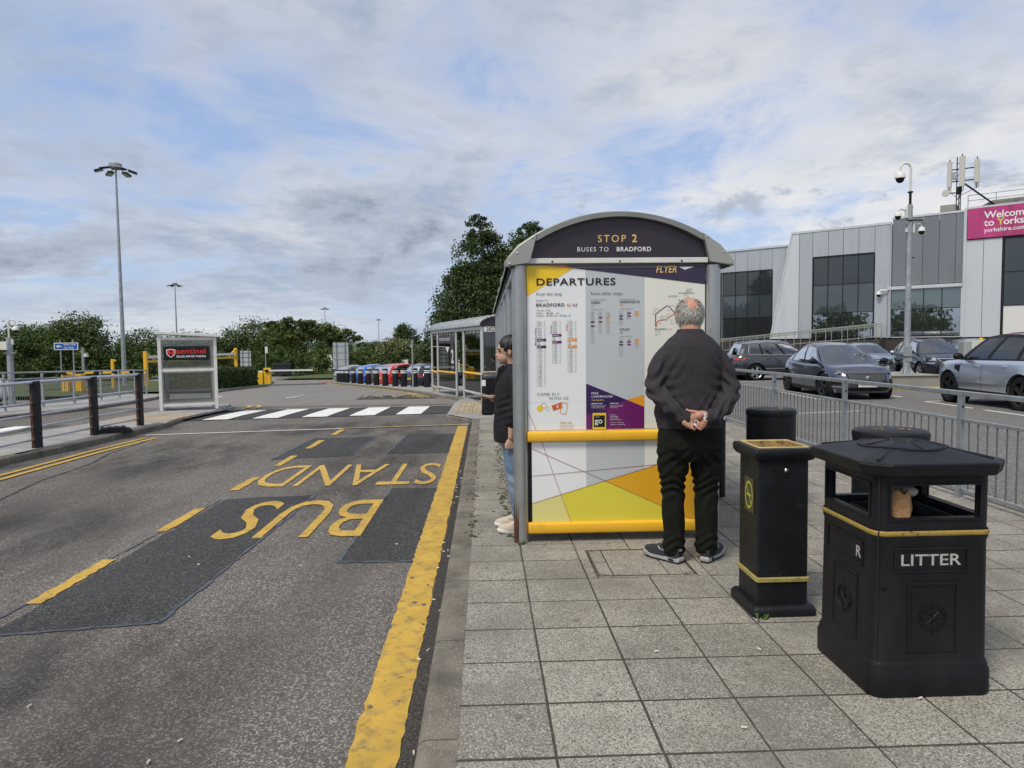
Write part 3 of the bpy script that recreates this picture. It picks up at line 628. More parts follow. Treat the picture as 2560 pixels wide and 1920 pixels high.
T_('BUSES TO', .0125, .382, 1.803, 'p_txt', sp=1.1); T_('BRADFORD', .0235, .381, 1.764, bold=.02, sp=1.1, fit=(.21, .0245)); T_('A2', .021, .607, 1.764, 'p_red', bold=.012); T_('A3', .021, .652, 1.764, 'p_pur', bold=.012)
T_('TRAVEL TIME', .0115, .382, 1.730, 'p_txt', sp=1.1); T_('Shipley', .0115, .382, 1.711, 'p_txt'); T_('38 mins', .0115, .455, 1.711, bold=.02); T_('A3', .0115, .53, 1.711, 'p_txt'); T_('Bradford', .0115, .382, 1.692, 'p_txt'); T_('43 mins  A2  |  58 mins  A3', .0115, .455, 1.692, bold=.008)
def table(x, z, rows, step, cap, codes, bar, barname, xw=.066, vert=None):
    """timetable column: times, route codes and the two coloured bars"""
    zz = z; a, b = [], []
    for t, c in rows:
        if t == '#': field([(x - .002, zz - cap * .45), (x + xw, zz - cap * .45), (x + xw, zz + cap * 1.35), (x - .002, zz + cap * 1.35)], bar, po, 2, 'printed_bar'); text(c, cap, (lx(x + .002), -.0072, zz), M['t_white'], po, bold=.012)
        else:
            T_(t, cap, x + .004, zz, 'p_txt' if len(t) == 4 else 'p_blk', bold=0 if len(t) == 4 else .015)
            if c: T_(c, cap * .75, x + xw - .018, zz, 'p_txt')
        zz -= step
    ln(po, (x - .003, z + cap * 1.3), (x - .003, zz + step - cap * .3), .0006, 'p_txt')
    if vert: text(vert, cap * 1.1, (lx(x - .008), -.0072, z - step * len(vert) * .55), M['p_mar' if bar == 'p_pur' else 'p_red' if bar == 'p_ora' else 'p_blk'], po, rot=(PI / 2, -PI / 2, 0), bold=.006)
A, B = 'A3', 'A2'
wk = [('0615', B), ('0650', B), ('0715', A), ('0741', B), ('0825', A), ('0850', B), ('0932', A), ('0950', A), ('#', 'then at'), ('32', B), ('50', A), ('#', 'until'), ('1432', B), ('1450', A), ('1537', B), ('1550', A), ('1632', B), ('1655', A), ('1755', B), ('1807', B), ('1850', A), ('1902', B), ('2000', A), ('1957', B), ('2042', B), ('2055', A), ('2127', B), ('2155', A), ('2227', B)]
sat = [('0627', B), ('0650', B), ('0727', A), ('0750', A), ('0832', B), ('0850', A), ('#', 'then at'), ('32', B), ('50', A), ('#', 'until'), ('1832', B), ('1850', A), ('1927', B), ('1955', A), ('2027', B), ('2055', A), ('2127', B), ('2155', A), ('2227', B)]
sund = [('0627', B), ('0650', B), ('0727', A), ('0750', A), ('0827', B), ('0850', A), ('0932', B), ('0950', A), ('#', 'then at'), ('32', B), ('00', A), ('#', 'until'), ('1732', B), ('1800', A), ('1827', B), ('1855', A), ('1927', B), ('1955', A), ('2027', B), ('2055', A), ('2127', B), ('2155', A), ('2227', B)]
table(.387, 1.648, wk, .0169, .0105, 1, 'p_navy', 0, vert='Mondays to Fridays'); table(.502, 1.648, sat, .0169, .0105, 1, 'p_pur', 0, vert='Saturdays'); table(.617, 1.648, sund, .0169, .0105, 1, 'p_ora', 0, vert='Sundays')
T_('go to stand 1 for buses to', .0075, .790, 1.808, bold=.004); T_('LEEDS', .0165, .789, 1.783, bold=.018, sp=1.1); T_('A1', .0145, .789, 1.762, 'p_gold'); T_('TRAVEL TIME  38 mins', .007, .789, 1.736, 'p_txt')
T_('go to stand 3 for buses to', .0075, 1.004, 1.808, bold=.004); T_('HARROGATE', .0165, 1.003, 1.786, bold=.018, sp=1.1); T_('A2', .0145, 1.003, 1.764, 'p_red'); T_('TRAVEL TIME  36 mins', .007, 1.003, 1.738, 'p_txt')
T_('OTLEY', .0165, 1.003, 1.582, bold=.018, sp=1.1); T_('A3', .0145, 1.003, 1.560, 'p_pur'); T_('TRAVEL TIME  33 mins', .007, 1.003, 1.535, 'p_txt')
for (x, z, n1, n2, n3, c) in ((.790, 1.718, 7, 2, 12, 'p_navy'), (.848, 1.718, 4, 2, 8, 'p_pur'), (.906, 1.718, 4, 2, 8, 'p_ora'), (1.003, 1.718, 3, 1, 4, 'p_navy'), (1.062, 1.718, 1, 1, 2, 'p_pur'), (1.121, 1.718, 0, 1, 1, 'p_ora'), (1.003, 1.515, 2, 1, 8, 'p_navy'), (1.062, 1.515, 2, 1, 0, 'p_pur'), (1.121, 1.515, 1, 1, 3, 'p_ora')):
    table(x, z, [('0635', '')] * n1 + [('#', '')] + [('30', '')] * n2 + [('#', '')] + [('2115', '')] * n3, .0105, .0058, 1, c, 0, xw=.026)
T_('COME FLY', .0205, .383, 1.103, 'p_txt', sp=1.25, fit=(.165, .021)); T_('WITH US', .0205, .470, 1.072, 'p_txt', sp=1.25, fit=(.145, .021))
octo = lambda cx, cz, r, n=8: [(cx + r * math.cos(2 * PI * i / n + .39), cz + r * math.sin(2 * PI * i / n + .39)) for i in range(n)]
field(octo(.404, 1.009, .024), 'p_yel', po, 2)
def ring(cx, cz, r, w, m, a0=0, a1=360):
    n = 20; mb = MB()
    for i in range(n):
        t0, t1 = R(a0 + (a1 - a0) * i / n), R(a0 + (a1 - a0) * (i + 1) / n)
        mb.poly([(lx(cx + rr * math.cos(t)), -.0062, cz + rr * math.sin(t)) for rr, t in ((r - w, t0), (r + w, t0), (r + w, t1), (r - w, t1))])
    mb.build('printed_ring', M[m], po)
ring(.430, 1.030, .018, .0012, 'p_gold'); ring(.460, 1.008, .015, .0012, 'p_gold')
field([(.490, 1.028), (.560, 1.052), (.572, 1.012), (.502, .990)], 'p_red', po, 3)
for k in range(3): ring(.518, 1.018, .010 + .007 * k, .0016, 't_white', -25, 50)
ph = [(.566, 1.050), (.612, 1.042), (.594, .962), (.551, .974)]
for a, b in zip(ph, ph[1:] + ph[:1]): ln(po, a, b, .002, 'p_ora', 4)
T_('scan me', .019, .549, .893, 'p_gold', bold=.008); T_('to find the best', .0125, .549, .872, 'p_gold', bold=.004); T_('ticket for you', .0125, .549, .853, 'p_gold', bold=.004)
TW_ = lambda s_, cap, x, z, m='t_white', **k: text(s_, cap, (lx(x), -.0072, z), M[m], po, **k)
TW_('FREE', .0165, .788, 1.108, sp=1.15); TW_('CHAMPAGNE?', .0165, .788, 1.083, sp=1.12); TW_('YOU WISH BUT...', .009, .788, 1.060, 't_peach', bold=.02)
TW_('AIRPORT STAFF', .0085, .788, 1.034, bold=.03); TW_('UNDER 19S', .0085, .928, 1.034, bold=.03)
TW_('If you work at the airport you will\nget a FLASH FREE ticket for life\nand 50% off singles and returns', .0055, .788, 1.022, line=1.1); TW_('If you are under 19 you can get\nreduced price tickets on the\nTransdev Go app', .0055, .928, 1.022, line=1.1)
TW_('live times\nmobile tickets\ntrack your bus\ncheck for free seats', .0075, .928, .950, line=1.15); TW_('download the Transdev Go app', .0055, .928, .892); TW_('App Store  |  Google Play', .0075, .932, .876)
field([(.790, .846), (.905, .846), (.905, .985), (.790, .985)], 'p_vio', po, 4); field([(.797, .846), (.898, .846), (.898, .968), (.797, .968)], 'p_yel', po, 5)
field([(.806, .862), (.889, .862), (.889, .950), (.806, .950)], 'p_blk', po, 6); text('go', .042, (lx(.813), -.0085, .890), M['t_white'], po, bold=.012); text('transdev', .007, (lx(.815), -.0085, .936), M['t_white'], po)
text('FLYER', .048, (lx(1.275), -.0078, 2.008), M['t_peach'], po, shear=.22, bold=.012, fit=(.155, .050)); field([(1.445, 2.050), (1.56, 2.050), (1.49, 2.028)], 't_white', po, 6)
# route map
rm = [(1.272, 1.607), (1.272, 1.700), (1.305, 1.728), (1.355, 1.762), (1.372, 1.760), (1.412, 1.712), (1.425, 1.725)]
for a, b in zip(rm, rm[1:]): ln(po, a, b, .0028, 'p_mar')
rm2 = [(1.280, 1.607), (1.280, 1.640), (1.300, 1.655), (1.345, 1.660), (1.405, 1.698), (1.44, 1.72)]
for a, b in zip(rm2, rm2[1:]): ln(po, a, b, .0026, 'p_red')
ln(po, (1.445, 1.81), (1.47, 1.785), .002, 'p_mar')
T_('BRADFORD', .0105, 1.266, 1.585, bold=.02, sp=1.1); T_('A2 A3', .0105, 1.355, 1.585, 'p_red'); T_('Interchange', .006, 1.266, 1.572, 'p_txt'); T_('A3 OTLEY', .0105, 1.365, 1.828, bold=.015, sp=1.1); T_('A2 HARROGATE', .0105, 1.443, 1.851, bold=.015, sp=1.1); T_('bus station', .006, 1.48, 1.838, 'p_txt')
for (x, z, s_) in ((1.252, 1.737, 'Charlestown'), (1.252, 1.718, 'Shipley'), (1.246, 1.700, 'Saltaire'), (1.305, 1.683, 'Apperley Bridge'), (1.30, 1.668, 'Greengates'), (1.356, 1.730, 'Yeadon'), (1.36, 1.700, 'Rawdon'), (1.296, 1.630, 'Bolton'), (1.38, 1.762, 'Guiseley'), (1.38, 1.655, 'Nether'), (1.385, 1.63, 'Horsforth'), (1.35, 1.645, 'Idle'), (1.268, 1.55, 'Train station\nBus'), (1.50, 1.885, 'Town centre\nLeeds Road\nHornbeam\nPannal')): T_(s_, .0062, x, z, 'p_txt')
bx('printed_sheet_seam', M['p_grey'], po, lx(.312), lx(.749), -.0040, -.0038, 1.0535, 1.0545)
# ------------------------------------------------------------------ litter bin
M['amber'] = mat('chipped gold band', (.34, .23, .045), .5, var=.2, vs=20, dirt=(.05, .045, .03), ds=25, dth=(.58, .68))
M['silver_t'] = mat('flaking silver lettering', (.42, .42, .40), .5, dirt=(.014, .014, .016), ds=70, dth=(.58, .66), var=.1)
M['paper'] = mat('brown paper bag', (.36, .20, .09), .8, var=.25, vs=20, bump=.6, bs=25)
lb = root('litter_bin', 'big square black litter bin with LITTER plate, gold band and open windows', 'litter bin', (1.856, 3.085, 0))
H_ = .26
def ring_loft(levels, n=5):
    return [[(x, y, z) for x, y in rsq(h, h, r, n)] for z, h, r in levels]
mb = MB(); loft(mb, ring_loft([(0, .262, .06), (.012, .266, .06), (.105, .266, .06), (.120, .259, .055), (.130, .259, .055), (.142, .254, .05)])); mb.build('plinth', M['black'], lb, smooth=35)
mb = MB(); loft(mb, ring_loft([(.142, .2535, .05), (.150, .250, .05), (.655, .246, .05), (.668, .2505, .05), (.682, .2505, .05)])); body = mb.build('body', M['black'], lb, smooth=35)
mb = MB(); loft(mb, ring_loft([(.682, .2515, .05), (.687, .254, .05), (.699, .254, .05), (.703, .2515, .05)]), cap=False); mb.build('gold_band', M['amber'], lb, smooth=35)
# upper section: corner columns and rails leave four windows
mb = MB(); hh, r_, t_ = .246, .05, .03
for k in range(4):
    M4 = Matrix.Rotation(k * PI / 2, 4, 'Z'); P = []
    for i in range(6):
        a = R(90 * i / 5); P.append((hh - r_ + r_ * math.cos(a), hh - r_ + r_ * math.sin(a)))
    P = [(hh, .188)] + P + [(.188, hh), (.188, hh - t_), (hh - t_, hh - t_), (hh - t_, .188)]
    f4 = lambda p, q, w: tuple(M4 @ Vector((p, q, w)))
    mb.prism(P, f4, .703, .940)
    mb.box(hh - t_, hh, -.188, .188, .703, .755, M4); mb.box(hh - t_, hh, -.188, .188, .893, .940, M4)
    fr = [(-.196, -.188, .748, .900), (.188, .196, .748, .900), (-.188, .188, .748, .755), (-.188, .188, .893, .900)]
    for (a, b, c, d) in fr: mb.box(hh - .004, hh + .006, a, b, c, d, M4)
mb.build('window_frame', M['black'], lb, smooth=35)
mb = MB()
for k in range(4): mb.box(.150, .158, -.158, .158, .15, .735, Matrix.Rotation(k * PI / 2, 4, 'Z'))
mb.build('liner', M['dark'], lb); bx('inner_floor', M['dark'], lb, -.15, .15, -.15, .15, .55, .56)
def lid_loop(z, h, c): return [(h, -h + c, z), (h, h - c, z), (h - c, h, z), (-h + c, h, z), (-h, h - c, z), (-h, -h + c, z), (-h + c, -h, z), (h - c, -h, z)]
mb = MB(); loft(mb, [lid_loop(.936, .282, .075), lid_loop(.942, .303, .085), lid_loop(.985, .312, .09), lid_loop(.993, .308, .09), lid_loop(1.022, .185, .06), lid_loop(1.046, .075, .025)])
lid = mb.build('lid', M['black'], lb, bevel=.004)
mb = MB(); n = 40
zq_ = lambda x, y: float(np.interp(max(abs(x), abs(y), (abs(x) + abs(y)) / 1.67), [.075, .185, .296], [1.046, 1.022, .993]))
for rr in (.175,):
    pts = [(rr * math.cos(2 * PI * i / n), rr * math.sin(2 * PI * i / n), zq_(rr * math.cos(2 * PI * i / n), rr * math.sin(2 * PI * i / n))) for i in range(n + 1)]; mb.tube(pts, .007, 6)
for k in range(4):
    a = k * PI / 2 + PI / 4; mb.tube([(.05 * math.cos(a), .05 * math.sin(a), 1.046), (.345 * math.cos(a), .345 * math.sin(a), .9985)], .008, 6)
    a = k * PI / 2; mb.tube([(.06 * math.cos(a), .06 * math.sin(a), 1.045), (.17 * math.cos(a), .17 * math.sin(a), 1.026)], .006, 6)
mb.build('lid_rib', M['black'], lid, smooth=50)
mb = MB()
for i in range(60):
    a, r = rnd.uniform(0, 2 * PI), .065 * math.sqrt(rnd.random()); s_ = rnd.uniform(.003, .008); mb.ell((r * math.cos(a), r * math.sin(a), 1.047), (s_, s_ * .8, s_ * .5), 6, 4)
tag(mb.build('ash_grit', M['rubber'], lid), kind='stuff')
for k, nm in ((0, 'f'), (3, 'l')):     # front (-y) and left (-x) doors
    M4 = Matrix.Rotation(-PI / 2 if nm == 'l' else 0, 4, 'Z')
    d = bpy.data.objects.new('door', None)
    mb = MB()
    def fb(x0, x1, z0, z1, w=.008, dep=.0045):
        for a in ((x0, x1, z0, z0 + w), (x0, x1, z1 - w, z1), (x0, x0 + w, z0 + w, z1 - w), (x1 - w, x1, z0 + w, z1 - w)): mb.box(a[0], a[1], -.248 - dep, -.244, a[2], a[3], M4)
    fb(-.112, .108, .185, .485, .012); fb(-.095, .092, .203, .468, .005, .0025); fb(-.170, .146, .527, .632, .008)
    door = mb.build('door_panel', M['black'], lb, bevel=.0015)
    mb = MB()
    for rr in (.058, .046):
        pts = [(-.002 + rr * math.cos(2 * PI * i / 28), -.2505, .335 + rr * math.sin(2 * PI * i / 28)) for i in range(29)]; mb.tube([M4 @ Vector(p) for p in pts], .002, 5)
    for a in range(8):
        t = a * PI / 4; l = .075 if a % 2 == 0 else .04; mb.tube([M4 @ Vector((-.002, -.2505, .335)), M4 @ Vector((-.002 + l * math.cos(t), -.2505, .335 + l * math.sin(t)))], [.004, .0008], 5)
    mb.build('compass_emblem', M['black'], door, smooth=50)
    if nm == 'f':
        text('LITTER', .048, (-.140, -.2465, .556), M['silver_t'], door, bold=.012, fit=(.255, .047), th=.0012)
    else:
        text('R', .048, (-.2465, -.085, .556), M['silver_t'], door, rot=(PI / 2, 0, -PI / 2), bold=.012, th=.0012)
MB().lathe([(.013, 0), (.013, -.004), (.007, -.006)], 14, ax='y').build('lock', M['blacksat'], lb, smooth=40, loc=(-.213, -.2475, .471))
bx('seam', M['dark'], lb, -.2395, -.2365, -.2475, -.244, .15, .93)
mb = MB(); lp = []
for j, (z, s_) in enumerate(((0, 1.), (.05, 1.08), (.10, .95), (.125, .85))): lp.append([(s_ * (.045 + .008 * math.sin(i * 2.1 + j)) * math.cos(2 * PI * i / 12), s_ * (.034 + .006 * math.cos(i * 1.7 + j)) * math.sin(2 * PI * i / 12), z + .012 * math.sin(i * 1.9 + j * 2) * (j > 1)) for i in range(12)])
loft(mb, lp, cap=False); pb = mb.build('paper_bag', M['paper'], smooth=50, loc=(1.735, 2.89, .735)); tag(pb, 'crumpled brown paper bag stuffed in the big litter bin', 'paper bag')
mb = MB(); mb.ell((0, 0, 0), (.03, .025, .022), 12, 8); o = mb.build('plastic_lid', mat('clear plastic', (.55, .58, .6), .15, alpha=.5), smooth=60, loc=(1.80, 2.92, .85)); tag(o, 'crushed clear plastic cup lid beside the brown paper bag', 'cup lid')

# ------------------------------------------------------------------ square ash bin
ab = root('ash_bin', 'tall square black ash bin with yellow rim tray and no-entry style cigarette plate', 'ash bin', (1.606, 3.89, 0))
mb = MB(); loft(mb, [[(x, y, z) for x, y in rsq(h, h * 1.06, .02, 3)] for z, h in ((0, .176), (.035, .176), (.052, .165), (.058, .148))]); mb.build('base', M['blackpaint'], ab, smooth=40)
mb = MB(); loft(mb, [[(x, y, z) for x, y in rsq(h, h * 1.04, .012, 3)] for z, h in ((.058, .140), (.845, .138))]); bd = mb.build('body', M['blackpaint'], ab, smooth=40)
mb = MB(); loft(mb, [[(x, y, z) for x, y in rsq(h, h * 1.04, .014, 3)] for z, h in ((.180, .140), (.184, .149), (.203, .149), (.208, .140))]); mb.build('gold_band', mat('painted gold band', (.33, .27, .08), .5, var=.25, vs=18, bump=.3), ab, smooth=40)
def holl(levels): 
    mb = MB(); loft(mb, [[(x, y, z) for x, y in rsq(h, h * 1.04, .012, 3)] for z, h in levels], cap=False); return mb
holl([(.845, .139), (.855, .158), (.875, .170), (.900, .172), (.915, .166), (.918, .140)]).build('rim', M['blackpaint'], ab, smooth=50)
M['tray'] = mat('stained yellow tray', (.34, .22, .07), .6, var=.3, vs=10, dirt=(.035, .028, .02), ds=12, dth=(.45, .6))
holl([(.918, .1405), (.923, .139), (.923, .132), (.917, .130)]).build('tray_rim', mat('pale yellow rim', (.52, .38, .16), .5, var=.2, vs=10), ab, smooth=40); holl([(.917, .130), (.86, .124)]).build('tray', M['tray'], ab, smooth=40); bx('tray_floor', M['dark'], ab, -.125, .125, -.129, .129, .855, .860)
mb = MB()
for i in range(26): x, y = rnd.uniform(-.11, .11), rnd.uniform(-.11, .11); a = rnd.uniform(0, PI); mb.tube([(x, y, .866), (x + .02 * math.cos(a), y + .02 * math.sin(a), .868 + rnd.uniform(0, .008))], .004, 6)
tag(mb.build('cigarette_ends', mat('cigarette ends', (.5, .4, .28), .9, rnd_obj=.2, var=.4, vs=30), ab), kind='stuff')
pt = bx('sign_plate', mat('brass sign plate', (.055, .055, .02), .5), ab, -.1435, -.1405, -.085, .045, .545, .735)
ys = mat('brass sign yellow', (.40, .36, .06), .5)
mb = MB(); n = 30
for i in range(n):
    a0, a1 = 2 * PI * i / n, 2 * PI * (i + 1) / n; mb.add([(-.1448, -.02 + rr * math.cos(t), .640 + 1.35 * rr * math.sin(t)) for rr, t in ((.046, a0), (.058, a0), (.058, a1), (.046, a1))], [(0, 1, 2, 3)])
mb.add([(-.1448, -.02 + x, .640 + z) for x, z in ((-.038, -.048), (-.030, -.055), (.038, .048), (.030, .055))], [(0, 1, 2, 3)]); mb.add([(-.1446, -.02 + x, .640 + z) for x, z in ((-.034, -.008), (.034, -.008), (.034, .006), (-.034, .006))], [(0, 1, 2, 3)])
mb.build('pictogram', ys, pt)
for X, Z, r in ((.012, .795, .012), (-.045, .800, .004), (-.045, .765, .004), (.012, .768, .005)): MB().lathe([(r, 0), (r, -.006), (r * .5, -.012)], 10, ax='y').build('bolt', M['stain'] if r > .01 else M['blackpaint'], ab, smooth=40, loc=(X, -.144, Z))
# weed at its foot
def weed(name, loc, label, n=14, s=.05):
    mb = MB()
    for i in range(n):
        a = rnd.uniform(0, 2 * PI); l = s * rnd.uniform(.5, 1.2); w = l * .18; t = rnd.uniform(.3, 1.1); d = Vector((math.cos(a) * math.cos(t), math.sin(a) * math.cos(t), math.sin(t))); sd = Vector((-math.sin(a), math.cos(a), 0)) * w; b = Vector((rnd.uniform(-s, s) * .4, rnd.uniform(-s, s) * .4, 0))
        mb.add([b, b + d * l * .5 + sd, b + d * l - Vector((0, 0, l * .15)), b + d * l * .5 - sd], [(0, 1, 2, 3)])
    o = mb.build(name, M['weed'], loc=loc); tag(o, label, 'weed')
M['weed'] = mat('weed leaves', (.06, .13, .02), .7, var=.4, vs=30)
weed('weed', (1.46, 3.69, 0), 'small green weed at the foot of the square ash bin'); weed('weed', (.255, 5.20, 0), 'tuft of weed at the rusted foot of the near shelter post', 16, .04)

# ------------------------------------------------------------------ round black drum bins and the slim bollard
def drum(name, x, y, r, h, label, lit):
    d = root(name, label, 'drum bin', (x, y, 0), group='round black drum bins by the rail')
    mb = MB(); prof = [(r * .97, 0)]
    for z in (.33, .52, .68): prof += [(r * .985, h * z - .006), (r * .955, h * z), (r * .985, h * z + .006)]
    mb.lathe(prof + [(r * .985, h * .93)], 40).build('barrel', M['black'], d, smooth=35)
    l = MB().lathe([(r * .985, h * .93), (r, h * .935), (r * 1.01, h * .97), (r * .985, h * .99), (r * .93, h), (.0001, h + .004)], 40, cap=False).build('lid', M['black'], d, smooth=35)
    mb = MB()
    for i in range(lit): a, q = rnd.uniform(0, 2 * PI), r * .6 * math.sqrt(rnd.random()); s_ = rnd.uniform(.004, .010); mb.ell((q * math.cos(a), q * math.sin(a), h + .006), (s_ * 1.6, s_, s_ * .5), 6, 4)
    tag(mb.build('ash_grit', M['tray'], l), kind='stuff')
drum('drum_bin', 2.535, 6.2, .212, .893, 'round black drum bin standing behind the square ash bin', 20)
drum('drum_bin', 2.84, 4.86, .245, .862, 'round black drum bin half hidden behind the big litter bin lid', 12)
M['reflect'] = mat('white reflective band', (.82, .83, .82), .4)
bl = root('bollard', 'slim black bollard with one white band behind the standing man', 'bollard', (2.212, 6.72, 0))
MB().lathe([(.09, 0), (.09, .9), (.082, .93), (.05, .945)], 28).build('shaft', M['black'], bl, smooth=35); MB().lathe([(.0912, .748), (.0912, .795)], 28, cap=False).build('band', M['reflect'], bl, smooth=35)

# ------------------------------------------------------------------ galvanised pedestrian rail on the right
gr = root('guard_rail', 'galvanised pedestrian guard rail between the pavement and the right car park', 'guard rail', (4.44, 0, 0))
bar_me = MB().tube([(0, 0, .09), (0, 0, .72)], .0065, 6).mesh('infill_bar', M['galv_shade'], 60)
py_ = [2.15 + 2.15 * k for k in range(11)]
for y in py_:
    mb = MB(); mb.box(-.035, .035, -.006, .002, -.12, .985); mb.box(-.035, -.028, -.05, -.006, -.12, .985); mb.box(-.012, .022, -.0065, -.055, 0, .001)
    p = mb.build('post', M['galv'], gr, loc=(0, y, pav(y)))
    MB().box(-.045, .045, -.045, .045, -.01, .008).build('base_plate', M['galv2'], p); MB().lathe([(.011, 0), (.011, -.01)], 8, ax='y').build('bolt', M['dark'], p, loc=(.008, -.0065, .86))
for a, b in zip(py_, py_[1:]):
    za, zb = pav(a), pav(b)
    def rail(z, w, h): 
        mb = MB(); P = [(x, y, zz + z + dz) for (y, zz) in ((a, za), (b, zb)) for x in (-w, w) for dz in (-h, h)]
        mb.add(P, [(0, 1, 3, 2), (4, 6, 7, 5), (0, 4, 5, 1), (2, 3, 7, 6), (0, 2, 6, 4), (1, 5, 7, 3)]); return mb
    rail(.985, .022, .022).build('top_rail', M['galv'], gr, bevel=.006); rail(.735, .016, .016).build('middle_rail', M['galv'], gr, bevel=.004); rail(.085, .016, .014).build('bottom_rail', M['galv'], gr, bevel=.004)
    n = 18
    for i in range(1, n):
        y = a + (b - a) * i / n; inst('infill_bar', bar_me, gr, (0, y, pav(y)))

# ------------------------------------------------------------------ left island with its dark railing
isl = MB(); I0 = [(-6.42, 2), (-6.55, 8), (-6.60, 10), (-6.42, 11.5), (-6.42, 14.4), (-6.75, 16.2), (-6.9, 18.2), (-6.95, 19.4), (-7.35, 20.6)]; I1 = [(-9.2, 2), (-8.9, 8), (-8.7, 10), (-8.5, 11.5), (-8.15, 14.4), (-8.2, 16.2), (-8.3, 18.2), (-8.2, 19.4), (-7.7, 20.6)]
for i in range(len(I0) - 1): isl.add([(p[0], p[1], pav(p[1]) + .0) for p in (I1[i], I0[i], I0[i + 1], I1[i + 1])], [(0, 1, 2, 3)])
io = tag(isl.build('traffic_island', M['slab']), kind='structure')
kerb_run(I0[:5], io, .915, side=-1, top=.005); kerb_run(I0[4:], io, .6, side=-1, top=-.01); kerb_run([I1[-1]] + I1[::-1][1:], io, .915, side=-1, top=.005); kerb_run([I0[-1], (-7.5, 21.0), I1[-1]], io, .3, side=-1, top=-.01)
for j in range(14):
    for i in range(3):
        y0 = 10.2 + j * .62; x0 = -6.6 - i * .62 - .6; 
        if x0 < np.interp(y0, [p[1] for p in I1], [p[0] for p in I1]) + .15: continue
        MB().cham(x0, x0 + .612, y0, y0 + .612, pav(y0) - .05, pav(y0 + .3) + .006 - .003 * ((i + j) % 2), .004).build('paving_slab', M['tactile' if j in (7, 8, 9) and i < 2 else 'slab'], io)
M['railbar'] = mat('polished rail', (.55, .57, .60), .3, .85, .1, 4)
M['rustpost'] = mat('black post flaking to rust', (.010, .011, .014), .55, var=.3, vs=6, spec=.3)
dr = root('railing', 'dark steel post railing with five polished rails on the left island', 'railing', (0, 0, 0))
pp = [(-6.77, 7.85), (-6.755, 9.35), (-6.73, 10.86), (-6.70, 12.37), (-6.675, 13.93)]
for (x, y) in pp:
    p = MB().box(-.045, .045, -.10, .045, -.02, .985 + .02).build('post', M['rustpost'], dr, loc=(x, y, pav(y)), rot=(0, 0, R(8)), bevel=.004)
    MB().box(-.046, -.008, -.103, -.1005, .0, .83).build('rust_face', M['rust'], p)
for z, r, m in ((.985, .030, 'railbar'), (.68, .018, 'railbar'), (.50, .018, 'railbar'), (.32, .018, 'railbar'), (.135, .018, 'railbar')):
    for (a, b) in zip(pp, pp[1:]): MB().tube([(a[0], a[1] - .03, pav(a[1]) + z), (b[0], b[1] - .03, pav(b[1]) + z)], r, 10).build('rail', M[m], dr, smooth=50)
rb = root('rubber_foot', 'low black rubber sign foot lying beside the dark railing', 'sign base', (-6.57, 12.72, pav(12.7)), R(30))
mb = MB(); mb.prism([(-.30, 0), (.30, 0), (.27, .06), (.1, .095), (-.1, .095), (-.27, .06)], lambda p, q, w: (p, w, q), -.16, .16); mb.build('block', M['rubber'], rb, bevel=.01)
for i in range(4): bx('tread', M['rubber'], rb, -.2 + i * .11, -.15 + i * .11, -.165, .165, .07, .102, .004)
# cigarette ends and chips by the kerb
mb = MB()
for i in range(46):
    y = rnd.uniform(2.2, 9); x = rnd.choice((rnd.uniform(-.35, -.28), rnd.uniform(-.36, -.27), rnd.uniform(-2.6, 2.5))); a = rnd.uniform(0, PI); z = .009 if x > -.13 else -.09
    mb.tube([(x, y, z), (x + .022 * math.cos(a), y + .022 * math.sin(a), z)], .0042, 6)
tag(mb.build('cigarette_ends', mat('spent filters', (.62, .58, .5), .9)), 'scattered cigarette ends in the gutter and on the slabs', 'litter', kind='stuff')
# chewing-gum spots on slabs and line
mb = MB()
for i in range(45):
    x, y = rnd.uniform(-.1, 3.2), rnd.uniform(2.2, 7); s_ = rnd.uniform(.008, .02); mb.lathe([(s_, 0), (s_ * .9, .001), (.0001, .0012)], 9, (x, y, .0022), cap=False)
for i in range(9):
    y = rnd.uniform(2.5, 6); s_ = rnd.uniform(.006, .016); mb.lathe([(s_, 0), (.0001, .001)], 9, (rnd.uniform(-.54, -.37), y, -.0872), cap=False)
tag(mb.build('gum_spots', mat('trodden gum', (.155, .145, .13), .8)), 'dark trodden chewing gum spots on the slabs', 'gum', kind='stuff')
weed('leaf_litter', (1.98, 4.35, .003), 'single dark curled dead leaf on the slabs beside the ash bin', 3, .05)

# moss and grime along the slab joint under the shelter side
mb = MB()
for i in range(420):
    y = 5.4 + 8.6 * rnd.random() ** 1.3; x = rnd.choice((.165, .17, .24, -.128)) + rnd.gauss(0, .022 if rnd.random() < .8 else .05); s_ = rnd.uniform(.006, .020); mb.ell((x, y, pav(y) + .001), (s_ * 1.2, s_ * 1.5, .004), 6, 4)
tag(mb.build('moss', mat('moss and grime', (.045, .052, .022), .95, var=.5, vs=30)), 'moss and grime in the slab joint beside the near shelter', 'moss', kind='stuff')
# ------------------------------------------------------------------ foliage
def leaf_mat(name, a, b):
    m = bpy.data.materials.new(name); m.use_nodes = True; nt = m.node_tree; N = nt.nodes; L = nt.links; p = N['Principled BSDF']; p.inputs['Roughness'].default_value = .55; p.inputs['Specular IOR Level'].default_value = .35
    at = N.new('ShaderNodeAttribute'); at.attribute_name = 'tint'; mx = N.new('ShaderNodeMix'); mx.data_type = 'RGBA'; L.new(at.outputs['Fac'], mx.inputs[0]); mx.inputs[6].default_value = (*a, 1); mx.inputs[7].default_value = (*b, 1); L.new(mx.outputs[2], p.inputs['Base Color'])
    tr = N.new('ShaderNodeBsdfTranslucent'); L.new(mx.outputs[2], tr.inputs[0]); ms = N.new('ShaderNodeMixShader'); ms.inputs[0].default_value = .32; L.new(p.outputs[0], ms.inputs[1]); L.new(tr.outputs[0], ms.inputs[2]); L.new(ms.outputs[0], N['Material Output'].inputs[0]); return m
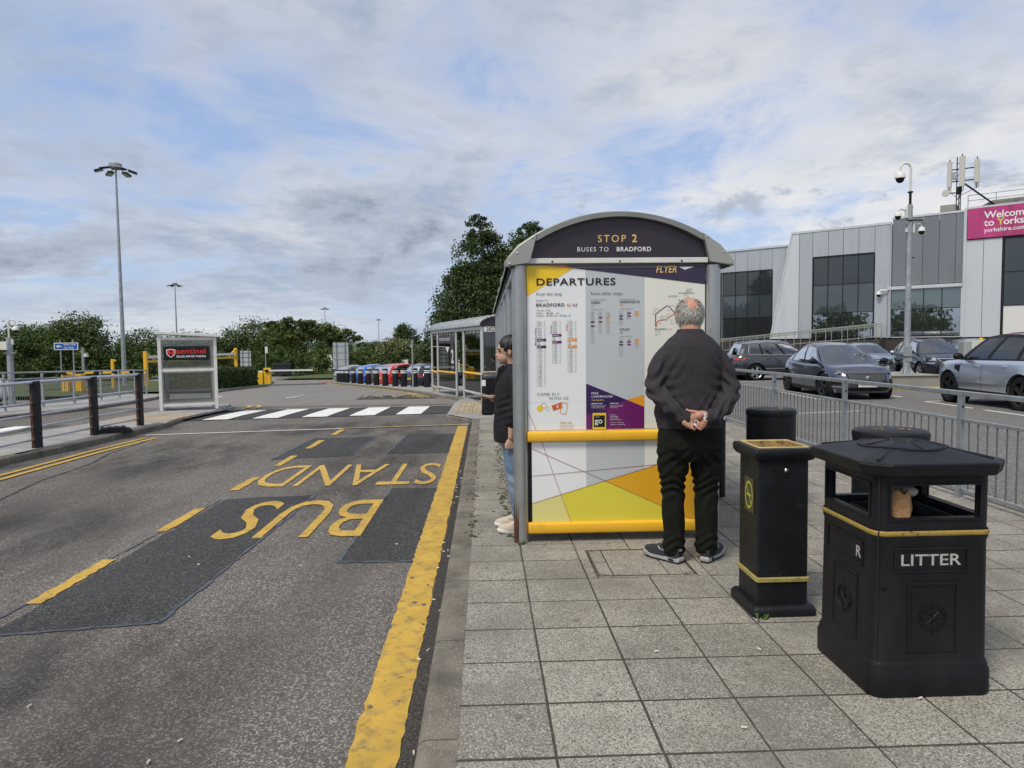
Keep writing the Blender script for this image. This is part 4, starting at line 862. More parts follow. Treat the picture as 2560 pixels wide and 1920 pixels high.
M['leaf'] = leaf_mat('broad leaves', (.034, .058, .016), (.115, .170, .042)); M['leafd'] = leaf_mat('dark broad leaves', (.024, .043, .013), (.088, .135, .034)); M['leaf2'] = leaf_mat('olive leaves', (.048, .074, .020), (.155, .195, .05)); M['leaf3'] = leaf_mat('pale blossoming leaves', (.06, .085, .03), (.33, .33, .15)); M['leaf4'] = leaf_mat('hedge leaves', (.036, .058, .018), (.11, .15, .04))
def leaves_mesh(name, blobs, n, size, m, seed, clump=26, spread=.16, fill=.25):
    g = np.random.default_rng(seed); B = np.array(blobs, float); vol = (B[:, 3] * B[:, 4] * B[:, 5]) ** (2 / 3); k = max(1, n // clump)
    bi = g.choice(len(B), k, p=vol / vol.sum()); d = g.normal(size=(k, 3)); d /= np.linalg.norm(d, axis=1, keepdims=True); d[:, 2] = np.where(d[:, 2] < -.75, -d[:, 2], d[:, 2])
    rad = np.where(g.random(k) < fill, g.uniform(.3, .85, k), g.uniform(.82, 1.04, k))[:, None]
    cc = B[bi, :3] + d * B[bi, 3:] * rad; rr = B[bi, 3:].min(1) * spread * g.uniform(.7, 1.5, k)
    tint = g.random(k)
    c = np.repeat(cc, clump, 0) + np.clip(g.normal(size=(k * clump, 3)), -1.5, 1.5) * np.repeat(rr, clump)[:, None] * np.array([1, 1, .75])
    od = np.repeat(d, clump, 0); nrm = od * .6 + g.normal(size=od.shape) * .75 + np.array([0, 0, .45]); nrm /= np.linalg.norm(nrm, axis=1, keepdims=True)
    t = g.normal(size=od.shape); t -= nrm * (t * nrm).sum(1, keepdims=True); t /= np.linalg.norm(t, axis=1, keepdims=True); b = np.cross(nrm, t)
    s = (size * g.uniform(.6, 1.35, len(c)))[:, None]
    V = np.stack([c - t * s, c + b * s * .55 + nrm * s * .12, c + t * s - nrm * s * .25, c - b * s * .55 + nrm * s * .12], 1).reshape(-1, 3)
    F = np.arange(len(V)).reshape(-1, 4); me = mesh_np(name, V, F, m)
    tt = np.clip(np.repeat(tint, clump) * .75 + g.random(len(c)) * .35 - .05, 0, 1); a = me.attributes.new('tint', 'FLOAT', 'POINT'); a.data.foreach_set('value', np.repeat(tt, 4).astype(np.float32)); return me
def trunk_mb(h, r, limbs, seed, lean=(0, 0)):
    g = random.Random(seed); mb = MB(); pts = [Vector((lean[0] * t * t, lean[1] * t * t, h * t)) + Vector((g.uniform(-.03, .03) * h * t, g.uniform(-.03, .03) * h * t, 0)) for t in (0, .2, .45, .7, 1)]
    mb.tube(pts, [r * 1.25, r, r * .8, r * .6, r * .3], 9)
    for (tx, ty, tz, z0) in limbs:
        i = min(3, int(z0 * 4)); st = pts[i].lerp(pts[i + 1], .5); e = Vector((tx, ty, tz)); mid = st.lerp(e, .5) + Vector((g.uniform(-.2, .2), g.uniform(-.2, .2), .15 * (e - st).length))
        mb.tube([st, st.lerp(mid, .5), mid, mid.lerp(e, .55), e], [r * .5, r * .42, r * .32, r * .2, r * .06], 6)
    return mb
def tree(name, label, loc, blobs, n, size, m='leaf', seed=1, trunk=(2., .15), group=None, cat='tree', core=.62, **k):
    t = root(name, label, cat, loc, group=group); ls = [(b[0], b[1], b[2] + b[5] * .3, .3 + .15 * (i % 4)) for i, b in enumerate(blobs)]
    trunk_mb(max(trunk[0], max(b[2] for b in blobs) * .75), trunk[1], ls, seed).build('trunk', M['bark'], t, smooth=60)
    inst('crown', leaves_mesh('crown', blobs, n, size, M[m], seed, **k), t)
    return t
# big tree beyond the far shelter
bt = [(-.9, 0, 4.2, 2.6, 2.6, 2.6), (.9, .5, 4.6, 3.0, 2.6, 2.8), (-2.3, -.2, 2.6, 1.9, 2.0, 1.8), (-.6, .2, 7.4, 1.75, 1.7, 1.9), (2.2, .3, 7.3, 1.7, 1.7, 1.8), (-.75, .1, 9.2, .75, .8, 1.2), (2.5, .2, 8.9, .9, .9, .9), (-1.9, 0, 5.8, 1.1, 1.3, 1.3), (3.2, .4, 5.0, 2.0, 2, 2.2), (.8, .2, 6.3, 1.9, 1.8, 1.9), (-3.6, -.3, 1.5, 1.0, 1.2, 1.1), (.5, 0, 2.2, 2.8, 2.4, 1.9)]
tree('broadleaf_tree', 'tall dark green broadleaf tree behind the far bus shelter', (.45, 45, pav(45) + .2), bt, 80000, .09, 'leafd', 3, (6, .3), fill=.2, spread=.13, clump=40)
# tree belt on the left and behind the entrance road
belt = [  # px-derived positions: x, y, half width, top height above base, kind, label
 (-62, 88, 5.2, 4.9, 'leaf2', 'low olive tree at the left edge behind the camera pole'),
 (-53.0, 84, 4.4, 6.0, 'leaf', 'round dark tree directly behind the blue car park sign'),
 (-55, 90, 5.0, 6.2, 'leaf2', 'brownish olive tree just left of the blue car park sign'),
 (-45.5, 82, 3.8, 7.2, 'leaf', 'tallest dark tree of the left belt beside the tall lamp mast'),
 (-41.5, 88, 4.0, 5.4, 'leaf', 'dark tree filling the gap right of the tall lamp mast'),
 (-37, 92, 4.0, 5.3, 'leaf2', 'pale olive tree behind the left end of the yellow height gantry'),
 (-33.5, 96, 4.2, 5.4, 'leaf', 'dark tree behind the roof of the black sign smoking shelter'),
 (-31, 98, 5.0, 7.0, 'leaf', 'wide dark tree above the clipped hedge and grey sign back'),
 (-26.8, 94, 3.6, 6.6, 'leaf2', 'light green tree between the grey sign back and the cherry tree'),
 (-25.5, 112, 5.5, 7.0, 'leaf', 'dense tree behind the barrier arm'),
 (-14.5, 118, 3.4, 4.6, 'leaf2', 'olive tree behind the right hand grey sign back'),
 (-19.0, 122, 3.6, 4.3, 'leaf', 'dark tree just right of the cherry tree canopy'),
 (-11.0, 122, 2.8, 3.8, 'leaf2', 'low olive tree above the blue parked car roof'),
 (-12.6, 112, 2.3, 6.9, 'leaf', 'small dark domed tree behind the pale blossoming bush'),
 (-4.6, 72, 1.6, 4.0, 'leaf2', 'narrow olive tree left of the far shelter by the thin pole'),
]
for i, (x, y, hw, h, k, lab) in enumerate(belt):
    g = random.Random(50 + i); bl_ = [(0, 0, h * .55, hw * .8, hw * .7, h * .45)] + [(g.uniform(-.6, .6) * hw, g.uniform(-.5, .3) * hw, h * g.uniform(.3, .72), hw * g.uniform(.35, .55), hw * g.uniform(.35, .5), h * g.uniform(.18, .28)) for _ in range(7)] + [(g.uniform(-.8, .8) * hw, -.2 * hw, h * .18, hw * .5, hw * .4, h * .2) for _ in range(4)]
    tree('belt_tree', lab, (x, y, pav(y) - .1), bl_, 11000, .15 if h > 5 else .14, k, 60 + i, (2, .16), 'trees of the belt beyond the road', fill=.12, clump=20, spread=.20)
# understorey thicket behind the left rail: reads as one mass
bl_ = [(-62 + i * 3.4, 78 + (i % 3) * 2.5 + i * .35, pav(80) + 1.0 + .4 * (i % 2), 2.6, 2.0, 1.5) for i in range(16)]
o = inst('thicket', leaves_mesh('thicket', bl_, 26000, .17, M['leaf'], 90, clump=20)); tag(o, 'dark thicket of shrubs under the trees behind the left rails', 'thicket', kind='stuff')
bl_ = [(-21 + i * 2.1, 108 + (i % 2) * 3, pav(110) + .9, 2.0, 1.6, 1.3 + .5 * (i % 2)) for i in range(11)]
o = inst('thicket', leaves_mesh('thicket', bl_, 12000, .17, M['leaf2'], 91, clump=20)); tag(o, 'olive thicket behind the parked cars', 'thicket', kind='stuff')
# cherry tree: two leaning stems, spreading layered canopy with gaps
ch = root('cherry_tree', 'spreading cherry tree with layered canopy on the grass behind the barrier', 'tree', (-21.0, 89, pav(89)))
for nm, lean, limbs, sd in (('trunk', (-1.5, 0), [(-4.6, 0, 5.0, .6), (-3.2, .3, 6.3, .75), (-1.2, 0, 6.6, .8), (.8, .2, 5.4, .7)], 5), ('trunk', (1.6, 0), [(1.5, 0, 5.6, .8), (3.6, .2, 4.9, .7), (4.6, 0, 3.8, .6)], 6)):
    trunk_mb(4.2, .14, limbs, sd, lean).build(nm, M['bark'], ch, smooth=60, loc=(-1.4 if sd == 5 else .8, 0, 0))
cb = [(-5.3, 0, 6.1, 1.0, .8, .35), (-4.0, 0, 5.6, 1.3, 1, .5), (-3.3, 0, 6.4, .9, .8, .5), (-2.6, 0, 4.6, 1.8, 1.4, .8), (-1.2, 0, 6.0, 1.3, 1, .6), (-.5, 0, 4.8, 1.7, 1.3, .8), (1.2, 0, 5.4, 1.4, 1.1, .6), (2.4, 0, 4.6, 1.4, 1.1, .6), (3.7, 0, 4.9, 1.2, .9, .45), (4.9, 0, 4.2, 1.0, .8, .4), (5.6, 0, 3.5, .7, .6, .3), (-4.6, 0, 3.4, 1.3, 1.1, .9), (-2.8, 0, 2.8, 1.6, 1.2, .9), (2.2, 0, 3.6, 1.0, .9, .5)]
inst('crown', leaves_mesh('crown', cb, 11000, .16, M['leaf2'], 77, clump=18, spread=.3, fill=.4), ch)
pb_ = [(0, 0, 1.9, 2.5, 2.2, 1.9), (-1.2, -.5, 1.4, 1.4, 1.2, 1.2), (1.3, -.4, 1.5, 1.4, 1.2, 1.2)]
tree('blossoming_bush', 'pale yellowish blossoming round bush behind the red parked car', (-10.4, 84, pav(84)), pb_, 9000, .14, 'leaf3', 31, (1.2, .1), cat='bush', fill=.1)
RT = ['%s roadside tree beyond the left road, out of shot, mirrored in the terminal glass' % w for w in ('second', 'middle', 'fourth', 'hindmost', 'foremost')]
# trees on the far side of the left road, seen in the terminal glass
for i, (x, y) in enumerate(((-46, 8), (-50, 18), (-44, -4), (-52, -14), (-48, 28))):
    tree('roadside_tree', RT[i], (x, y, -.3), [(0, 0, 4.2, 4.6, 4.6, 3.6), (1.5, 2, 3.4, 3.6, 3.4, 2.8), (-1, -2.5, 3.2, 3.6, 3.4, 2.8)], 2600, .34, 'leaf', 120 + i, (3, .2), 'roadside trees on the left')

# ------------------------------------------------------------------ verge, hedge, left pavement
vg = MB(); vl = [(-12.4, 33.2), (-12.9, 35), (-14.3, 46.8), (-15.2, 50.3), (-17.4, 58.9), (-19.8, 66)]; vr = [(-15, 32.5), (-24, 35), (-28, 46.8), (-30, 50.3), (-34, 58.9), (-38, 66)]
for i in range(5): vg.add([(p[0], p[1], pav(p[1]) + .02) for p in (vr[i], vl[i], vl[i + 1], vr[i + 1])], [(0, 1, 2, 3)])
vo = tag(vg.build('grass_verge', M['grass']), kind='structure'); kerb_run(vl, vo, 1.2, top=.02, side=-1)
sheet('grass_far', [-19.5, -12, 6], [66, 75, 84, 92], lambda x, y: pav(y) + .06, M['grass'])
hd = root('hedge', 'clipped dark green hedge along the entrance road beside the yellow barrier', 'hedge', (0, 0, 0))
mb = MB(); hp = [(-13.75, 36.2), (-14.7, 46.2), (-17.6, 46.6), (-16.2, 36.2)]
g = np.random.default_rng(5); V = []
n = 15000; u, v, w = g.random(n), g.random(n), g.random(n)
A_, B_, C_, D_ = [np.array(p) for p in hp]
front = g.random(n) < .55; u2 = np.where(front, g.random(n) ** 3 * .12, u); hz_ = np.where(front, w * 1.08, 1.02 + .10 * g.random(n)) + .05 * np.sin(v * 30)
pxy = (1 - u2)[:, None] * ((1 - v)[:, None] * A_ + v[:, None] * B_) + u2[:, None] * ((1 - v)[:, None] * D_ + v[:, None] * C_)
ne = 3200; e = g.random(ne); pe = (1 - e)[:, None] * A_ + e[:, None] * D_; pxy[:ne] = pe + g.normal(size=(ne, 2)) * .06; hz_[:ne] = g.random(ne) * 1.1
c = np.column_stack([pxy + g.normal(size=(n, 2)) * .05, hz_ + np.interp(pxy[:, 1], [35.6, 41, 57], [-.67, -.87, -1.46])])
nr = g.normal(size=(n, 3)); nr /= np.linalg.norm(nr, axis=1, keepdims=True); t = np.cross(nr, g.normal(size=(n, 3))); t /= np.linalg.norm(t, axis=1, keepdims=True); b = np.cross(nr, t); s_ = (.075 * g.uniform(.6, 1.4, n))[:, None]
V = np.stack([c - t * s_, c + b * s_ * .6, c + t * s_, c - b * s_ * .6], 1).reshape(-1, 3); me = mesh_np('foliage', V, np.arange(len(V)).reshape(-1, 4), M['leaf4']); a = me.attributes.new('tint', 'FLOAT', 'POINT'); a.data.foreach_set('value', np.repeat(np.clip(g.random(n) * .8 + .3 * np.sin(c[:, 1] * 2.3) * .4, 0, 1), 4).astype(np.float32)); inst('foliage', me, hd)
mb = MB(); q = [(-13.95, 36.4), (-14.85, 46.0), (-17.4, 46.4), (-16.0, 36.4)]; mb.add([(x, y, pav(y)) for x, y in q] + [(x, y, pav(y) + .97) for x, y in q], [(4, 5, 6, 7), (0, 1, 5, 4), (1, 2, 6, 5), (2, 3, 7, 6), (3, 0, 4, 7)]); mb.build('inner_core', M['bark'], hd)  # solid dark core added inside the hedge so no light passes through
lp = MB(); k0 = [(-11.6, 6), (-11.3, 12), (-11.13, 16.6), (-10.95, 20.3), (-11.3, 23.4), (-11.85, 26), (-13.0, 29.6)]; k1 = [(x - 3.2 + .2 * i, y + .3 * (i > 4)) for i, (x, y) in enumerate(k0)]
for i in range(len(k0) - 1): lp.add([(p[0], p[1], pav(p[1])) for p in (k1[i], k0[i], k0[i + 1], k1[i + 1])], [(0, 1, 2, 3)])
lo_ = tag(lp.build('pavement_left', M['slab']), kind='structure'); kerb_run(k0, lo_, .915, side=-1, top=.004)
gv = MB(); gq = [(-15.5, 26.5), (-15.2, 30), (-19.2, 33), (-23, 36), (-24, 43), (-30, 60), (-60, 60), (-50, 30), (-25, 28)]
gv.poly([(x, y, pav(y) + .05) for x, y in gq[::-1]]); tag(gv.build('grass_verge', M['grass']), kind='structure')

# ------------------------------------------------------------------ left guard rail
lg = root('guard_rail', 'galvanised guard rail along the far left pavement behind the dark railing', 'guard rail', (0, 0, 0))
gp = [(-12.05, 15.2), (-12.1, 16.8), (-12.18, 18.4), (-12.27, 20.1), (-12.33, 21.7), (-12.6, 23.7), (-13.05, 25.75), (-13.5, 27.8), (-14.0, 29.8)]
for x, y in gp: MB().box(-.025, .025, -.025, .025, -.05, 1.0).build('post', M['galv'], lg, loc=(x, y, pav(y)))
bar2 = MB().tube([(0, 0, .1), (0, 0, .80)], .008, 5).mesh('infill_bar', M['galv_shade'], 60)
for a, b in zip(gp, gp[1:]):
    for z, r in ((.97, .022), (.80, .016), (.10, .016)): MB().tube([(a[0], a[1], pav(a[1]) + z), (b[0], b[1], pav(b[1]) + z)], r, 6).build('rail', M['galv'], lg, smooth=60)
    for i in range(1, 16): f = i / 16; x, y = a[0] + (b[0] - a[0]) * f, a[1] + (b[1] - a[1]) * f; inst('infill_bar', bar2, lg, (x, y, pav(y)))

# ------------------------------------------------------------------ smoking shelter with black sign board
M['dirty'] = glass('dirty clear sheet', (.90, .92, .91), .12, .08, dust=.045)
M['alu'] = mat('white aluminium frame', (.70, .70, .67), .45, var=.06, dirt=(.36, .35, .31), ds=7, dth=(.6, .8)); M['strip'] = mat('grubby grey strip', (.33, .31, .27), .7, var=.2, vs=12)
ss = root('smoking_shelter', 'small white framed clear-sided shelter with black and red sign board on the island', 'shelter', (-7.83, 17.38, pav(17.4)), R(24))
SW, SD, SH_ = 1.24, 1.15, 1.86
hz1 = lambda x: SH_ - .055 * x
for (x, y) in ((0, 0), (SW, 0), (0, SD), (SW, SD)):
    p = MB().box(x - .036, x + .036, y - .036, y + .036, 0, hz1(x)).build('post', M['alu'], ss, bevel=.004); bx('base_plate', M['rust'], p, x - .05, x + .05, y - .05, y + .05, 0, .012)
mb = MB(); q = [(-.09, -.12), (SW + .09, -.12), (SW + .09, SD + .12), (-.09, SD + .12)]; loft(mb, [[(x, y, hz1(x) + .002) for x, y in q], [(x, y, hz1(x) + .065) for x, y in q]]); mb.build('roof', M['alu'], ss, bevel=.006)
def wall(x0, y0, x1, y1, full=True):
    d = Vector((x1 - x0, y1 - y0, 0)); l = d.length; a = math.atan2(d.y, d.x); Mx = Matrix.Translation((x0, y0, 0)) @ Matrix.Rotation(a, 4, 'Z')
    h1 = min(hz1(x0), hz1(x1))
    for z0, z1 in ((.11, .175), (.955, 1.02), (h1 - .07, h1 - .005)): MB().box(.03, l - .03, -.022, .022, z0, z1, Mx).build('rail', M['alu'], ss, bevel=.003)
    for z0, z1 in ((.175, .955), (1.02, h1 - .07)):
        pn = MB().box(.05, l - .05, -.004, .004, z0 + .01, z1 - .01, Mx).build('clear_panel', M['dirty'], ss)
        mb = MB()
        for q in ((.035, .07, z0 + .004, z1 - .004), (l - .07, l - .035, z0 + .004, z1 - .004), (.07, l - .07, z0 + .004, z0 + .032), (.07, l - .07, z1 - .032, z1 - .004)): mb.box(q[0], q[1], -.012, .012, q[2], q[3], Mx)
        mb.build('clamp_strip', M['strip'], pn)
        for i in range(4):
            for z in (z0 + .018, z1 - .018): MB().lathe([(.009, 0), (.009, -.008)], 6, tuple(Mx @ Vector((.12 + (l - .24) * i / 3, 0, z))), 'y').build('bolt', M['blacksat'], pn)
wall(0, 0, SW, 0); wall(SW, SD, 0, SD); wall(0, SD, 0, 0)
sb = MB().prism([(p[0] + .60, p[1] + 1.40) for p in rsq(.51, .170, .03, 3)], lambda p, q, w: (p, w, q), -.045, -.028).build('sign_board', mat('black sign board', (.006, .006, .007), .25), ss)
M['s_red'] = flat('sign red', (.72, .035, .03)); sx = .10
text('sentinel', .10, (sx + .27, -.0465, 1.385), M['s_red'], sb, bold=.014, fit=(.655, .135)); text('SECURE AIRPORT PARKING', .036, (sx + .27, -.0465, 1.298), M['t_white'], sb, bold=.035, fit=(.655, .048))
shd = [(-.5, .42), (0, .5), (.5, .42), (.5, .0), (.36, -.28), (0, -.5), (-.36, -.28), (-.5, 0)]
for k, m_, ly in ((.20, 't_white', 0), (.165, 's_red', 1)): MB().poly([(sx + .15 + p * k, -.0462 - .0006 * ly, 1.405 + q * k * 1.05) for p, q in shd]).build('shield_emblem', M[m_], sb)
mb = MB(); mb.poly([(sx + .15 + p, -.0474, 1.405 + q) for p, q in ((-.022, .07), (.022, .07), (.028, .02), (-.028, .02))]); mb.poly([(sx + .15 + p, -.0474, 1.405 + q) for p, q in ((-.045, -.01), (.045, -.01), (.02, -.05), (.02, -.075), (-.02, -.075), (-.02, -.05))]); mb.build('keyhole_figure', M['p_blk'], sb)
bx('bench', M['strip'], ss, .1, SW - .1, SD - .35, SD - .08, .42, .46); bx('ash_tube', M['galv2'], ss, .10, .19, SD - .16, SD - .07, .02, 1.5)

# ------------------------------------------------------------------ lamp masts
def mast(label, x, y, h, r=.17, lamps=6):
    m = root('lamp_mast', label, 'lamp mast', (x, y, pav(y)), group='tall lamp masts')
    MB().tube([(0, 0, 0), (0, 0, h * .33), (0, 0, h * .66), (0, 0, h)], [r, r * .78, r * .56, r * .36], 14).build('column', M['galv2'], m, smooth=60); MB().box(-.3, .3, -.3, .3, -.02, .04).build('base_plate', M['galv2'], m)
    s_ = h / 15.3
    hd_ = MB().lathe([(.25 * s_, h - .1), (.42 * s_, h), (.42 * s_, h + .28 * s_), (.3 * s_, h + .34 * s_)], 12).build('head_ring', M['galv2'], m, smooth=40)
    for k in range(lamps):
        a = 2 * PI * k / lamps + .3; ca, sa = math.cos(a), math.sin(a); MB().tube([(.3 * s_ * ca, .3 * s_ * sa, h + .1 * s_), (.85 * s_ * ca, .85 * s_ * sa, h - .1 * s_)], .04 * s_, 6).build('arm', M['galv2'], m)
        Mx = Matrix.Translation((1.05 * s_ * ca, 1.05 * s_ * sa, h - .22 * s_)) @ Matrix.Rotation(a, 4, 'Z') @ Matrix.Rotation(R(18), 4, 'Y'); f = MB().box(-.26 * s_, .28 * s_, -.2 * s_, .2 * s_, -.06 * s_, .08 * s_, Mx).build('floodlight', M['blacksat'], m); MB().box(-.22 * s_, .24 * s_, -.17 * s_, .17 * s_, -.066 * s_, -.061 * s_, Mx).build('lens', M['offwhite'], f)
mast('tallest near lamp mast rising left of the white smoking shelter', -25.95, 52, 15.4)
mast('second lamp mast rising behind the smoking shelter roof', -54.5, 128, 14.8, .2)
mast('thin distant lamp mast above the cherry tree', -46, 207, 14.8, .2); mast('thinnest most distant lamp mast above the blossoming bush', -43, 290, 14.8, .24)

# ------------------------------------------------------------------ camera pole, signs, yellow things on the left
def dome(parent, loc, s=1., name='dome_camera'):
    o = MB().lathe([(.03 * s, .16 * s), (.09 * s, .12 * s), (.115 * s, .04 * s), (.12 * s, 0)], 18).build(name, M['offwhite'], parent, smooth=50, loc=loc); MB().lathe([(.095 * s, 0), (.085 * s, -.06 * s), (.05 * s, -.10 * s), (.0001, -.115 * s)], 16, cap=False).build('lens_dome', M['blacksat'], o, smooth=60); return o
cp = root('camera_pole', 'grey pole with white swan-neck dome camera and control box at the left edge', 'camera pole', (-13.3, 20.4, pav(20.4)))
MB().tube([(0, 0, 0), (0, 0, 1.95)], [.09, .075], 14).build('column', M['galv2'], cp, smooth=60)
MB().tube([(0, 0, 1.95)] + [(0, 0, 2.2), (0, 0, 2.34)] + [(.09 - .09 * math.cos(PI * i / 8), 0, 2.34 + .11 * math.sin(PI * i / 8)) for i in range(1, 8)] + [(.18, 0, 2.32), (.19, 0, 2.28)], .024, 10).build('swan_neck', M['offwhite'], cp, smooth=60)
dome(cp, (.19, 0, 2.15), .72); b_ = bx('control_box', M['offwhite'], cp, -.20, .02, -.16, -.06, 1.60, 1.83, .008); bx('warning_label', M['yellow'], b_, -.17, -.12, -.163, -.161, 1.62, 1.65); bx('cross_bar', M['galv2'], cp, -.12, .22, -.09, -.06, 1.50, 1.525); bx('bracket', M['offwhite'], cp, .06, .11, -.03, .03, 1.75, 1.9)
sg = root('direction_sign', 'blue Short Stay Car Park direction sign with white border on two grey posts', 'sign', (-29.0, 50.4, pav(50.4)))
for x in (-.42, .44): MB().tube([(x, 0, 0), (x, 0, 3.26)], .045, 8).build('post', M['galv2'], sg, smooth=60)
bd_ = MB().prism([(p[0], p[1] + 2.80) for p in rsq(.82, .245, .03, 2)], lambda p, q, w: (p, w, q), -.07, -.05).build('board', M['t_white'], sg); MB().prism([(p[0], p[1] + 2.80) for p in rsq(.77, .20, .02, 2)], lambda p, q, w: (p, w, q), -.074, -.07).build('blue_field', flat('sign blue', (.02, .10, .40)), bd_)
text('Short Stay', .125, (-.16, -.0765, 2.835), M['t_white'], bd_, bold=.02, fit=(.84, .135)); text('Car Park', .125, (-.15, -.0765, 2.645), M['t_white'], bd_, bold=.02, fit=(.68, .13))
MB().poly([(x - .45, -.0765, z + 2.80) for x, z in ((-.24, 0), (-.08, .095), (-.02, .095), (-.10, .03), (.16, .03), (.16, -.03), (-.10, -.03), (-.02, -.095), (-.08, -.095))]).build('arrow', M['t_white'], bd_)
def barrier_box(label, x, y, rz, arm, stripes, h=1.05, w=.40, up=.92, tall=True):
    o = root('barrier', label, 'barrier', (x, y, pav(y)), rz)
    MB().box(-w / 2, w / 2, -.2, .2, .04, h).build('cabinet', M['yellow'], o, bevel=.015); bx('plinth', M['galv2'], o, -w / 2 - .03, w / 2 + .03, -.23, .23, 0, .04); bx('door_gap', M['dark'], o, -.005, .005, -.204, -.2, .1, h - .25)
    bx('arm_clamp', M['blacksat'], o, -.12, .14, -.30, -.2, up - .08, up + .06)
    n = stripes
    for i in range(n): MB().prism([(.1 + arm * i / n, -.05), (.1 + arm * (i + 1) / n, -.05), (.1 + arm * (i + 1) / n + (.06 if i < n - 1 else 0), .05), (.1 + arm * i / n + (.06 if i else 0), .05)], lambda p, q, w: (p, w, up + q), -.28, -.24).build('arm_section', STR[i % 2], o)
    return o
STR = [M['yellow'], M['blacksat']]
barrier_box('yellow barrier cabinets with black and yellow striped arm behind the left rails', -20.3, 35.2, 0, 3.0, 7, 1.02, .34, .93)
o = root('barrier_cabinet', 'second yellow cabinet right beside the striped barrier arm', 'cabinet', (-19.75, 35.3, pav(35.3))); bx('cabinet', M['yellow'], o, -.17, .17, -.2, .2, .04, .86, .015); bx('plinth', M['galv2'], o, -.2, .2, -.22, .22, 0, .04)
STR = [M['white'], M['white'], M['white'], M['yellow']]
bb = barrier_box('yellow barrier with white arm across the entrance road beside the hedge', -15.05, 49.6, R(4), 3.0, 4, 1.12, .44, .95)
bx('side_cabinet', M['yellow'], bb, -.62, -.26, -.3, .1, 0, .86, .03); bx('side_top', M['white'], bb, -.6, -.3, -.28, .08, .86, .93); MB().tube([(-.12, .1, 1.1), (-.12, .1, 2.6)], .035, 8).build('sign_pole', M['galv'], bb, smooth=60); bx('pole_sign', M['white'], bb, -.13, .03, .06, .08, 2.15, 2.6)
gp_ = root('camera_post', 'short grey post with small white camera beside the yellow cabinets', 'post', (-21.05, 38, pav(38))); MB().tube([(0, 0, 0), (0, 0, 2.25)], .075, 10).build('column', M['galv'], gp_, smooth=60); bx('camera', M['offwhite'], gp_, .08, .24, -.1, .1, 1.75, 1.92, .01); MB().lathe([(.22, 0), (.20, .03), (.09, .06)], 12).build('flange', M['galv2'], gp_)
yp = root('height_post', 'single yellow post with short top arm in front of the tall mast', 'post', (-21.3, 41.4, pav(41.4))); bx('column', M['yellow'], yp, -.07, .07, -.07, .07, 0, 1.68, .01); bx('top_arm', M['yellow'], yp, .07, .2, -.04, .04, 1.56, 1.66, .01); bx('collar', M['white'], yp, -.12, .14, -.09, .09, .62, .74, .01)
# height gantry
ga = root('height_gantry', 'yellow height restriction gantry with white beam behind the smoking shelter', 'gantry', (0, 0, 0))
gl, gr_ = Vector((-22.3, 47.5, pav(47.5))), Vector((-21.46, 62, pav(62)))
for p, s_, hh_ in ((gl, 1, 2.30), (gr_, -1, 2.85)):
    d = (gr_ - gl).normalized() * s_; d.z = 0; b_ = MB().box(-.11, .11, -.11, .11, 0, hh_).build('post', M['yellow'], ga, loc=p, bevel=.01)
    MB().tube([Vector((0, 0, hh_ - .05)), d * 1.5 + Vector((0, 0, hh_ - .75))], .07, 6).build('brace', M['yellow'], b_)
bm_ = MB().box(0, 1, -.05, .05, -.05, .05).build('beam', M['yellow'], ga)
d = gr_ + Vector((0, 0, 2.05)) - gl - Vector((0, 0, 1.62)); MX_ = Matrix.Translation(gl + Vector((0, 0, 1.62))) @ d.to_track_quat('X', 'Z').to_matrix().to_4x4() @ Matrix.Diagonal((d.length, 1.3, 1.3, 1)); bm_.matrix_local = MX_
b2_ = MB().box(0, 1, -.05, .05, .16, .30).build('height_board', M['white'], ga); b2_.matrix_local = MX_
def sign_back(label, x, y, w, h, z0, rz, rails=5):
    o = root('road_sign', label, 'sign', (x, y, pav(y)), rz); grey = mat('grey sign back', (.42, .47, .48), .5, .2, .06, 3)
    MB().box(-w / 2, w / 2, -.02, .02, z0, z0 + h).build('panel', grey, o)
    for s_ in (-.28, .28): MB().tube([(s_ * w, -.07, 0), (s_ * w, -.07, z0 + h + (.25 if rails > 4 else 0))], .045, 8).build('post', M['galv'], o, smooth=60)
    for i in range(rails): bx('rail', M['blacksat'] if rails > 4 else M['galv2'], o, -w / 2, w / 2, -.045, -.02, z0 + h * (i + .5) / rails - .02, z0 + h * (i + .5) / rails + .02)
sign_back('grey back of a tall road sign standing behind the hedge', -23.3, 70, 1.08, 2.15, .55, R(-8), 5)
sign_back('grey back of a wide road sign behind the first black bollards', -12.3, 61, 1.28, 2.25, .95, R(4), 4)
sk = root('dumpster', 'dark wheeled dumpster on the grass behind the white barrier arm', 'dumpster', (-22.6, 80, pav(80)), R(10)); mb = MB(); loft(mb, [[(-.75, -.55, .12), (.75, -.55, .12), (.75, .55, .12), (-.75, .55, .12)], [(-.95, -.65, 1.15), (.95, -.65, 1.15), (.95, .65, 1.15), (-.95, .65, 1.15)]]); mb.build('tub', mat('dark blue steel', (.02, .024, .035), .6, var=.3), sk, bevel=.02)
mb = MB(); loft(mb, [[(-1., -.7, 1.15), (1., -.7, 1.15), (1., .7, 1.15), (-1., .7, 1.15)], [(-.9, -.6, 1.45), (.9, -.6, 1.45), (.9, .6, 1.45), (-.9, .6, 1.45)]]); mb.build('lid', M['black'], sk, bevel=.02)
for x in (-.65, .65): MB().lathe([(.1, -.04), (.1, .04)], 12, ax='y').build('wheel', M['rubber'], sk, loc=(x, -.5, .1))
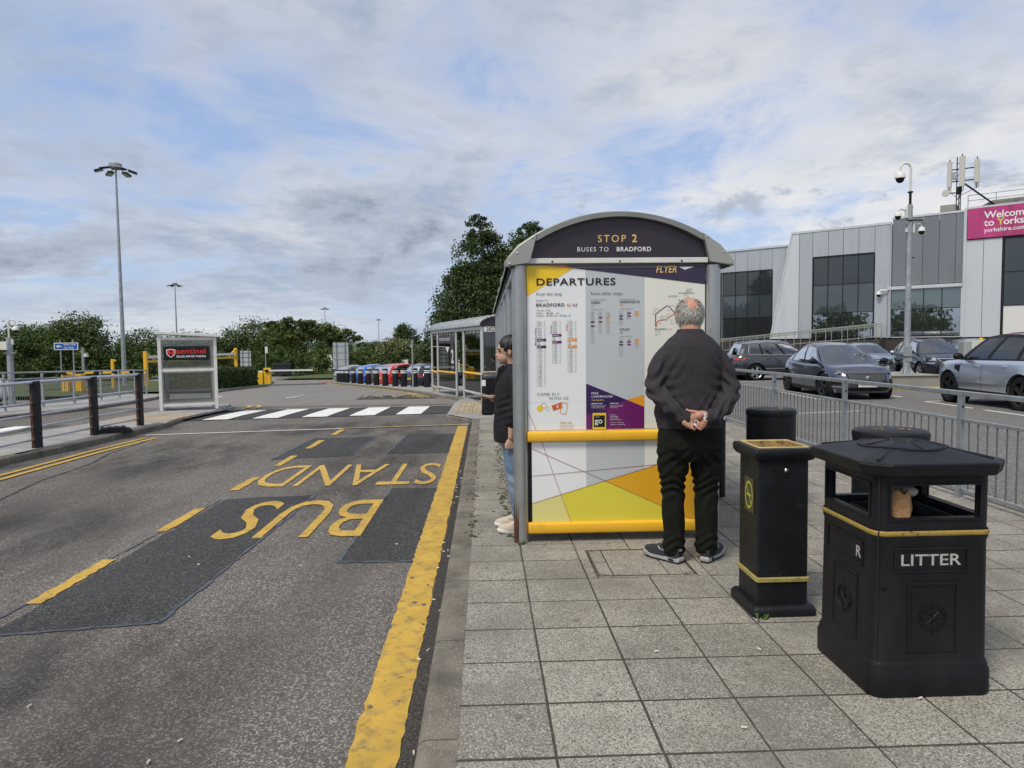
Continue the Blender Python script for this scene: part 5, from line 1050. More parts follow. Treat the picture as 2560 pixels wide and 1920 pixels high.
wc = root('white_cabin', 'white gabled cabin and fence panels behind the second cherry stem', 'cabin', (-20.3, 98, pav(98))); mb = MB(); mb.prism([(-1.3, 0), (1.3, 0), (1.3, 2.4), (0, 3.1), (-1.3, 2.4)], lambda p, q, w: (p, w, q), 0, 3); mb.build('wall', M['white'], wc); bx('door', M['galv2'], wc, -.3, .5, -.03, 0, 0, 2.0); bx('side_panel', M['white'], wc, -3.2, -1.6, .2, .3, 0, 1.5)
for i, (x, y, lab) in enumerate(((-22.9, 91, 'short yellow marker post on the far grass near the dumpster'), (-21.6, 90, 'yellow post pair member left of the white cabin'), (-21.25, 90, 'yellow post pair member nearest the white cabin'))):
    o = root('marker_post', lab, 'post', (x, y, pav(y)), group='yellow marker posts on the far grass'); bx('column', M['yellow'], o, -.09, .09, -.09, .09, 0, 1.0 + .7 * (i > 0), .02)
for i, (x, y, w, h, lab) in enumerate(((-3.4, 78, 1.15, 2.0, 'white ticket machine behind the thin pole'), (-1.3, 80, 1.2, 2.4, 'larger white charging cabinet beside the far shelter'), (.1, 80, .8, 2.4, 'narrow white charging cabinet next to the larger one'), (-9.3, 82, .9, 1.6, 'white notice box behind the blue parked car'))):
    o = root('white_cabinet', lab, 'cabinet', (x, y, pav(y)), group='white cabinets beyond the parked cars'); bx('case', M['white'], o, -w / 2, w / 2, -.3, .3, .1, h, .03); bx('plinth', M['galv2'], o, -w / 2 - .05, w / 2 + .05, -.35, .35, 0, .1); bx('screen', M['dark'], o, -.15, .15, -.305, -.3, h * .6, h * .75)
yf = root('yellow_frame', 'yellow tubular frame around the white cabinets beyond the parked cars', 'frame', (-3.0, 77, pav(77)))
for x in (-1.4, 1.2): MB().tube([(x, 0, 0), (x, 0, 2.0)], .04, 6).build('upright', M['yellow'], yf)
for z in (2.0, 1.0): MB().tube([(-1.4, 0, z), (1.2, 0, z)], .04, 6).build('bar', M['yellow'], yf)
# ------------------------------------------------------------------ black bollards on the corner
bpos = [(-2.88, 35.24), (-3.62, 36.3), (-4.24, 37.0), (-4.82, 38.1), (-5.55, 39.5), (-6.36, 41.6), (-7.17, 43.7), (-8.12, 46.4), (-9.08, 49.2), (-9.95, 51.5), (-10.6, 53.3), (-11.1, 54.7), (-11.5, 56.0), (-11.95, 57.6)]
ordw = ['nearest', 'second', 'third', 'fourth', 'fifth', 'sixth', 'seventh', 'eighth', 'ninth', 'tenth', 'eleventh', 'twelfth', 'thirteenth', 'farthest']
sh_me = MB().lathe([(.172, 0), (.168, .88), (.15, .94), (.06, .955)], 18).mesh('shaft', M['black'], 40); bd_me = MB().lathe([(.1712, .80), (.1705, .848)], 18, cap=False).mesh('band', M['reflect'], 40)
for i, (x, y) in enumerate(bpos):
    b_ = root('bollard', '%s black bollard with two white bands, counted from the far shelter' % ordw[i], 'bollard', (x, y, pav(y)), group='black bollards round the car park corner'); inst('shaft', sh_me, b_)
    for dz in (0, -.09): inst('band', bd_me, b_, (0, 0, dz)) if False else inst('band', bd_me, b_, (0, 0, dz))
tp = root('sign_pole', 'thin grey pole standing among the nearest black bollards', 'pole', (-3.53, 34.6, pav(34.6))); MB().tube([(0, 0, 0), (0, 0, 2.35)], .038, 8).build('column', M['galv'], tp, smooth=60); bx('small_plate', M['galv2'], tp, -.10, -.02, -.03, .0, 1.95, 2.1)

# ------------------------------------------------------------------ far bus shelter
M['post2'] = mat('pale aluminium post', (.58, .60, .60), .4, .5, .08, 5)
DX, DY = -1.95, 7.45; fa_ = math.atan2(DX, -DY); ang = math.atan2(-DX, DY)
fs = root('bus_shelter', 'far glazed bus shelter with ribbed arched roof and yellow rails', 'bus shelter', (-.09, 20.05, pav(20.05)), ang)
gnd = lambda l: pav(20.05 + l * .967) - pav(20.05)
EZ = 2.06
for l in (0, 2.27, 3.35, 6.56, 7.73):
    MB().tube([(0, l, gnd(l)), (0, l, EZ)], .05 if l == 0 else .045, 10).build('post', M['post2'], fs, smooth=60); MB().tube([(1.5, l, gnd(l)), (1.5, l, EZ)], .045, 8).build('post', M['post2'], fs, smooth=60)
for a, b in ((0, 2.27), (3.35, 6.56), (6.56, 7.73)):
    bx('glass_panel', M['pane'], fs, -.004, .004, a + .05, b - .05, gnd(b) + .25, EZ - .1)
    MB().tube([(-.02, a, gnd(a) + .76), (-.02, b, gnd(b) + .80)], .035, 8).build('yellow_rail', M['yellow'], fs, smooth=60); MB().tube([(0, a, gnd(a) + .18), (0, b, gnd(b) + .22)], .04, 8).build('bottom_rail', M['post2'], fs, smooth=60)
    n = max(2, int((b - a) / .45))
    for i in range(1, n): bx('clip', M['offwhite'], fs, -.02, .02, a + (b - a) * i / n - .02, a + (b - a) * i / n + .02, EZ - .13, EZ - .06)
MB().box(-.05, .05, -.02, 7.8, EZ - .04, EZ + .05).build('eave_beam', M['post2'], fs, bevel=.01); MB().box(1.45, 1.55, -.02, 7.8, EZ - .04, EZ + .05).build('eave_beam', M['post2'], fs)
ar = [(.75 - .86 * math.cos(PI * i / 16), EZ + .06 + .33 * math.sin(PI * i / 16) ** .85) for i in range(17)]
mb = MB()
for (x0, z0), (x1, z1) in zip(ar, ar[1:]): mb.add([(x0, -.1, z0), (x1, -.1, z1), (x1, 7.85, z1), (x0, 7.85, z0)], [(0, 1, 2, 3)])
M['roof2'] = mat('streaked grey roof sheet', (.36, .37, .38), .35, .3, .12, 3, dirt=(.2, .2, .19), ds=5, dth=(.55, .8))
r2 = mb.build('roof', M['roof2'], fs, smooth=60); sol = r2.modifiers.new('thick', 'SOLIDIFY'); sol.thickness = .03
for i in range(8): yk = -.08 + 7.9 * i / 7; MB().tube([(x, yk, z + .01) for x, z in ar], .022, 6).build('roof_rib', M['galv2'], r2, smooth=60)
mb = MB(); mb.poly([(x, -.06, z - .02) for x, z in ar[1:-1]] + [(1.5, -.06, EZ + .05), (0, -.06, EZ + .05)]); mb.build('fascia', M['fascia'], fs)
stp = bx('white_strip', M['offwhite'], fs, .05, 1.45, -.05, -.01, EZ - .10, EZ + .045); text('2827', .10, (.12, -.0515, EZ - .075), M['p_blk'], stp, bold=.02)
for z, m_, r_ in ((.80, 'yellow', .04), (.2, 'yellow', .04)): MB().tube([(.04, 0, z), (1.46, 0, z)], r_, 8).build('yellow_rail', M[m_], fs, smooth=60)
bx('glass_panel', M['pane'], fs, .08, 1.42, -.004, .004, .25, EZ - .12); M['smoke'] = mat('grey backing panel', (.055, .055, .052), .5, var=.2)
for a, b in ((.05, 2.2), (2.3, 4.6), (4.7, 6.5)): bx('back_panel', M['smoke'], fs, 1.47, 1.5, a, b, .3, EZ - .1)
bx('door_panel', M['smoke'], fs, 1.2, 1.24, 3.4, 4.2, .25, EZ - .1); MB().tube([(1.42, .1, .78), (1.42, 6.4, .78)], .035, 8).build('yellow_rail', M['yellow'], fs, smooth=60); bx('bench', M['blacksat'], fs, 1.0, 1.4, .5, 5.5, .40, .46)
bb_ = bx('banner', M['fascia'], fs, -.012, -.006, 3.5, 6.45, EZ - .42, EZ - .14); text('NEXT BUSES TO HARROGATE', .10, (-.0135, 6.2, EZ - .32), M['t_white'], bb_, rot=(PI / 2, 0, -PI / 2), bold=.012)
rnd_ = MB().prism([(p[0] + 3.95, p[1] + 1.16) for p in rsq(.34, .52, .28, 5)], lambda p, q, w: (w, p, q), -.014, -.008).build('stop_number', M['fascia'], fs); text('2', .42, (-.0155, 4.15, .98), M['t_white'], rnd_, rot=(PI / 2, 0, -PI / 2), bold=.03, fit=(.40, .46)); text('STOP HERE', .07, (-.0155, 4.2, .80), M['t_white'], rnd_, rot=(PI / 2, 0, -PI / 2), bold=.02)
MB().poly([(-.0135, 6.3 - a, 1.52 + z) for a, z in ((1.2, 0), (1.9, 0), (1.55, -.2))]).build('white_arrow', M['t_white'], fs); bx('white_stripe', M['t_white'], fs, -.013, -.012, 5.1, 7.6, 1.515, 1.53)
# grit bins seen through the far shelter
for x, y, w, lab in ((-1.60, 30.6, .21, 'ribbed yellow grit bin seen through the far shelter glass'), (-2.10, 30.9, .19, 'plain yellow grit bin at the left end of the far shelter')):
    o = root('grit_bin', lab, 'grit bin', (x, y, pav(y)), group='yellow grit bins'); mb = MB(); loft(mb, [[(-w * .85, -.26, 0), (w * .85, -.26, 0), (w * .85, .26, 0), (-w * .85, .26, 0)], [(-w, -.32, .72), (w, -.32, .72), (w, .32, .72), (-w, .32, .72)]]); mb.build('tub', M['yellow'], o, bevel=.02); mb = MB(); loft(mb, [[(-w - .03, -.35, .72), (w + .03, -.35, .72), (w + .03, .35, .72), (-w - .03, .35, .72)], [(-w * .8, -.25, .88), (w * .8, -.25, .88), (w * .8, .25, .88), (-w * .8, .25, .88)]]); mb.build('lid', M['yellow'], o, bevel=.02)
    for i in range(4): bx('rib', M['yellow'], o, -w * .7 + i * w * .4, -w * .55 + i * w * .4, -.335, -.28, .1, .65)
# black litter bin by the far shelter
fb_ = root('litter_bin', 'rounded black litter bin on the pavement in front of the far shelter', 'litter bin', (.16, 15.45, pav(15.4)))
mb = MB(); loft(mb, [[(x, y, z) for x, y in rsq(h, h, .09, 4)] for z, h in ((0, .25), (.06, .26), (.07, .25), (.34, .245), (.35, .255), (.38, .255), (.39, .245), (.78, .245))]); mb.build('body', M['black'], fb_, smooth=40)
mb = MB(); loft(mb, [[(x, y, z) for x, y in rsq(h, h, .09, 4)] for z, h in ((.78, .25), (.83, .25), (.885, .21), (.905, .15))]); mb.build('lid', mat('blue black lid', (.03, .035, .045), .4), fb_, smooth=50); bx('label', M['t_white'], fb_, -.245, -.16, -.2475, -.2455, .62, .75)
# ------------------------------------------------------------------ terminal building
M['clad'] = mat('silver cladding panel', (.43, .46, .49), .42, .3, .04, .5, .03, 30, rnd_obj=.04, dirt=(.36, .385, .405), ds=1.2, dth=(.5, .85), stretch=(1, 1, .25)); M['clad_d'] = mat('slate cladding panel', (.20, .215, .235), .42, .3, .07, .5, rnd_obj=.04, dirt=(.17, .183, .20), ds=1.2, dth=(.5, .85), stretch=(1, 1, .25)); M['clad_w'] = mat('white cladding panel', (.56, .585, .61), .42, .2, .06, .5, rnd_obj=.03, dirt=(.49, .51, .525), ds=1.2, dth=(.5, .85), stretch=(1, 1, .25))
M['mull'] = mat('black window frame', (.008, .008, .009), .4)
def pane_mat(name, dark, refl):
    m = bpy.data.materials.new(name); m.use_nodes = True; nt = m.node_tree; N = nt.nodes; L = nt.links; p = N['Principled BSDF']; p.inputs['Base Color'].default_value = (*dark, 1); p.inputs['Roughness'].default_value = .3
    g = N.new('ShaderNodeBsdfGlossy'); g.inputs['Roughness'].default_value = .015; g.inputs[0].default_value = (.8, .85, .85, 1); fr = N.new('ShaderNodeFresnel'); fr.inputs[0].default_value = 1.5; ad = N.new('ShaderNodeMath'); ad.operation = 'ADD'; L.new(fr.outputs[0], ad.inputs[0]); ad.inputs[1].default_value = refl; mx = N.new('ShaderNodeMixShader'); L.new(ad.outputs[0], mx.inputs[0]); L.new(p.outputs[0], mx.inputs[1]); L.new(g.outputs[0], mx.inputs[2]); L.new(mx.outputs[0], N['Material Output'].inputs[0]); return m
M['pane_d'] = pane_mat('dark upper glazing', (.012, .014, .016), .03); M['pane_m'] = pane_mat('grey blind behind glazing', (.035, .045, .05), .06); M['pane_r'] = pane_mat('mirrored lower glazing', (.01, .012, .012), .42); M['pane_g'] = pane_mat('green grey glazing', (.06, .085, .085), .12); M['pane_w'] = mat('white blanked glazing', (.66, .66, .63), .4)
bd = root('terminal_building', 'silver clad terminal building with tall dark windows and pink welcome sign', 'building', (26.66, 52.0, 0), R(-42.6))
def panel(x0, x1, z0, z1, m, y=0., name='cladding_panel', d=.06): return MB().box(x0 + .012, x1 - .012, y, y + d, z0, z1).build(name, M[m], bd, bevel=.006)
MB().box(-15.55, 20, .42, 18, -.3, 8.7).build('core_wall', M['clad'], bd); MB().box(-3.4, 20, .08, 16, 1.55, 9.6).build('core_wall', M['dark'], bd)
MB().box(-15.6, 20, .06, .42, -.3, 1.58).build('plinth', mat('dark brick plinth', (.05, .042, .038), .9, var=.3, vs=8), bd)
def window(x0, x1, z0, z1, cols, rows, mats, y=.02, fw=.05):
    w = MB(); w.box(x0 - .07, x1 + .07, y - .02, y + .05, z0 - .05, z0); w.box(x0 - .07, x1 + .07, y - .03, y + .05, z1, z1 + .09); w.box(x0 - .07, x0, y - .02, y + .05, z0, z1); w.box(x1, x1 + .09, y - .03, y + .05, z0, z1)
    wo = w.build('window', M['mull'] if z1 > 5 else M['clad_w'], bd); xs = [x0] + cols + [x1]; zs = [z0] + rows + [z1]
    for j in range(len(zs) - 1):
        for i in range(len(xs) - 1): MB().box(xs[i] + fw / 2, xs[i + 1] - fw / 2, y + .03, y + .045, zs[j] + fw / 2, zs[j + 1] - fw / 2).build('pane', M[mats[j]], wo, rot=(0, 0, 0))
    for x in xs[1:-1]: MB().box(x - fw / 2, x + fw / 2, y - .01, y + .06, z0, z1).build('mullion', M['mull'], wo)
    for z in zs[1:-1]: MB().box(x0, x1, y - .014, y + .06, z - fw / 2, z + fw / 2).build('transom', M['mull'], wo)
    return wo
# block A, set back
for a, b in zip([-15.6, -14.6, -13.6, -12.6, -11.6, -10.6, -9.6, -8.52, -7.49, -6.48], [-14.6, -13.6, -12.6, -11.6, -10.6, -9.6, -8.52, -7.49, -6.48, -5.50]): panel(a, b, 7.12, 8.78, 'clad', .36)
panel(-5.5, -4.48, 1.6, 8.78, 'clad', .36); panel(-4.48, -3.5, 1.6, 8.78, 'clad', .36); MB().box(-16, -3.6, .28, .5, 8.78, 8.93).build('parapet_cap', M['clad_w'], bd)
window(-9.55, -5.52, 1.6, 7.03, [-8.52, -7.49, -6.48], [3.34, 5.19], ['pane_d', 'pane_m', 'pane_d'], .36); window(-15.5, -9.8, 1.6, 7.03, [-14.3, -13.1, -12, -10.9], [3.34, 5.19], ['pane_d', 'pane_m', 'pane_d'], .36)
# block B with its slanted left edge
MB().prism([(-5.45, 1.58), (-3.28, 1.58), (-3.28, 9.62), (-3.85, 9.62)], lambda p, q, w: (p, w, q), -.02, .06).build('cladding_panel', M['clad_w'], bd); MB().prism([(-5.50, 1.58), (-5.38, 1.58), (-3.80, 9.62), (-3.92, 9.62)], lambda p, q, w: (p, w, q), -.06, .36).build('edge_fin', M['clad_w'], bd)
panel(-3.26, -2.28, 1.58, 9.62, 'clad', -.02)
for a, b in zip([-2.28, -1.15, -.09, .97, 2.05], [-1.15, -.09, .97, 2.05, 3.08]): panel(a, b, 7.75 if b < 2.5 else 1.58, 9.62, 'clad', -.02)
MB().box(-3.9, 3.1, -.06, .2, 9.62, 9.78).build('parapet_cap', M['clad_w'], bd); window(-2.2, 2.0, 1.63, 7.64, [-1.15, -.09, .97], [3.48, 5.58], ['pane_r', 'pane_m', 'pane_d'], -.02)
MB().tube([(3.12, -.06, 1.6), (3.12, -.06, 9.6)], .06, 8).build('downpipe', M['clad'], bd, smooth=60)
# block C
for a, b in zip([3.18, 4.05, 5.09, 6.07, 7.05], [4.05, 5.09, 6.07, 7.05, 7.55]): panel(a, b, 5.25, 9.92, 'clad_d', .02)
MB().box(3.15, 7.6, -.02, .2, 9.92, 10.06).build('parapet_cap', M['clad_w'], bd); MB().box(2.95, 7.5, -.14, .1, 4.98, 5.2).build('canopy_band', M['clad_w'], bd); window(2.98, 7.42, 1.62, 4.93, [4.11, 5.21, 6.31], [3.57], ['pane_r', 'pane_g'], .0)
# block D with the pink sign
for a, b in ((7.6, 8.65), (8.65, 9.68)): panel(a, b, 1.55, 8.0, 'clad_w', -.10)
MB().box(7.56, 17, -.14, .2, 10.05, 10.17).build('parapet_cap', M['clad_w'], bd); MB().box(7.52, 7.68, -.16, .2, 1.55, 10.05).build('corner_trim', M['clad_w'], bd)
window(9.80, 16.4, 1.55, 7.92, [11.1, 12.4, 13.7, 15.0], [3.60, 5.76], ['pane_w', 'pane_d', 'pane_d'], -.10)
pink = mat('pink sign board', (.46, .045, .19), .4, 0, .14, .8, dirt=(.22, .03, .08), ds=1.4, dth=(.5, .75), stretch=(1, 1, .35))
sgn = MB().box(7.72, 13.6, -.22, -.12, 8.06, 10.03).build('welcome_sign', pink, bd)
M['t_lime'] = flat('lime vinyl', (.62, .55, .06))
text('Welcome', .44, (8.66, -.222, 9.32), M['t_white'], sgn, bold=.02, sp=.97); text('to', .44, (8.66, -.222, 8.82), M['t_white'], sgn, bold=.02); text('Y', .46, (9.36, -.222, 8.82), M['t_lime'], sgn, bold=.03); text('orkshire', .44, (9.70, -.222, 8.82), M['t_white'], sgn, bold=.02, sp=.97); text('yorkshire.com', .27, (8.66, -.222, 8.42), M['t_white'], sgn, bold=.012)
# roof plant room and rail
M['conc'] = mat('weathered concrete wall', (.30, .29, .26), .9, 0, .2, 2, dirt=(.16, .155, .14), ds=2, dth=(.5, .75))
MB().prism([(7.9, 9.8), (20, 9.8), (20, 10.75), (8.9, 10.75), (7.95, 10.3)], lambda p, q, w: (p, w, q), 1.6, 6).build('plant_room', M['conc'], bd); MB().box(6.0, 6.9, .5, 2, 9.9, 10.6).build('plant_box', M['conc'], bd)
rr = root('roof_rail', 'thin metal safety rail on the terminal roof above the pink sign', 'railing', (26.66, 52.0, 0), R(-42.6))
for k in range(7): MB().tube([(7.5 + k * 1.6, 1.4, 10.2), (7.5 + k * 1.6, 1.4, 11.2)], .025, 6).build('post', M['galv2'], rr)
for z in (11.2, 10.85): MB().tube([(7.5, 1.4, z), (18, 1.4, z)], .022, 6).build('rail', M['galv2'], rr)
an = root('antenna_mast', 'rooftop mobile antenna mast with pale panels and slanting brace on the terminal', 'antenna', (26.66, 52.0, 0), R(-42.6))
ax, ay = 7.0, .9
for dx, dy in ((-.12, 0), (.12, 0), (0, .2)): MB().tube([(ax + dx, ay + dy, 9.9), (ax + dx, ay + dy, 13.8)], .035, 6).build('leg', M['blacksat'], an)
for k in range(9): MB().tube([(ax - .12, ay, 10.1 + k * .4), (ax + .12, ay, 10.3 + k * .4)], .022, 5).build('lattice', M['blacksat'], an)
apan = mat('antenna grey white', (.52, .51, .45), .5)
for (x, y, z0, z1, w) in ((6.46, .8, 11.8, 13.5, .14), (7.22, .6, 11.75, 13.75, .17), (8.02, 1.0, 11.95, 13.5, .15)):
    p = MB().prism([(q[0] + x, q[1] + y) for q in rsq(w, .08, .03, 3)], lambda p, q, w_: (p, q, w_), z0, z1).build('antenna_panel', apan, an); MB().tube([(x - .02, y + .16, z0 - .3), (x - .02, y + .16, z1 + .2)], .035, 6).build('pole', M['blacksat'], p)
    for k in range(3): MB().tube([(x - .08 + .08 * k, y, z0), (x - .08 + .1 * k, y, z0 - .25), (x, y + .15, z0 - .3), (ax, ay, z0 - .8)], .018, 5).build('cable', M['blacksat'], p)
for z in (13.0, 12.2): MB().tube([(6.46, .95, z), (8.02, 1.15, z)], .04, 6).build('cross_bar', M['blacksat'], an)
MB().tube([(7.35, .9, 11.95), (9.35, 1.7, 10.1)], .06, 6).build('brace', M['blacksat'], an); bx('radio_box', M['galv2'], an, 6.62, 6.95, .7, .9, 12.3, 12.8); bx('radio_box', M['blacksat'], an, 6.9, 7.15, .85, 1.1, 11.3, 11.8)
MB().lathe([(.02, .18), (.2, .1), (.24, 0), (.22, -.04)], 18, (6.3, .6, 11.42), 'y').build('dish', apan, an, smooth=50); MB().tube([(6.3, .7, 11.42), (6.9, .9, 11.4)], .04, 6).build('dish_arm', M['blacksat'], an)
wcam = root('wall_camera', 'small white dome camera on a bracket at the terminal corner', 'camera', (26.66, 52.0, 0), R(-42.6)); MB().tube([(2.95, -.2, 4.95), (2.55, -.3, 4.95), (2.45, -.3, 4.85)], .06, 8).build('bracket', M['offwhite'], wcam, smooth=60); dome(wcam, (2.42, -.3, 4.66), 1.5)
# ramp with handrail
rp = root('access_ramp', 'long access ramp with steel handrails rising in front of the terminal windows', 'ramp', (26.66, 52.0, 0), R(-42.6))
rz_ = lambda x: .35 + (x + 10.5) * .083
mb = MB(); mb.prism([(-12, -.3), (3.0, -.3), (3.0, rz_(3)), (-12, rz_(-12))], lambda p, q, w: (p, w, q), -2.3, -.6); mb.build('ramp_slab', mat('dark ramp wall', (.05, .05, .045), .9, var=.3, vs=3), rp)
M['rampr'] = mat('dull steel handrail', (.36, .39, .34), .45, .5)
for row, yy in enumerate((-2.2, -.8)):
    for k in range(14): x = -11.8 + k * 1.12; MB().tube([(x, yy, rz_(x)), (x, yy, rz_(x) + 1.1)], .026, 6).build('post', M['rampr'], rp)
    for dz in (1.1, .95, .2): MB().tube([(-12, yy, rz_(-12) + dz), (2.8, yy, rz_(2.8) + dz)], .026 if dz > 1 else .018, 6).build('handrail', M['rampr'], rp)

# ------------------------------------------------------------------ right car park furniture
pl_ = root('concrete_plinth', 'low concrete plinth with yellow kerb edge carrying the camera mast', 'plinth', (0, 0, 0))
MB().box(13.75, 15.75, 23.9, 26.6, -.25, .22).build('block', M['conc'], pl_, bevel=.03); MB().box(13.70, 15.8, 23.85, 26.65, .205, .235).build('cap', M['conc'], pl_, bevel=.008); MB().box(13.4, 15.9, 22.9, 23.7, -.25, -.14).build('kerb_edge', mat('faded yellow kerb', (.36, .28, .12), .9, var=.3, vs=5, dirt=(.2, .18, .14), ds=4), pl_, bevel=.02)
cm = root('camera_mast', 'tall grey mast with several white dome cameras in the right car park', 'camera mast', (14.98, 24.7, .235))
MB().tube([(0, 0, 0), (0, 0, 2.5), (0, 0, 5.95)], [.115, .10, .085], 16).build('column', M['galv2'], cm, smooth=60); MB().box(-.25, .25, -.25, .25, 0, .02).build('base_plate', M['galv2'], cm)
for a in range(4): t = a * PI / 2 + PI / 4; MB().prism([(.1, 0), (.27, 0), (.1, .28)], lambda p, q, w: (p * math.cos(t) - w * math.sin(t), p * math.sin(t) + w * math.cos(t), q), -.01, .01).build('gusset', M['galv2'], cm)
ac = bx('access_cover', M['galv'], cm, -.10, .11, -.14, -.06, .45, 1.0, .01); bx('strap', M['blacksat'], ac, -.125, .125, -.15, .1, .60, .63)
MB().tube([(0, 0, 5.95), (0, 0, 6.40)], .045, 8).build('spigot', M['blacksat'], cm); MB().lathe([(.09, 6.37), (.09, 6.41)], 12).build('collar', M['blacksat'], cm)
MB().tube([(0, 0, 6.40), (0, 0, 7.20)] + [(-.19 + .19 * math.cos(PI * i / 8), 0, 7.20 + .19 * math.sin(PI * i / 8)) for i in range(1, 9)] + [(-.38, 0, 7.10)], .04, 10).build('swan_neck', M['offwhite'], cm, smooth=60); dome(cm, (-.38, 0, 6.87), 1.5)
for sx_, z in ((-1, 5.67), (1, 5.15)):
    b_ = bx('bracket', M['offwhite'], cm, *(sorted((sx_ * .09, sx_ * .16))), -.06, .06, z - .18, z + .2, .01); MB().tube([(sx_ * .14, 0, z + .1), (sx_ * .35, 0, z + .14), (sx_ * .43, 0, z + .06)], .035, 8).build('camera_arm', M['offwhite'], b_, smooth=60); dome(cm, (sx_ * .43, 0, z - .12), 1.05)
MB().tube([(-.2, -.1, 5.40), (.42, -.1, 5.40)], .025, 6).build('cross_arm', M['blacksat'], cm); bx('junction_box', M['offwhite'], cm, -.13, -.09, -.05, .05, 5.0, 5.15); MB().tube([(.08, 0, 4.1), (.2, 0, 4.12)], .02, 6).build('stub', M['blacksat'], cm)
for z in (5.85, 5.25, 4.90): MB().lathe([(.095, z), (.095, z + .03)], 14, cap=False).build('clamp_band', M['galv'], cm)
cb_ = root('utility_cabinet', 'grey and cream utility cabinet between the navy and silver cars', 'cabinet', (17.3, 24.3, -.22), R(-18)); bx('case', mat('cream cabinet', (.56, .56, .50), .5, var=.05), cb_, -.30, .72, -.3, .3, .05, 1.62, .015); bx('side_case', mat('grey cabinet', (.30, .32, .31), .5), cb_, -.55, -.302, -.3, .3, .05, 1.60, .015)
for k in range(3): bx('vent', M['dark'], cb_, -.1, .05, -.304, -.3, 1.15 + k * .06, 1.17 + k * .06)
bx('lamp', M['yellow'], cb_, .0, .1, -.1, 0, 1.62, 1.72, .01)
# ------------------------------------------------------------------ cars
M['tyre'] = mat('tyre rubber', (.012, .012, .012), .85, spec=.2); M['trim'] = mat('black car trim', (.008, .008, .009), .5, spec=.3); M['cabin'] = mat('dark car interior', (.012, .012, .013), .9)
M['autoglass'] = glass('tinted car glass', (.30, .34, .34), .35); M['clearauto'] = glass('clear car glass', (.62, .68, .66), .3); M['screen'] = glass('windscreen glass', (.32, .36, .38), .75); M['privacy'] = glass('dark rear glass', (.06, .07, .07), .35)
M['tail'] = mat('red tail lamp', (.42, .012, .010), .2, coat=.5); M['lamp'] = mat('headlamp glass', (.45, .48, .5), .12, .6, coat=.8); M['rim'] = mat('alloy rim', (.50, .51, .53), .3, .9); M['rimd'] = mat('black alloy rim', (.012, .012, .013), .35); M['plate_w'] = flat('number plate white', (.68, .68, .66)); M['plate_y'] = flat('number plate yellow', (.70, .50, .04))
def paint(name, c, metal=.85): return mat(name, c, .24, metal, .02, 3, coat=1.)
wheel_cache = {}
def wheel_meshes(r, w, rim):
    k = (r, w, rim)
    if k in wheel_cache: return wheel_cache[k]
    ri = r * .70
    t = MB().lathe([(ri, -w / 2 + .01), (r * .93, -w / 2), (r * .985, -w / 2 + .02), (r, -w * .3), (r, w * .3), (r * .985, w / 2 - .02), (r * .93, w / 2), (ri, w / 2 - .01)], 32, ax='y', cap=False).mesh('tyre', M['tyre'], 40)
    mb = MB(); mb.lathe([(ri * 1.01, -w / 2 + .005), (ri * .95, -w / 2 + .02), (ri * .92, w * .1)], 32, ax='y', cap=False); n = 5
    for i in range(n):
        for da in (-.16, .16):
            a = 2 * PI * i / n + .3; c0, s0 = math.cos(a), math.sin(a); c1, s1 = math.cos(a + da), math.sin(a + da); y = -w / 2 + .035; e = .035 * r / .35
            px, pz = -math.sin(a + da), math.cos(a + da)
            P = [(.05 * c0 - e * px * .7, y - .015, .05 * s0 - e * pz * .7), (.05 * c0 + e * px * .7, y - .015, .05 * s0 + e * pz * .7), (ri * .96 * c1 + e * px * .6, y - .01, ri * .96 * s1 + e * pz * .6), (ri * .96 * c1 - e * px * .6, y - .01, ri * .96 * s1 - e * pz * .6)]
            mb.add(P + [(p[0], p[1] + .04, p[2]) for p in P], [(0, 1, 2, 3), (0, 4, 5, 1), (1, 5, 6, 2), (2, 6, 7, 3), (3, 7, 4, 0)])
    mb.lathe([(.06, -w / 2 + .015), (.06, -w / 2 + .06)], 14, ax='y'); rm_ = mb.mesh('rim', rim, 40); bk = MB().lathe([(ri * .92, w * .05), (.001, w * .05)], 20, ax='y', cap=False).mesh('brake', M['cabin']); wheel_cache[k] = (t, rm_, bk); return wheel_cache[k]
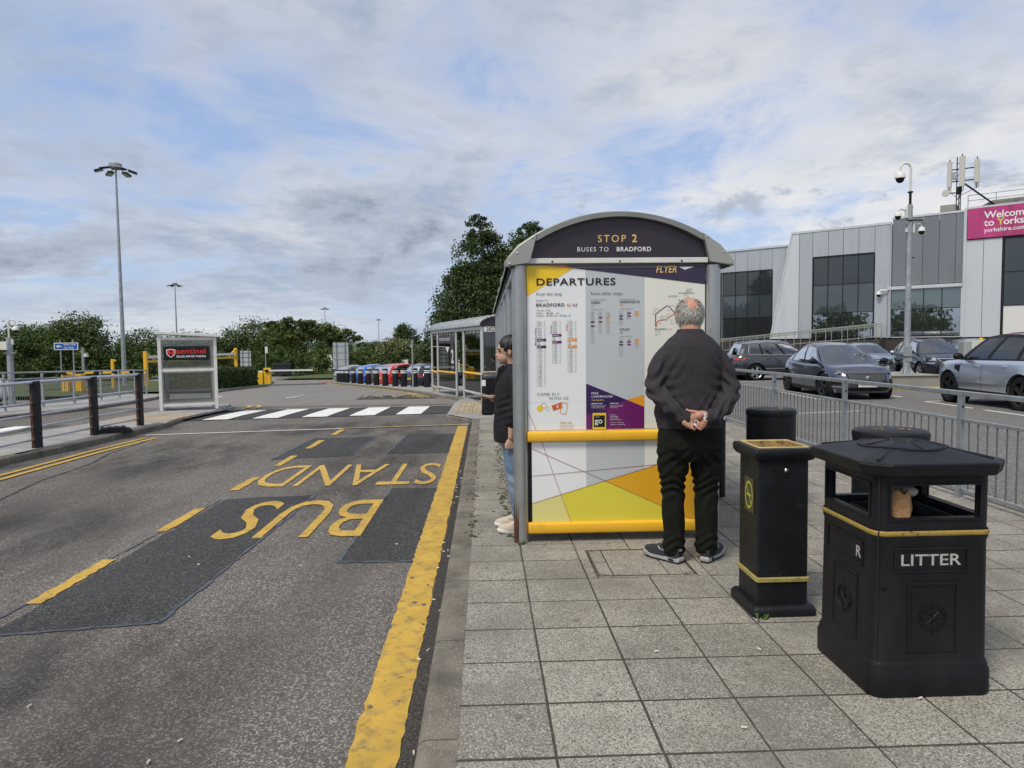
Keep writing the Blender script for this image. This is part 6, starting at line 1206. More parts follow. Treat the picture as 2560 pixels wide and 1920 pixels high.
def car(label, loc, rz, S, body, cat='car', group=None, rim='rim', plate=None, roofmat=None, arch=None, chrome=True, name='parked_car', glassm='autoglass', rearglass=None, pillar=None):
    """S: L W H wb fo wr gc belt abase atop dtop dbase roofz rw wins n"""
    t = root(name, label, cat, loc, rz, group); L_, W_, H_ = S['L'], S['W'], S['H']; n = S.get('n', 5.5); gc = S['gc']; hl, hw = L_ / 2, W_ / 2
    bxs, bzs = [p[0] for p in S['belt']], [p[1] for p in S['belt']]; zb = lambda x: float(np.interp(x, bxs, bzs)); xf = hl - S['fo']; xr = xf - S['wb']; wr = S['wr']; ra = wr * S.get('ra', 1.17)
    insS = lambda q: float(np.interp(q, [0, .12, .35, .6, .8, .93, 1], S.get('insS', [.07, .02, .0, .0, .015, .04, .075]))); insF = lambda q: float(np.interp(q, [0, .15, .45, .75, .92, 1], S.get('insF', [.12, .02, .0, .04, .12, .26]))); insR = lambda q: float(np.interp(q, [0, .15, .45, .75, .92, 1], S.get('insR', [.14, .03, .0, .02, .06, .11])))
    def lowz(x):
        z = gc
        for w_ in (xf, xr):
            d = abs(x - w_)
            if d < ra: z = max(z, wr + math.sqrt(ra * ra - d * d) - .01)
        return z
    def wy(x, q):
        h = (hl - insF(q)) if x > 0 else (hl - insR(q)); f = min(1, abs(x) / h); return (hw - insS(q)) * (1 - f ** n) ** (1 / n)
    def fx(y, q, front=True):
        h = (hl - insF(q)) if front else (hl - insR(q)); f = min(.94, abs(y) / (hw - insS(q))); return (1 if front else -1) * h * (1 - f ** n) ** (1 / n)
    qs = [0, .06, .14, .25, .38, .5, .62, .74, .84, .92, .97, 1]
    # loop of parameters: right side rear->front, front face, left side, rear face
    xs = [(-.955 + 1.91 * i / 92) * hl for i in range(93)]; ym = .80
    ys = [-ym + 2 * ym * i / 22 for i in range(23)]
    par = [('s', x, -1) for x in xs] + [('f', y, 1) for y in ys] + [('s', x, 1) for x in xs[::-1]] + [('f', -y, -1) for y in ys]
    rings = []
    for q in qs:
        ring_ = []
        for k, a, sg in par:
            if k == 's':
                xx = max(-(hl - insR(q)) * .985, min((hl - insF(q)) * .985, a)); y = sg * wy(xx, q); z = gc + q * (zb(xx) - gc); z = max(z, lowz(xx)); ring_.append((xx, y, z))
            else:
                y = a * (hw - insS(q)); x = fx(y, q, sg > 0); z = gc + q * (zb(x) - gc); ring_.append((x, y, z))
        rings.append(ring_)
    mb = MB(); loft(mb, rings, cap=False)
    # bonnet and tail deck
    ab, at, dt, db = S['abase'], S['atop'], S['dtop'], S['dbase']; bw = S.get('bow', .13); cr = S.get('crown', .035)
    def deck(x0, x1, bow0, m=10):
        R_ = []
        for i in range(m + 1):
            row = []
            for j in range(13):
                s_ = -1 + j / 6; x = x0 + (x1 - x0) * i / m; w_ = wy(x * .9995, 1); f = 1 - i / m
                row.append((x + bow0 * (1 - s_ * s_) * f, s_ * w_, zb(x) + cr * (1 - s_ ** 2) * (1 if i < m else 0) * min(1, (1 - i / m) * 4 + .15)))
            R_.append(row)
        V = [p for r in R_ for p in r]; mb.add(V, [(i * 13 + j, i * 13 + j + 1, (i + 1) * 13 + j + 1, (i + 1) * 13 + j) for i in range(m) for j in range(12)])
    deck(ab, hl - insF(1) - .002, bw); deck(db, -(hl - insR(1)) + .002, -.05, 5)
    bo = mb.build('body', body, t, smooth=42)
    # cabin sides
    rw = S['rw']; zr = lambda u: float(np.interp(u, [0, .25, .5, .75, 1], S['roofz']))
    B_ = lambda u, sg: Vector((ab + (db - ab) * u, sg * wy(ab + (db - ab) * u, 1), zb(ab + (db - ab) * u)))
    rwu = lambda u: rw * (1 - .10 * u * u - .05 * (1 - u) ** 3)
    T__ = lambda u, sg: Vector((at + (dt - at) * u, sg * rwu(u), zr(u)))
    def side(u, v, sg, out=0.):
        p = B_(u, sg).lerp(T__(u, sg), v); p.y += sg * (.035 * math.sin(PI * v) + out); return p
    wins = S['wins']; ub = sorted({0., 1.} | {a for w in wins for a in w} | {i / 20 for i in range(21)}); vb = [0, .07, .2, .4, .6, .78, .89, 1.]
    cab = MB(); trim = MB()
    for sg in (-1, 1):
        for i in range(len(ub) - 1):
            um = (ub[i] + ub[i + 1]) / 2
            for j in range(len(vb) - 1):
                vm = (vb[j] + vb[j + 1]) / 2; inw = .07 < vm < .89 and any(a < um < b for a, b in wins)
                if inw: continue
                q = [side(ub[i], vb[j], sg), side(ub[i + 1], vb[j], sg), side(ub[i + 1], vb[j + 1], sg), side(ub[i], vb[j + 1], sg)]
                if sg > 0: q = q[::-1]
                inner = .07 < vm < .89 and min(a for a, b in wins) < um < max(b for a, b in wins)
                (trim if inner else cab).add(q, [(0, 1, 2, 3)])
        for k, (a, b) in enumerate(wins):
            g_ = MB(); m_ = 6
            for i in range(m_):
                for j in range(1, 6):
                    u0, u1 = a + (b - a) * i / m_, a + (b - a) * (i + 1) / m_; g_.add([side(u, v, sg, -.008) for u, v in ((u0, vb[j]), (u1, vb[j]), (u1, vb[j + 1]), (u0, vb[j + 1]))], [(0, 1, 2, 3)])
            g_.build('side_window', M[rearglass if rearglass and k > 0 else glassm], t, smooth=60)
        if chrome:
            a, b = wins[0][0], wins[-1][1]; pts = [side(a + (b - a) * i / 10, .06, sg, .004) for i in range(11)] + [side(b, v, sg, .004) for v in (.3, .6, .85)] + [side(b + (a - b) * i / 10, .90, sg, .004) for i in range(11)] + [side(a, v, sg, .004) for v in (.6, .3, .06)]
            MB().tube(pts, .009, 4, cap=False).build('window_trim', M['chrome'], t)
    # roof
    m_ = 16; V = []
    rb_ = lambda u, s_: bw * .55 * (1 - s_ * s_) * (1 - u) ** 4 - .06 * (1 - s_ * s_) * u ** 4
    for i in range(m_ + 1):
        u = i / m_
        for j in range(13):
            s_ = -1 + j / 6; V.append((at + (dt - at) * u + rb_(u, s_), s_ * rwu(u), zr(u) + S.get('rcrown', .05) * (1 - abs(s_) ** 2.6)))
    rfm = MB(); rfm.add(V, [(i * 13 + j, i * 13 + j + 1, (i + 1) * 13 + j + 1, (i + 1) * 13 + j) for i in range(m_) for j in range(12)]); rfm.build('roof', roofmat or body, t, smooth=60)
    # screens
    def screen(front):
        u = 0. if front else 1.; g_ = MB(); f_ = MB(); sb = [-1, -.93, -.7, -.4, 0, .4, .7, .93, 1]; tb = [0, .05, .3, .55, .8, .94, 1]
        def pt(s_, v, off=0.):
            b, e = B_(u, 1), T__(u, 1); x = b.x + (e.x - b.x) * v; y = s_ * (b.y + (e.y - b.y) * v); z = b.z + (e.z - b.z) * v
            bow0 = (bw * (1 - v) + bw * .55 * v) if front else -(.05 * (1 - v) + .06 * v); bel = .03 * math.sin(PI * v)
            return Vector((x + (bow0 + (bel if front else -bel)) * (1 - s_ * s_) + (off if front else -off), y, z + (cr * (1 - v) * (1 - s_ * s_) + S.get('rcrown', .05) * v * (1 - abs(s_) ** 2.6)) + bel * .5))
        for i in range(8):
            for j in range(6):
                q = [(sb[i], tb[j]), (sb[i + 1], tb[j]), (sb[i + 1], tb[j + 1]), (sb[i], tb[j + 1])]
                if 0 < i < 7 and 0 < j < 5: g_.add([pt(a, b, -.006) for a, b in q], [(0, 1, 2, 3)])
                else: f_.add([pt(a, b) for a, b in q], [(0, 1, 2, 3)])
        g_.build('windscreen' if front else 'rear_window', M['screen' if front else (rearglass or glassm)], t, smooth=60); return f_
    for f_ in (screen(True), screen(False)): cab.add(f_.v, f_.f)
    cab.build('pillars', pillar or body, t, smooth=50); trim.build('pillar_trim', M['trim'], t, smooth=50)
    # inside
    inn_ = MB(); inn_.box(-hl + .25, hl - .35, -hw + .33, hw - .33, gc - .03, .72); inn_.box(db + .25, ab - .25, -hw + .14, hw - .14, .70, min(bzs) + .02); inn_.build('underbody', M['cabin'], t)
    for sx_ in (ab - 1.05, ab - 1.9):
        for sy in (-.36, .36): MB().prism([(-.1, .7), (.14, .7), (.02, zr(.4) - .32), (-.12, zr(.4) - .32)], lambda p, q, w: (sx_ + p, sy + w, q), -.24, .24).build('seat', M['cabin'], t, bevel=.03); bx('headrest', M['cabin'], t, sx_ - .12, sx_ - .02, sy - .12, sy + .12, zr(.4) - .30, zr(.4) - .14, .03)
    # wheels and arches
    tm, rm_, bk = wheel_meshes(wr, .225, M[rim])
    for wx in (xf, xr):
        for sg in (-1, 1):
            w_ = root('wheel', None, None); w_.parent = t; w_.location = (wx, sg * (hw - .125), wr); w_.rotation_euler = (0, .3, 0 if sg < 0 else PI)
            inst('tyre', tm, w_); inst('rim', rm_, w_); inst('brake', bk, w_)
            ar_ = MB(); pts = []
            for i in range(19):
                a = PI * (.02 + .96 * i / 18); x = wx + ra * math.cos(a); z = wr + ra * math.sin(a) - .01; qq = min(1, max(0, (z - gc) / (zb(x) - gc))); pts.append((x, sg * (wy(x, qq) + .004), max(z, gc)))
            ar_.tube(pts, .022 if arch else .012, 5); ar_.build('wheel_arch', arch or M['trim'], t, smooth=50)
            inst('wheel_well', MB().lathe([(ra * 1.02, -.12), (ra * 1.02, .2), (.01, .2)], 20, ax='y', cap=False).mesh('wheel_well', M['cabin']), t, (wx, sg * (hw - .18), wr), (0, 0, 0 if sg < 0 else PI))
    # helpers for surface patches
    def q_at(x, z): return min(1, max(0, (z - gc) / (zb(x) - gc)))
    def fpatch(nm, P, m, front=True, off=.012, par_=None):     # polygon given as (y, z) top row and bottom row lists
        top, bot = P; k = len(top); mb = MB(); V = []
        for row in (top, [((a[0] + b[0]) / 2, (a[1] + b[1]) / 2) for a, b in zip(top, bot)], bot):
            for y, z in row:
                x = fx(y, q_at(hl * .93 if front else -hl * .95, z), front); V.append((x + (off if front else -off), y + (off * .6 if y > 0 else -off * .6) * (abs(y) > hw * .7), z))
        mb.add(V, [(r * k + i, r * k + i + 1, (r + 1) * k + i + 1, (r + 1) * k + i) for r in range(2) for i in range(k - 1)]); return mb.build(nm, m, par_ or t, smooth=60)
    def spatch(nm, x0, x1, z0, z1, m, sg, off=.004, z0b=None, z1b=None):
        mb = MB(); k = 12; V = []
        for i in range(k + 1):
            x = x0 + (x1 - x0) * i / k; f = i / k
            for z in ((z0 + ((z0b if z0b is not None else z0) - z0) * f), (z1 + ((z1b if z1b is not None else z1) - z1) * f)): V.append((x, sg * (wy(x, q_at(x, z)) + off), z))
        mb.add(V, [(2 * i, 2 * i + 2, 2 * i + 3, 2 * i + 1) for i in range(k)]); return mb.build(nm, m, t, smooth=60)
    for sg in (-1, 1):
        spatch('sill_trim', xr + ra, xf - ra, gc - .01, gc + .11, M['trim'], sg, .006)
        u_ = [ab - .12, (ab - .12 + xr + ra * .75) / 2 + .08, xr + ra * .78]
        for xx in u_[:2]:
            mb = MB(); zz = [gc + .12 + (zb(xx) - .02 - gc - .12) * i / 8 for i in range(9)]
            mb.add([(xx + d, sg * (wy(xx, q_at(xx, z)) + .002), z) for z in zz for d in (-.005, .005)], [(2 * i, 2 * i + 1, 2 * i + 3, 2 * i + 2) for i in range(8)]); mb.build('door_seam', M['cabin'], t)
        for xx in (u_[1] + .20, u_[2] + .20):
            z = zb(xx) - .13; y = sg * (wy(xx, q_at(xx, z)) + .03); MB().tube([(xx - .09, y - sg * .02, z), (xx - .07, y, z), (xx + .07, y, z), (xx + .09, y - sg * .02, z)], .014, 6).build('door_handle', S.get('handle', body), t, smooth=60)
        xm = ab - .22; mo = MB(); mo.ell((xm, sg * (hw + .09), zb(xm) + .10), (.075, .13, .085), 12, 8); mi = mo.build('door_mirror', S.get('mirror', body), t, smooth=60); MB().tube([(xm, sg * (wy(xm, 1) - .02), zb(xm) + .03), (xm, sg * (hw + .05), zb(xm) + .06)], .03, 6).build('mirror_stalk', M['trim'], mi)
        if S.get('mould'): spatch('side_moulding', xr + ra, xf - ra, S['mould'], S['mould'] + .035, M['chrome'] if S.get('mchrome') else body, sg, .012)
        if S.get('rails'): MB().tube([T__(u, sg) + Vector((0, -sg * .06, .035 + .03 * math.sin(PI * u) ** .3)) for u in [i / 12 for i in range(13)]], .016, 6).build('roof_rail', M['chrome'] if S['rails'] == 'c' else M['trim'], t, smooth=60)
    return t, fpatch, spatch
def plate(t, s_, yel=False, x=0., z=.5, w=.52, col='plate_w'):
    p = MB().box(-.004, .004, -w / 2, w / 2, -.056, .056).build('number_plate', M[col], t, loc=(x, 0, z)); text(s_, .072, (.0055 if x > 0 else -.0055, -w / 2 + .03 if x > 0 else w / 2 - .03, -.035), M['p_blk'], p, rot=(PI / 2, 0, PI / 2 if x > 0 else -PI / 2), bold=.02, fit=(w - .06, .07)); return p
lin = lambda a, b, n: [a + (b - a) * i / (n - 1) for i in range(n)]
CZ = -.22
SUV = dict(L=4.5, W=1.84, H=1.66, wb=2.68, fo=.88, wr=.355, gc=.24, belt=[(-2.3, .98), (-1.9, 1.08), (0, 1.06), (1.0, 1.02), (1.5, .97), (2.0, .86), (2.3, .72)], abase=1.08, atop=.30, dtop=-1.75, dbase=-2.0, roofz=[1.53, 1.62, 1.63, 1.60, 1.55], rw=.60, wins=[(.05, .33), (.37, .66), (.69, .88)], rails='c')
# dark grey SUV seen from its side
c_, fp, sp_ = car('dark grey estate SUV seen side-on behind the standing man', (12.75, 30.6, CZ), R(2), dict(SUV, mould=.50, mchrome=True), paint('gunmetal paint', (.075, .078, .085)))
for sg in (-1, 1): fp('tail_lamp', ([(sg * y, .99) for y in lin(.55, .905, 8)], [(sg * y, .88) for y in lin(.58, .905, 8)]), M['tail'], False); sp_('tail_lamp_side', -2.17, -1.98, .89, .98, M['tail'], sg, .006, .90, .96)
plate(c_, 'YK19 VTD', x=-2.22, z=.72, col='plate_y')
# grey electric SUV facing the camera
EV = dict(L=4.68, W=1.90, H=1.56, wb=2.95, fo=.84, wr=.375, gc=.20, belt=[(-2.35, .98), (-1.7, 1.06), (-1.2, 1.04), (0, .98), (1.0, .98), (1.5, .96), (2.0, .90), (2.35, .74)], abase=1.30, atop=.22, dtop=-1.35, dbase=-2.02, roofz=[1.50, 1.58, 1.57, 1.50, 1.39], rw=.60, wins=[(.06, .40), (.43, .75), (.77, .92)], n=4.6, bow=.22, insF=[.10, .03, .0, .02, .08, .20], mirror=M['trim'], handle=paint('steel grey handle', (.16, .165, .2)))
c_, fp, sp_ = car('steel grey electric SUV facing the camera with closed oval grille', (10.85, 21.75, CZ), R(265.5), EV, paint('steel grey paint', (.125, .132, .175)), rim='rimd', chrome=False)
grm = mat('ribbed grey grille panel', (.075, .078, .075), .45, .3, var=.1); go = fp('grille', ([(y, .735) for y in lin(-.52, .52, 15)], [(y, .50 + .05 * abs(y / .50) ** 4) for y in lin(-.46, .46, 15)]), grm, off=.018)
rimp = [(y, .745) for y in lin(-.54, .54, 15)] + [(y, .49 + .06 * abs(y / .48) ** 4) for y in lin(.48, -.48, 15)]
fp('grille_surround', ([(y, .755) for y in lin(-.56, .56, 15)], [(y, .475 + .07 * abs(y / .50) ** 4) for y in lin(-.50, .50, 15)]), M['trim'], off=.012)
MB().lathe([(.055, 0), (.045, .012), (.001, .018)], 16, ax='x', cap=False).build('badge', M['chrome'], go, loc=(2.36, 0, .635))
for sg in (-1, 1):
    h_ = fp('headlamp', ([(sg * y, .80 + .03 * (y - .60) / .32) for y in lin(.60, .925, 9)], [(sg * y, .715 + .02 * (y - .60)) for y in lin(.66, .925, 9)]), M['trim'], off=.016); fp('lamp_strip', ([(sg * y, .775) for y in lin(.70, .90, 6)], [(sg * y, .735) for y in lin(.72, .90, 6)]), M['lamp'], off=.022, par_=t if False else None)
    fp('air_intake', ([(sg * y, .60) for y in lin(.66, .88, 6)], [(sg * y, .44) for y in lin(.68, .88, 6)]), M['trim'], off=.012); fp('corner_blade', ([(sg * y, .40) for y in lin(.48, .86, 7)], [(sg * y, .355) for y in lin(.56, .88, 7)]), M['chrome'], off=.02)
fp('lower_intake', ([(y, .36) for y in lin(-.62, .62, 11)], [(y, .26) for y in lin(-.66, .66, 11)]), M['trim'], off=.012); plate(c_, 'HJ22 FLA', x=2.375, z=.43)
# pale blue small SUV behind it
SM = dict(SUV, L=4.2, W=1.79, wb=2.6, fo=.82, wr=.335, belt=[(-2.1, .98), (-1.7, 1.04), (0, 1.0), (.9, .98), (1.4, .94), (1.85, .86), (2.1, .76)], abase=.95, atop=.15, dtop=-1.5, dbase=-1.85, roofz=[1.41, 1.49, 1.50, 1.46, 1.40], rails=None, insF=[.08, .02, .0, .01, .06, .16])
c_, fp, sp_ = car('pale blue grey small SUV with wide dark grille half hidden by the grey electric SUV', (18.3, 33.6, CZ), R(262), SM, paint('pale blue grey paint', (.42, .50, .55)))
g_ = fp('grille', ([(y, .80) for y in lin(-.50, .50, 9)], [(y, .46 + .08 * abs(y / .4)) for y in lin(-.42, .42, 9)]), M['trim'], off=.014)
for k in range(4): MB().tube([(2.10, -.44 + .02 * k, .76 - .07 * k), (2.13, 0, .76 - .07 * k), (2.10, .44 - .02 * k, .76 - .07 * k)], .008, 4).build('grille_bar', M['chrome'], g_)
for k in range(4): MB().tube([(2.125, -.165 + .11 * k + .07 * math.cos(a), .70 + .07 * math.sin(a)) for a in lin(0, 2 * PI, 15)], .007, 4, cap=False).build('badge_ring', M['chrome'], g_)
for sg in (-1, 1): fp('headlamp', ([(sg * y, .84) for y in lin(.54, .86, 7)], [(sg * y, .72) for y in lin(.58, .86, 7)]), M['trim'], off=.016); fp('lamp_strip', ([(sg * y, .80) for y in lin(.62, .84, 6)], [(sg * y, .76) for y in lin(.64, .84, 6)]), M['lamp'], off=.022); fp('fog_surround', ([(sg * y, .56 - .03 * (y - .6)) for y in lin(.56, .86, 6)], [(sg * y, .33) for y in lin(.60, .86, 6)]), M['chrome'], off=.012); fp('fog_intake', ([(sg * y, .53) for y in lin(.62, .85, 6)], [(sg * y, .36) for y in lin(.60, .85, 6)]), M['trim'], off=.018)
plate(c_, 'YD21 KWF', x=2.14, z=.44)
# navy SUV
NV = dict(SUV, L=4.75, W=1.95, wb=2.79, fo=.90, wr=.36, roofz=[1.55, 1.64, 1.65, 1.63, 1.58], belt=[(-2.35, 1.0), (-1.9, 1.08), (0, 1.07), (1.0, 1.05), (1.5, 1.02), (2.05, .95), (2.35, .84)], abase=1.12, atop=.35, insF=[.08, .02, .0, .01, .05, .14], mould=.52)
c_, fp, sp_ = car('navy SUV with chrome framed grille behind the camera mast', (19.55, 30.6, CZ), R(259), NV, paint('navy paint', (.012, .014, .028), .3))
fp('grille_surround', ([(y, .90) for y in lin(-.58, .58, 11)], [(y, .70 + .06 * abs(y / .5) ** 2) for y in lin(-.48, .48, 11)]), M['chrome'], off=.012); g_ = fp('grille', ([(y, .875) for y in lin(-.53, .53, 11)], [(y, .725 + .055 * abs(y / .46) ** 2) for y in lin(-.44, .44, 11)]), M['trim'], off=.018)
for k in range(17): y = -.44 + .055 * k; MB().tube([(2.372 - .02 * abs(y), y, .865), (2.372 - .02 * abs(y), y * .95, .74)], .007, 4).build('grille_bar', M['rim'], g_)
MB().lathe([(.05, 0), (.04, .012), (.001, .016)], 14, ax='x', cap=False).build('badge', M['chrome'], g_, loc=(2.30, 0, .935))
for sg in (-1, 1): fp('headlamp', ([(sg * y, .915 + .02 * (y - .6)) for y in lin(.60, .91, 7)], [(sg * y, .80) for y in lin(.62, .91, 7)]), M['lamp'], off=.014); fp('fog_lamp', ([(sg * y, .72) for y in lin(.66, .90, 7)], [(sg * y, .67) for y in lin(.68, .90, 7)]), M['lamp'], off=.014)
fp('lower_intake', ([(y, .50) for y in lin(-.60, .60, 9)], [(y, .36) for y in lin(-.64, .64, 9)]), M['trim'], off=.012); p_ = plate(c_, 'MH68 TED', x=2.385, z=.60); bx('blue_band', flat('plate blue', (.02, .06, .45)), p_, .0042, .0052, -.26, -.225, -.056, .056)
# silver SUV on the right, side-on, nose away
RR = dict(SUV, L=4.85, W=1.98, H=1.79, wb=2.92, fo=.88, wr=.39, gc=.27, belt=[(-2.42, 1.05), (-2.0, 1.14), (0, 1.11), (1.0, 1.10), (1.6, 1.08), (2.1, 1.02), (2.42, .88)], abase=1.12, atop=.42, dtop=-1.95, dbase=-2.15, roofz=[1.68, 1.74, 1.73, 1.68, 1.60], rw=.64, wins=[(.05, .335), (.37, .68), (.71, .90)], insF=[.08, .02, .0, .01, .04, .12], mould=.56, mirror=M['trim'], rails=None, n=6)
c_, fp, sp_ = car('silver SUV with black roof and black wheels cut by the right edge', (12.95, 16.55, -.16), R(84), RR, paint('ice silver paint', (.66, .70, .77)), rim='rimd', roofmat=paint('black roof paint', (.010, .010, .011), .1), chrome=False, glassm='clearauto', rearglass='privacy', pillar=M['trim'])
sp_('side_vent', 1.00, 1.24, .80, .98, M['trim'], 1, .010, .88, .98)
for sg in (-1, 1): fp('headlamp', ([(sg * y, .98) for y in lin(.60, .96, 7)], [(sg * y, .86) for y in lin(.62, .96, 7)]), M['lamp'], off=.014)
# cars only seen over the others
c_, fp, sp_ = car('light blue SUV whose roof shows above the cream cabinet', (26.9, 39.2, CZ), R(176), dict(SUV, rails=None), paint('light blue paint', (.34, .42, .52)))
c_, fp, sp_ = car('black people carrier roof showing at the right edge behind the silver SUV', (28.4, 35.2, CZ), R(172), dict(SUV, L=4.9, roofz=[1.95, 2.12, 2.14, 2.1, 2.02], atop=.5, rw=.68, belt=[(p, z + .12) for p, z in SUV['belt']]), paint('black car paint', (.010, .011, .013), .2), glassm='privacy')
# cars behind the black bollards
HB = dict(SUV, L=4.2, W=1.77, wb=2.6, fo=.82, wr=.32, gc=.18, belt=[(-2.1, .86), (-1.8, .95), (0, .92), (.9, .90), (1.4, .86), (1.85, .76), (2.1, .64)], abase=1.0, atop=.1, dtop=-1.5, dbase=-1.85, roofz=[1.33, 1.43, 1.43, 1.38, 1.30], rw=.56, rails=None)
pz = lambda y: pav(y) - .16
def tails(fp, sp_, z0=.70, z1=.86, hw=.86):
    for sg in (-1, 1): fp('tail_lamp', ([(sg * y, z1) for y in lin(.55, hw, 6)], [(sg * y, z0) for y in lin(.58, hw, 6)]), M['tail'], False); sp_('tail_lamp_side', -2.02, -1.85, z0 + .02, z1, M['tail'], sg, .006)
c_, fp, sp_ = car('bright blue hatchback parked behind the middle black bollards', (-7.5, 51.0, pz(51)), R(38), HB, paint('bright blue paint', (.02, .16, .68), .3)); tails(fp, sp_)
c_, fp, sp_ = car('bright red hatchback parked behind the nearer black bollards', (-5.0, 45.8, pz(46)), R(42), HB, paint('bright red paint', (.62, .015, .02), .1), chrome=False); tails(fp, sp_); plate(c_, 'LK17 OBN', x=-2.09, z=.60, col='plate_y')
c_, fp, sp_ = car('dark navy hatchback beside the thin pole near the far shelter', (-2.9, 41.6, pz(42)), R(45), HB, paint('dark navy paint', (.02, .025, .04), .3)); tails(fp, sp_); plate(c_, 'FG65 XRA', x=-2.09, z=.60, col='plate_y')
c_, fp, sp_ = car('black hatchback between the blue and red cars', (-5.9, 48.9, pz(49)), R(40), HB, paint('black hatch paint', (.012, .012, .014), .2)); tails(fp, sp_)
c_, fp, sp_ = car('silver hatchback behind the blue car by the first bollards', (-10.3, 58.5, pz(58)), R(36), HB, paint('silver hatch paint', (.52, .53, .54))); tails(fp, sp_)
c_, fp, sp_ = car('white car cut by the left edge beyond the rails', (-17.55, 23.2, rdz(23)), R(8), dict(HB), paint('white car paint', (.72, .73, .74), 0.))
# ------------------------------------------------------------------ people
REMESH = []
def soft(name, mb, voxel, mt, parent, smooth_it=6, fold=None, mats=None):
    """closed pieces are fused into one continuous skin, smoothed, then given cloth folds"""
    o = bpy.data.objects.new('soft', mb.mesh('soft')); COL.objects.link(o); r = o.modifiers.new('r', 'REMESH'); r.mode = 'VOXEL'; r.voxel_size = voxel; r.adaptivity = 0
    if smooth_it: s_ = o.modifiers.new('s', 'SMOOTH'); s_.factor = .5; s_.iterations = smooth_it
    REMESH.append((o, name, mt, parent, fold))
def finish_soft():
    dg = bpy.context.evaluated_depsgraph_get()
    for o, name, mt, parent, fold in REMESH:
        me = bpy.data.meshes.new_from_object(o.evaluated_get(dg), depsgraph=dg); me.materials.clear(); me.materials.append(mt); n = len(me.vertices)
        if fold:
            co = np.empty(n * 3, np.float32); me.vertices.foreach_get('co', co); co = co.reshape(-1, 3); nr = np.empty(n * 3, np.float32); me.vertices.foreach_get('normal', nr); nr = nr.reshape(-1, 3)
            co = co + nr * fold(co)[:, None]; me.vertices.foreach_set('co', co.astype(np.float32).ravel())
        me.polygons.foreach_set('use_smooth', np.ones(len(me.polygons), bool)); me.update(); me.name = name; inst(name, me, parent); old = o.data; bpy.data.objects.remove(o); bpy.data.meshes.remove(old)
def limb(mb, pts, rs, n=14):
    """tapered limb: rounded at both ends, smooth between joints"""
    P = [Vector(p) for p in pts]; Q, rr = [], []
    for i in range(len(P) - 1):
        for k in range(5):
            t = k / 5; a = P[max(0, i - 1)]; b, c = P[i], P[i + 1]; d = P[min(len(P) - 1, i + 2)]
            Q.append(.5 * ((2 * b) + (c - a) * t + (2 * a - 5 * b + 4 * c - d) * t * t + (3 * b - a - 3 * c + d) * t ** 3)); rr.append(rs[i] + (rs[i + 1] - rs[i]) * (t * t * (3 - 2 * t)))
    Q.append(P[-1]); rr.append(rs[-1]); mb.tube(Q, rr, n)
    for p, r in ((P[0], rs[0]), (P[-1], rs[-1])): mb.ell(p, (r * .99,) * 3, 12, 8)
def torso(mb, levels, e=2.4, n=28):
    loops = []
    for z, rx, ry, cy in levels:
        l = []
        for i in range(n):
            a = 2 * PI * i / n; c, s_ = math.cos(a), math.sin(a); l.append((rx * math.copysign(abs(c) ** (2 / e), c), cy + ry * math.copysign(abs(s_) ** (2 / e), s_), z))
        loops.append(l)
    loft(mb, loops)
skinm = mat('skin', (.48, .255, .175), .55, 0, .10, 30, .08, 200, spec=.35, dirt=(.52, .22, .16), ds=14, dth=(.5, .75))
skinf = mat('light skin', (.52, .32, .23), .5, 0, .08, 30, spec=.35)
knit = mat('charcoal marl knit', (.047, .043, .048), .95, 0, .35, 160, .35, 420, spec=.12, stretch=(1, 1, 2.4)); olive = mat('black olive cotton', (.0105, .0115, .0085), .9, 0, .25, 30, .2, 300, spec=.15)
shoe_u = mat('dark slate shoe mesh', (.020, .024, .032), .8, 0, .4, 80, .4, 300); shoe_s = mat('pale grey sole', (.36, .36, .35), .7, var=.12, vs=30); shoe_b = mat('black outsole', (.012, .012, .012), .9)
gauss = lambda d2, s_: np.exp(-d2 / (2 * s_ * s_))
mn = root('person', 'man in charcoal jumper and dark trousers reading the departures poster, hands behind back', 'person', (1.373, 4.72, 0))
bm = MB()
# body: legs, torso, neck, head, arms and hands as one skin
for sg, kx, ax_ in ((-1, .112, .106), (1, .113, .117)):
    limb(bm, [(sg * .10, 0, .85), (sg * .108, .0, .62), (sg * kx, .01, .49), (sg * (kx + .002), -.01, .30), (sg * ax_, -.01, .09), (sg * ax_, .0, .06)], [.085, .07, .055, .052, .038, .036])
    limb(bm, [(sg * ax_, -.01, .05), (sg * (ax_ + .06), .10, .035), (sg * (ax_ + .10), .17, .03)], [.035, .034, .025])
torso(bm, [(.80, .16, .11, 0), (.95, .17, .12, .02), (1.15, .165, .12, .02), (1.35, .175, .11, 0), (1.45, .16, .09, 0), (1.53, .08, .07, 0)])
limb(bm, [(0, -.012, 1.50), (.002, .0, 1.58), (.003, .02, 1.66)], [.075, .067, .066])
bm.ell((.004, .028, 1.692), (.080, .098, .098), 20, 14); bm.ell((.004, .062, 1.64), (.058, .066, .062), 16, 12); bm.ell((.004, .112, 1.618), (.030, .026, .022), 10, 8); bm.ell((.004, .128, 1.668), (.015, .022, .026), 10, 8); bm.ell((.004, .105, 1.705), (.055, .028, .018), 10, 8)
for sg in (-1, 1): bm.ell((.004 + sg * .085, .018, 1.672), (.013, .024, .034), 10, 8)
hx = lambda cx, cy, dy=0.: (-.131 + cx * .00025, -.238 + dy, 1.071 - cy * .00025)   # image-plane helper in hand units
for sg, el, wr_ in ((-1, (-.255, -.065, 1.18), (-.105, -.208, 1.015)), (1, (.255, -.065, 1.18), (.075, -.208, 1.005))): limb(bm, [(sg * .15, -.005, 1.41), (sg * .222, -.02, 1.32), el, (-.19, -.158, 1.093) if sg < 0 else (.19, -.156, 1.083), wr_], [.05, .045, .040, .035, .028])
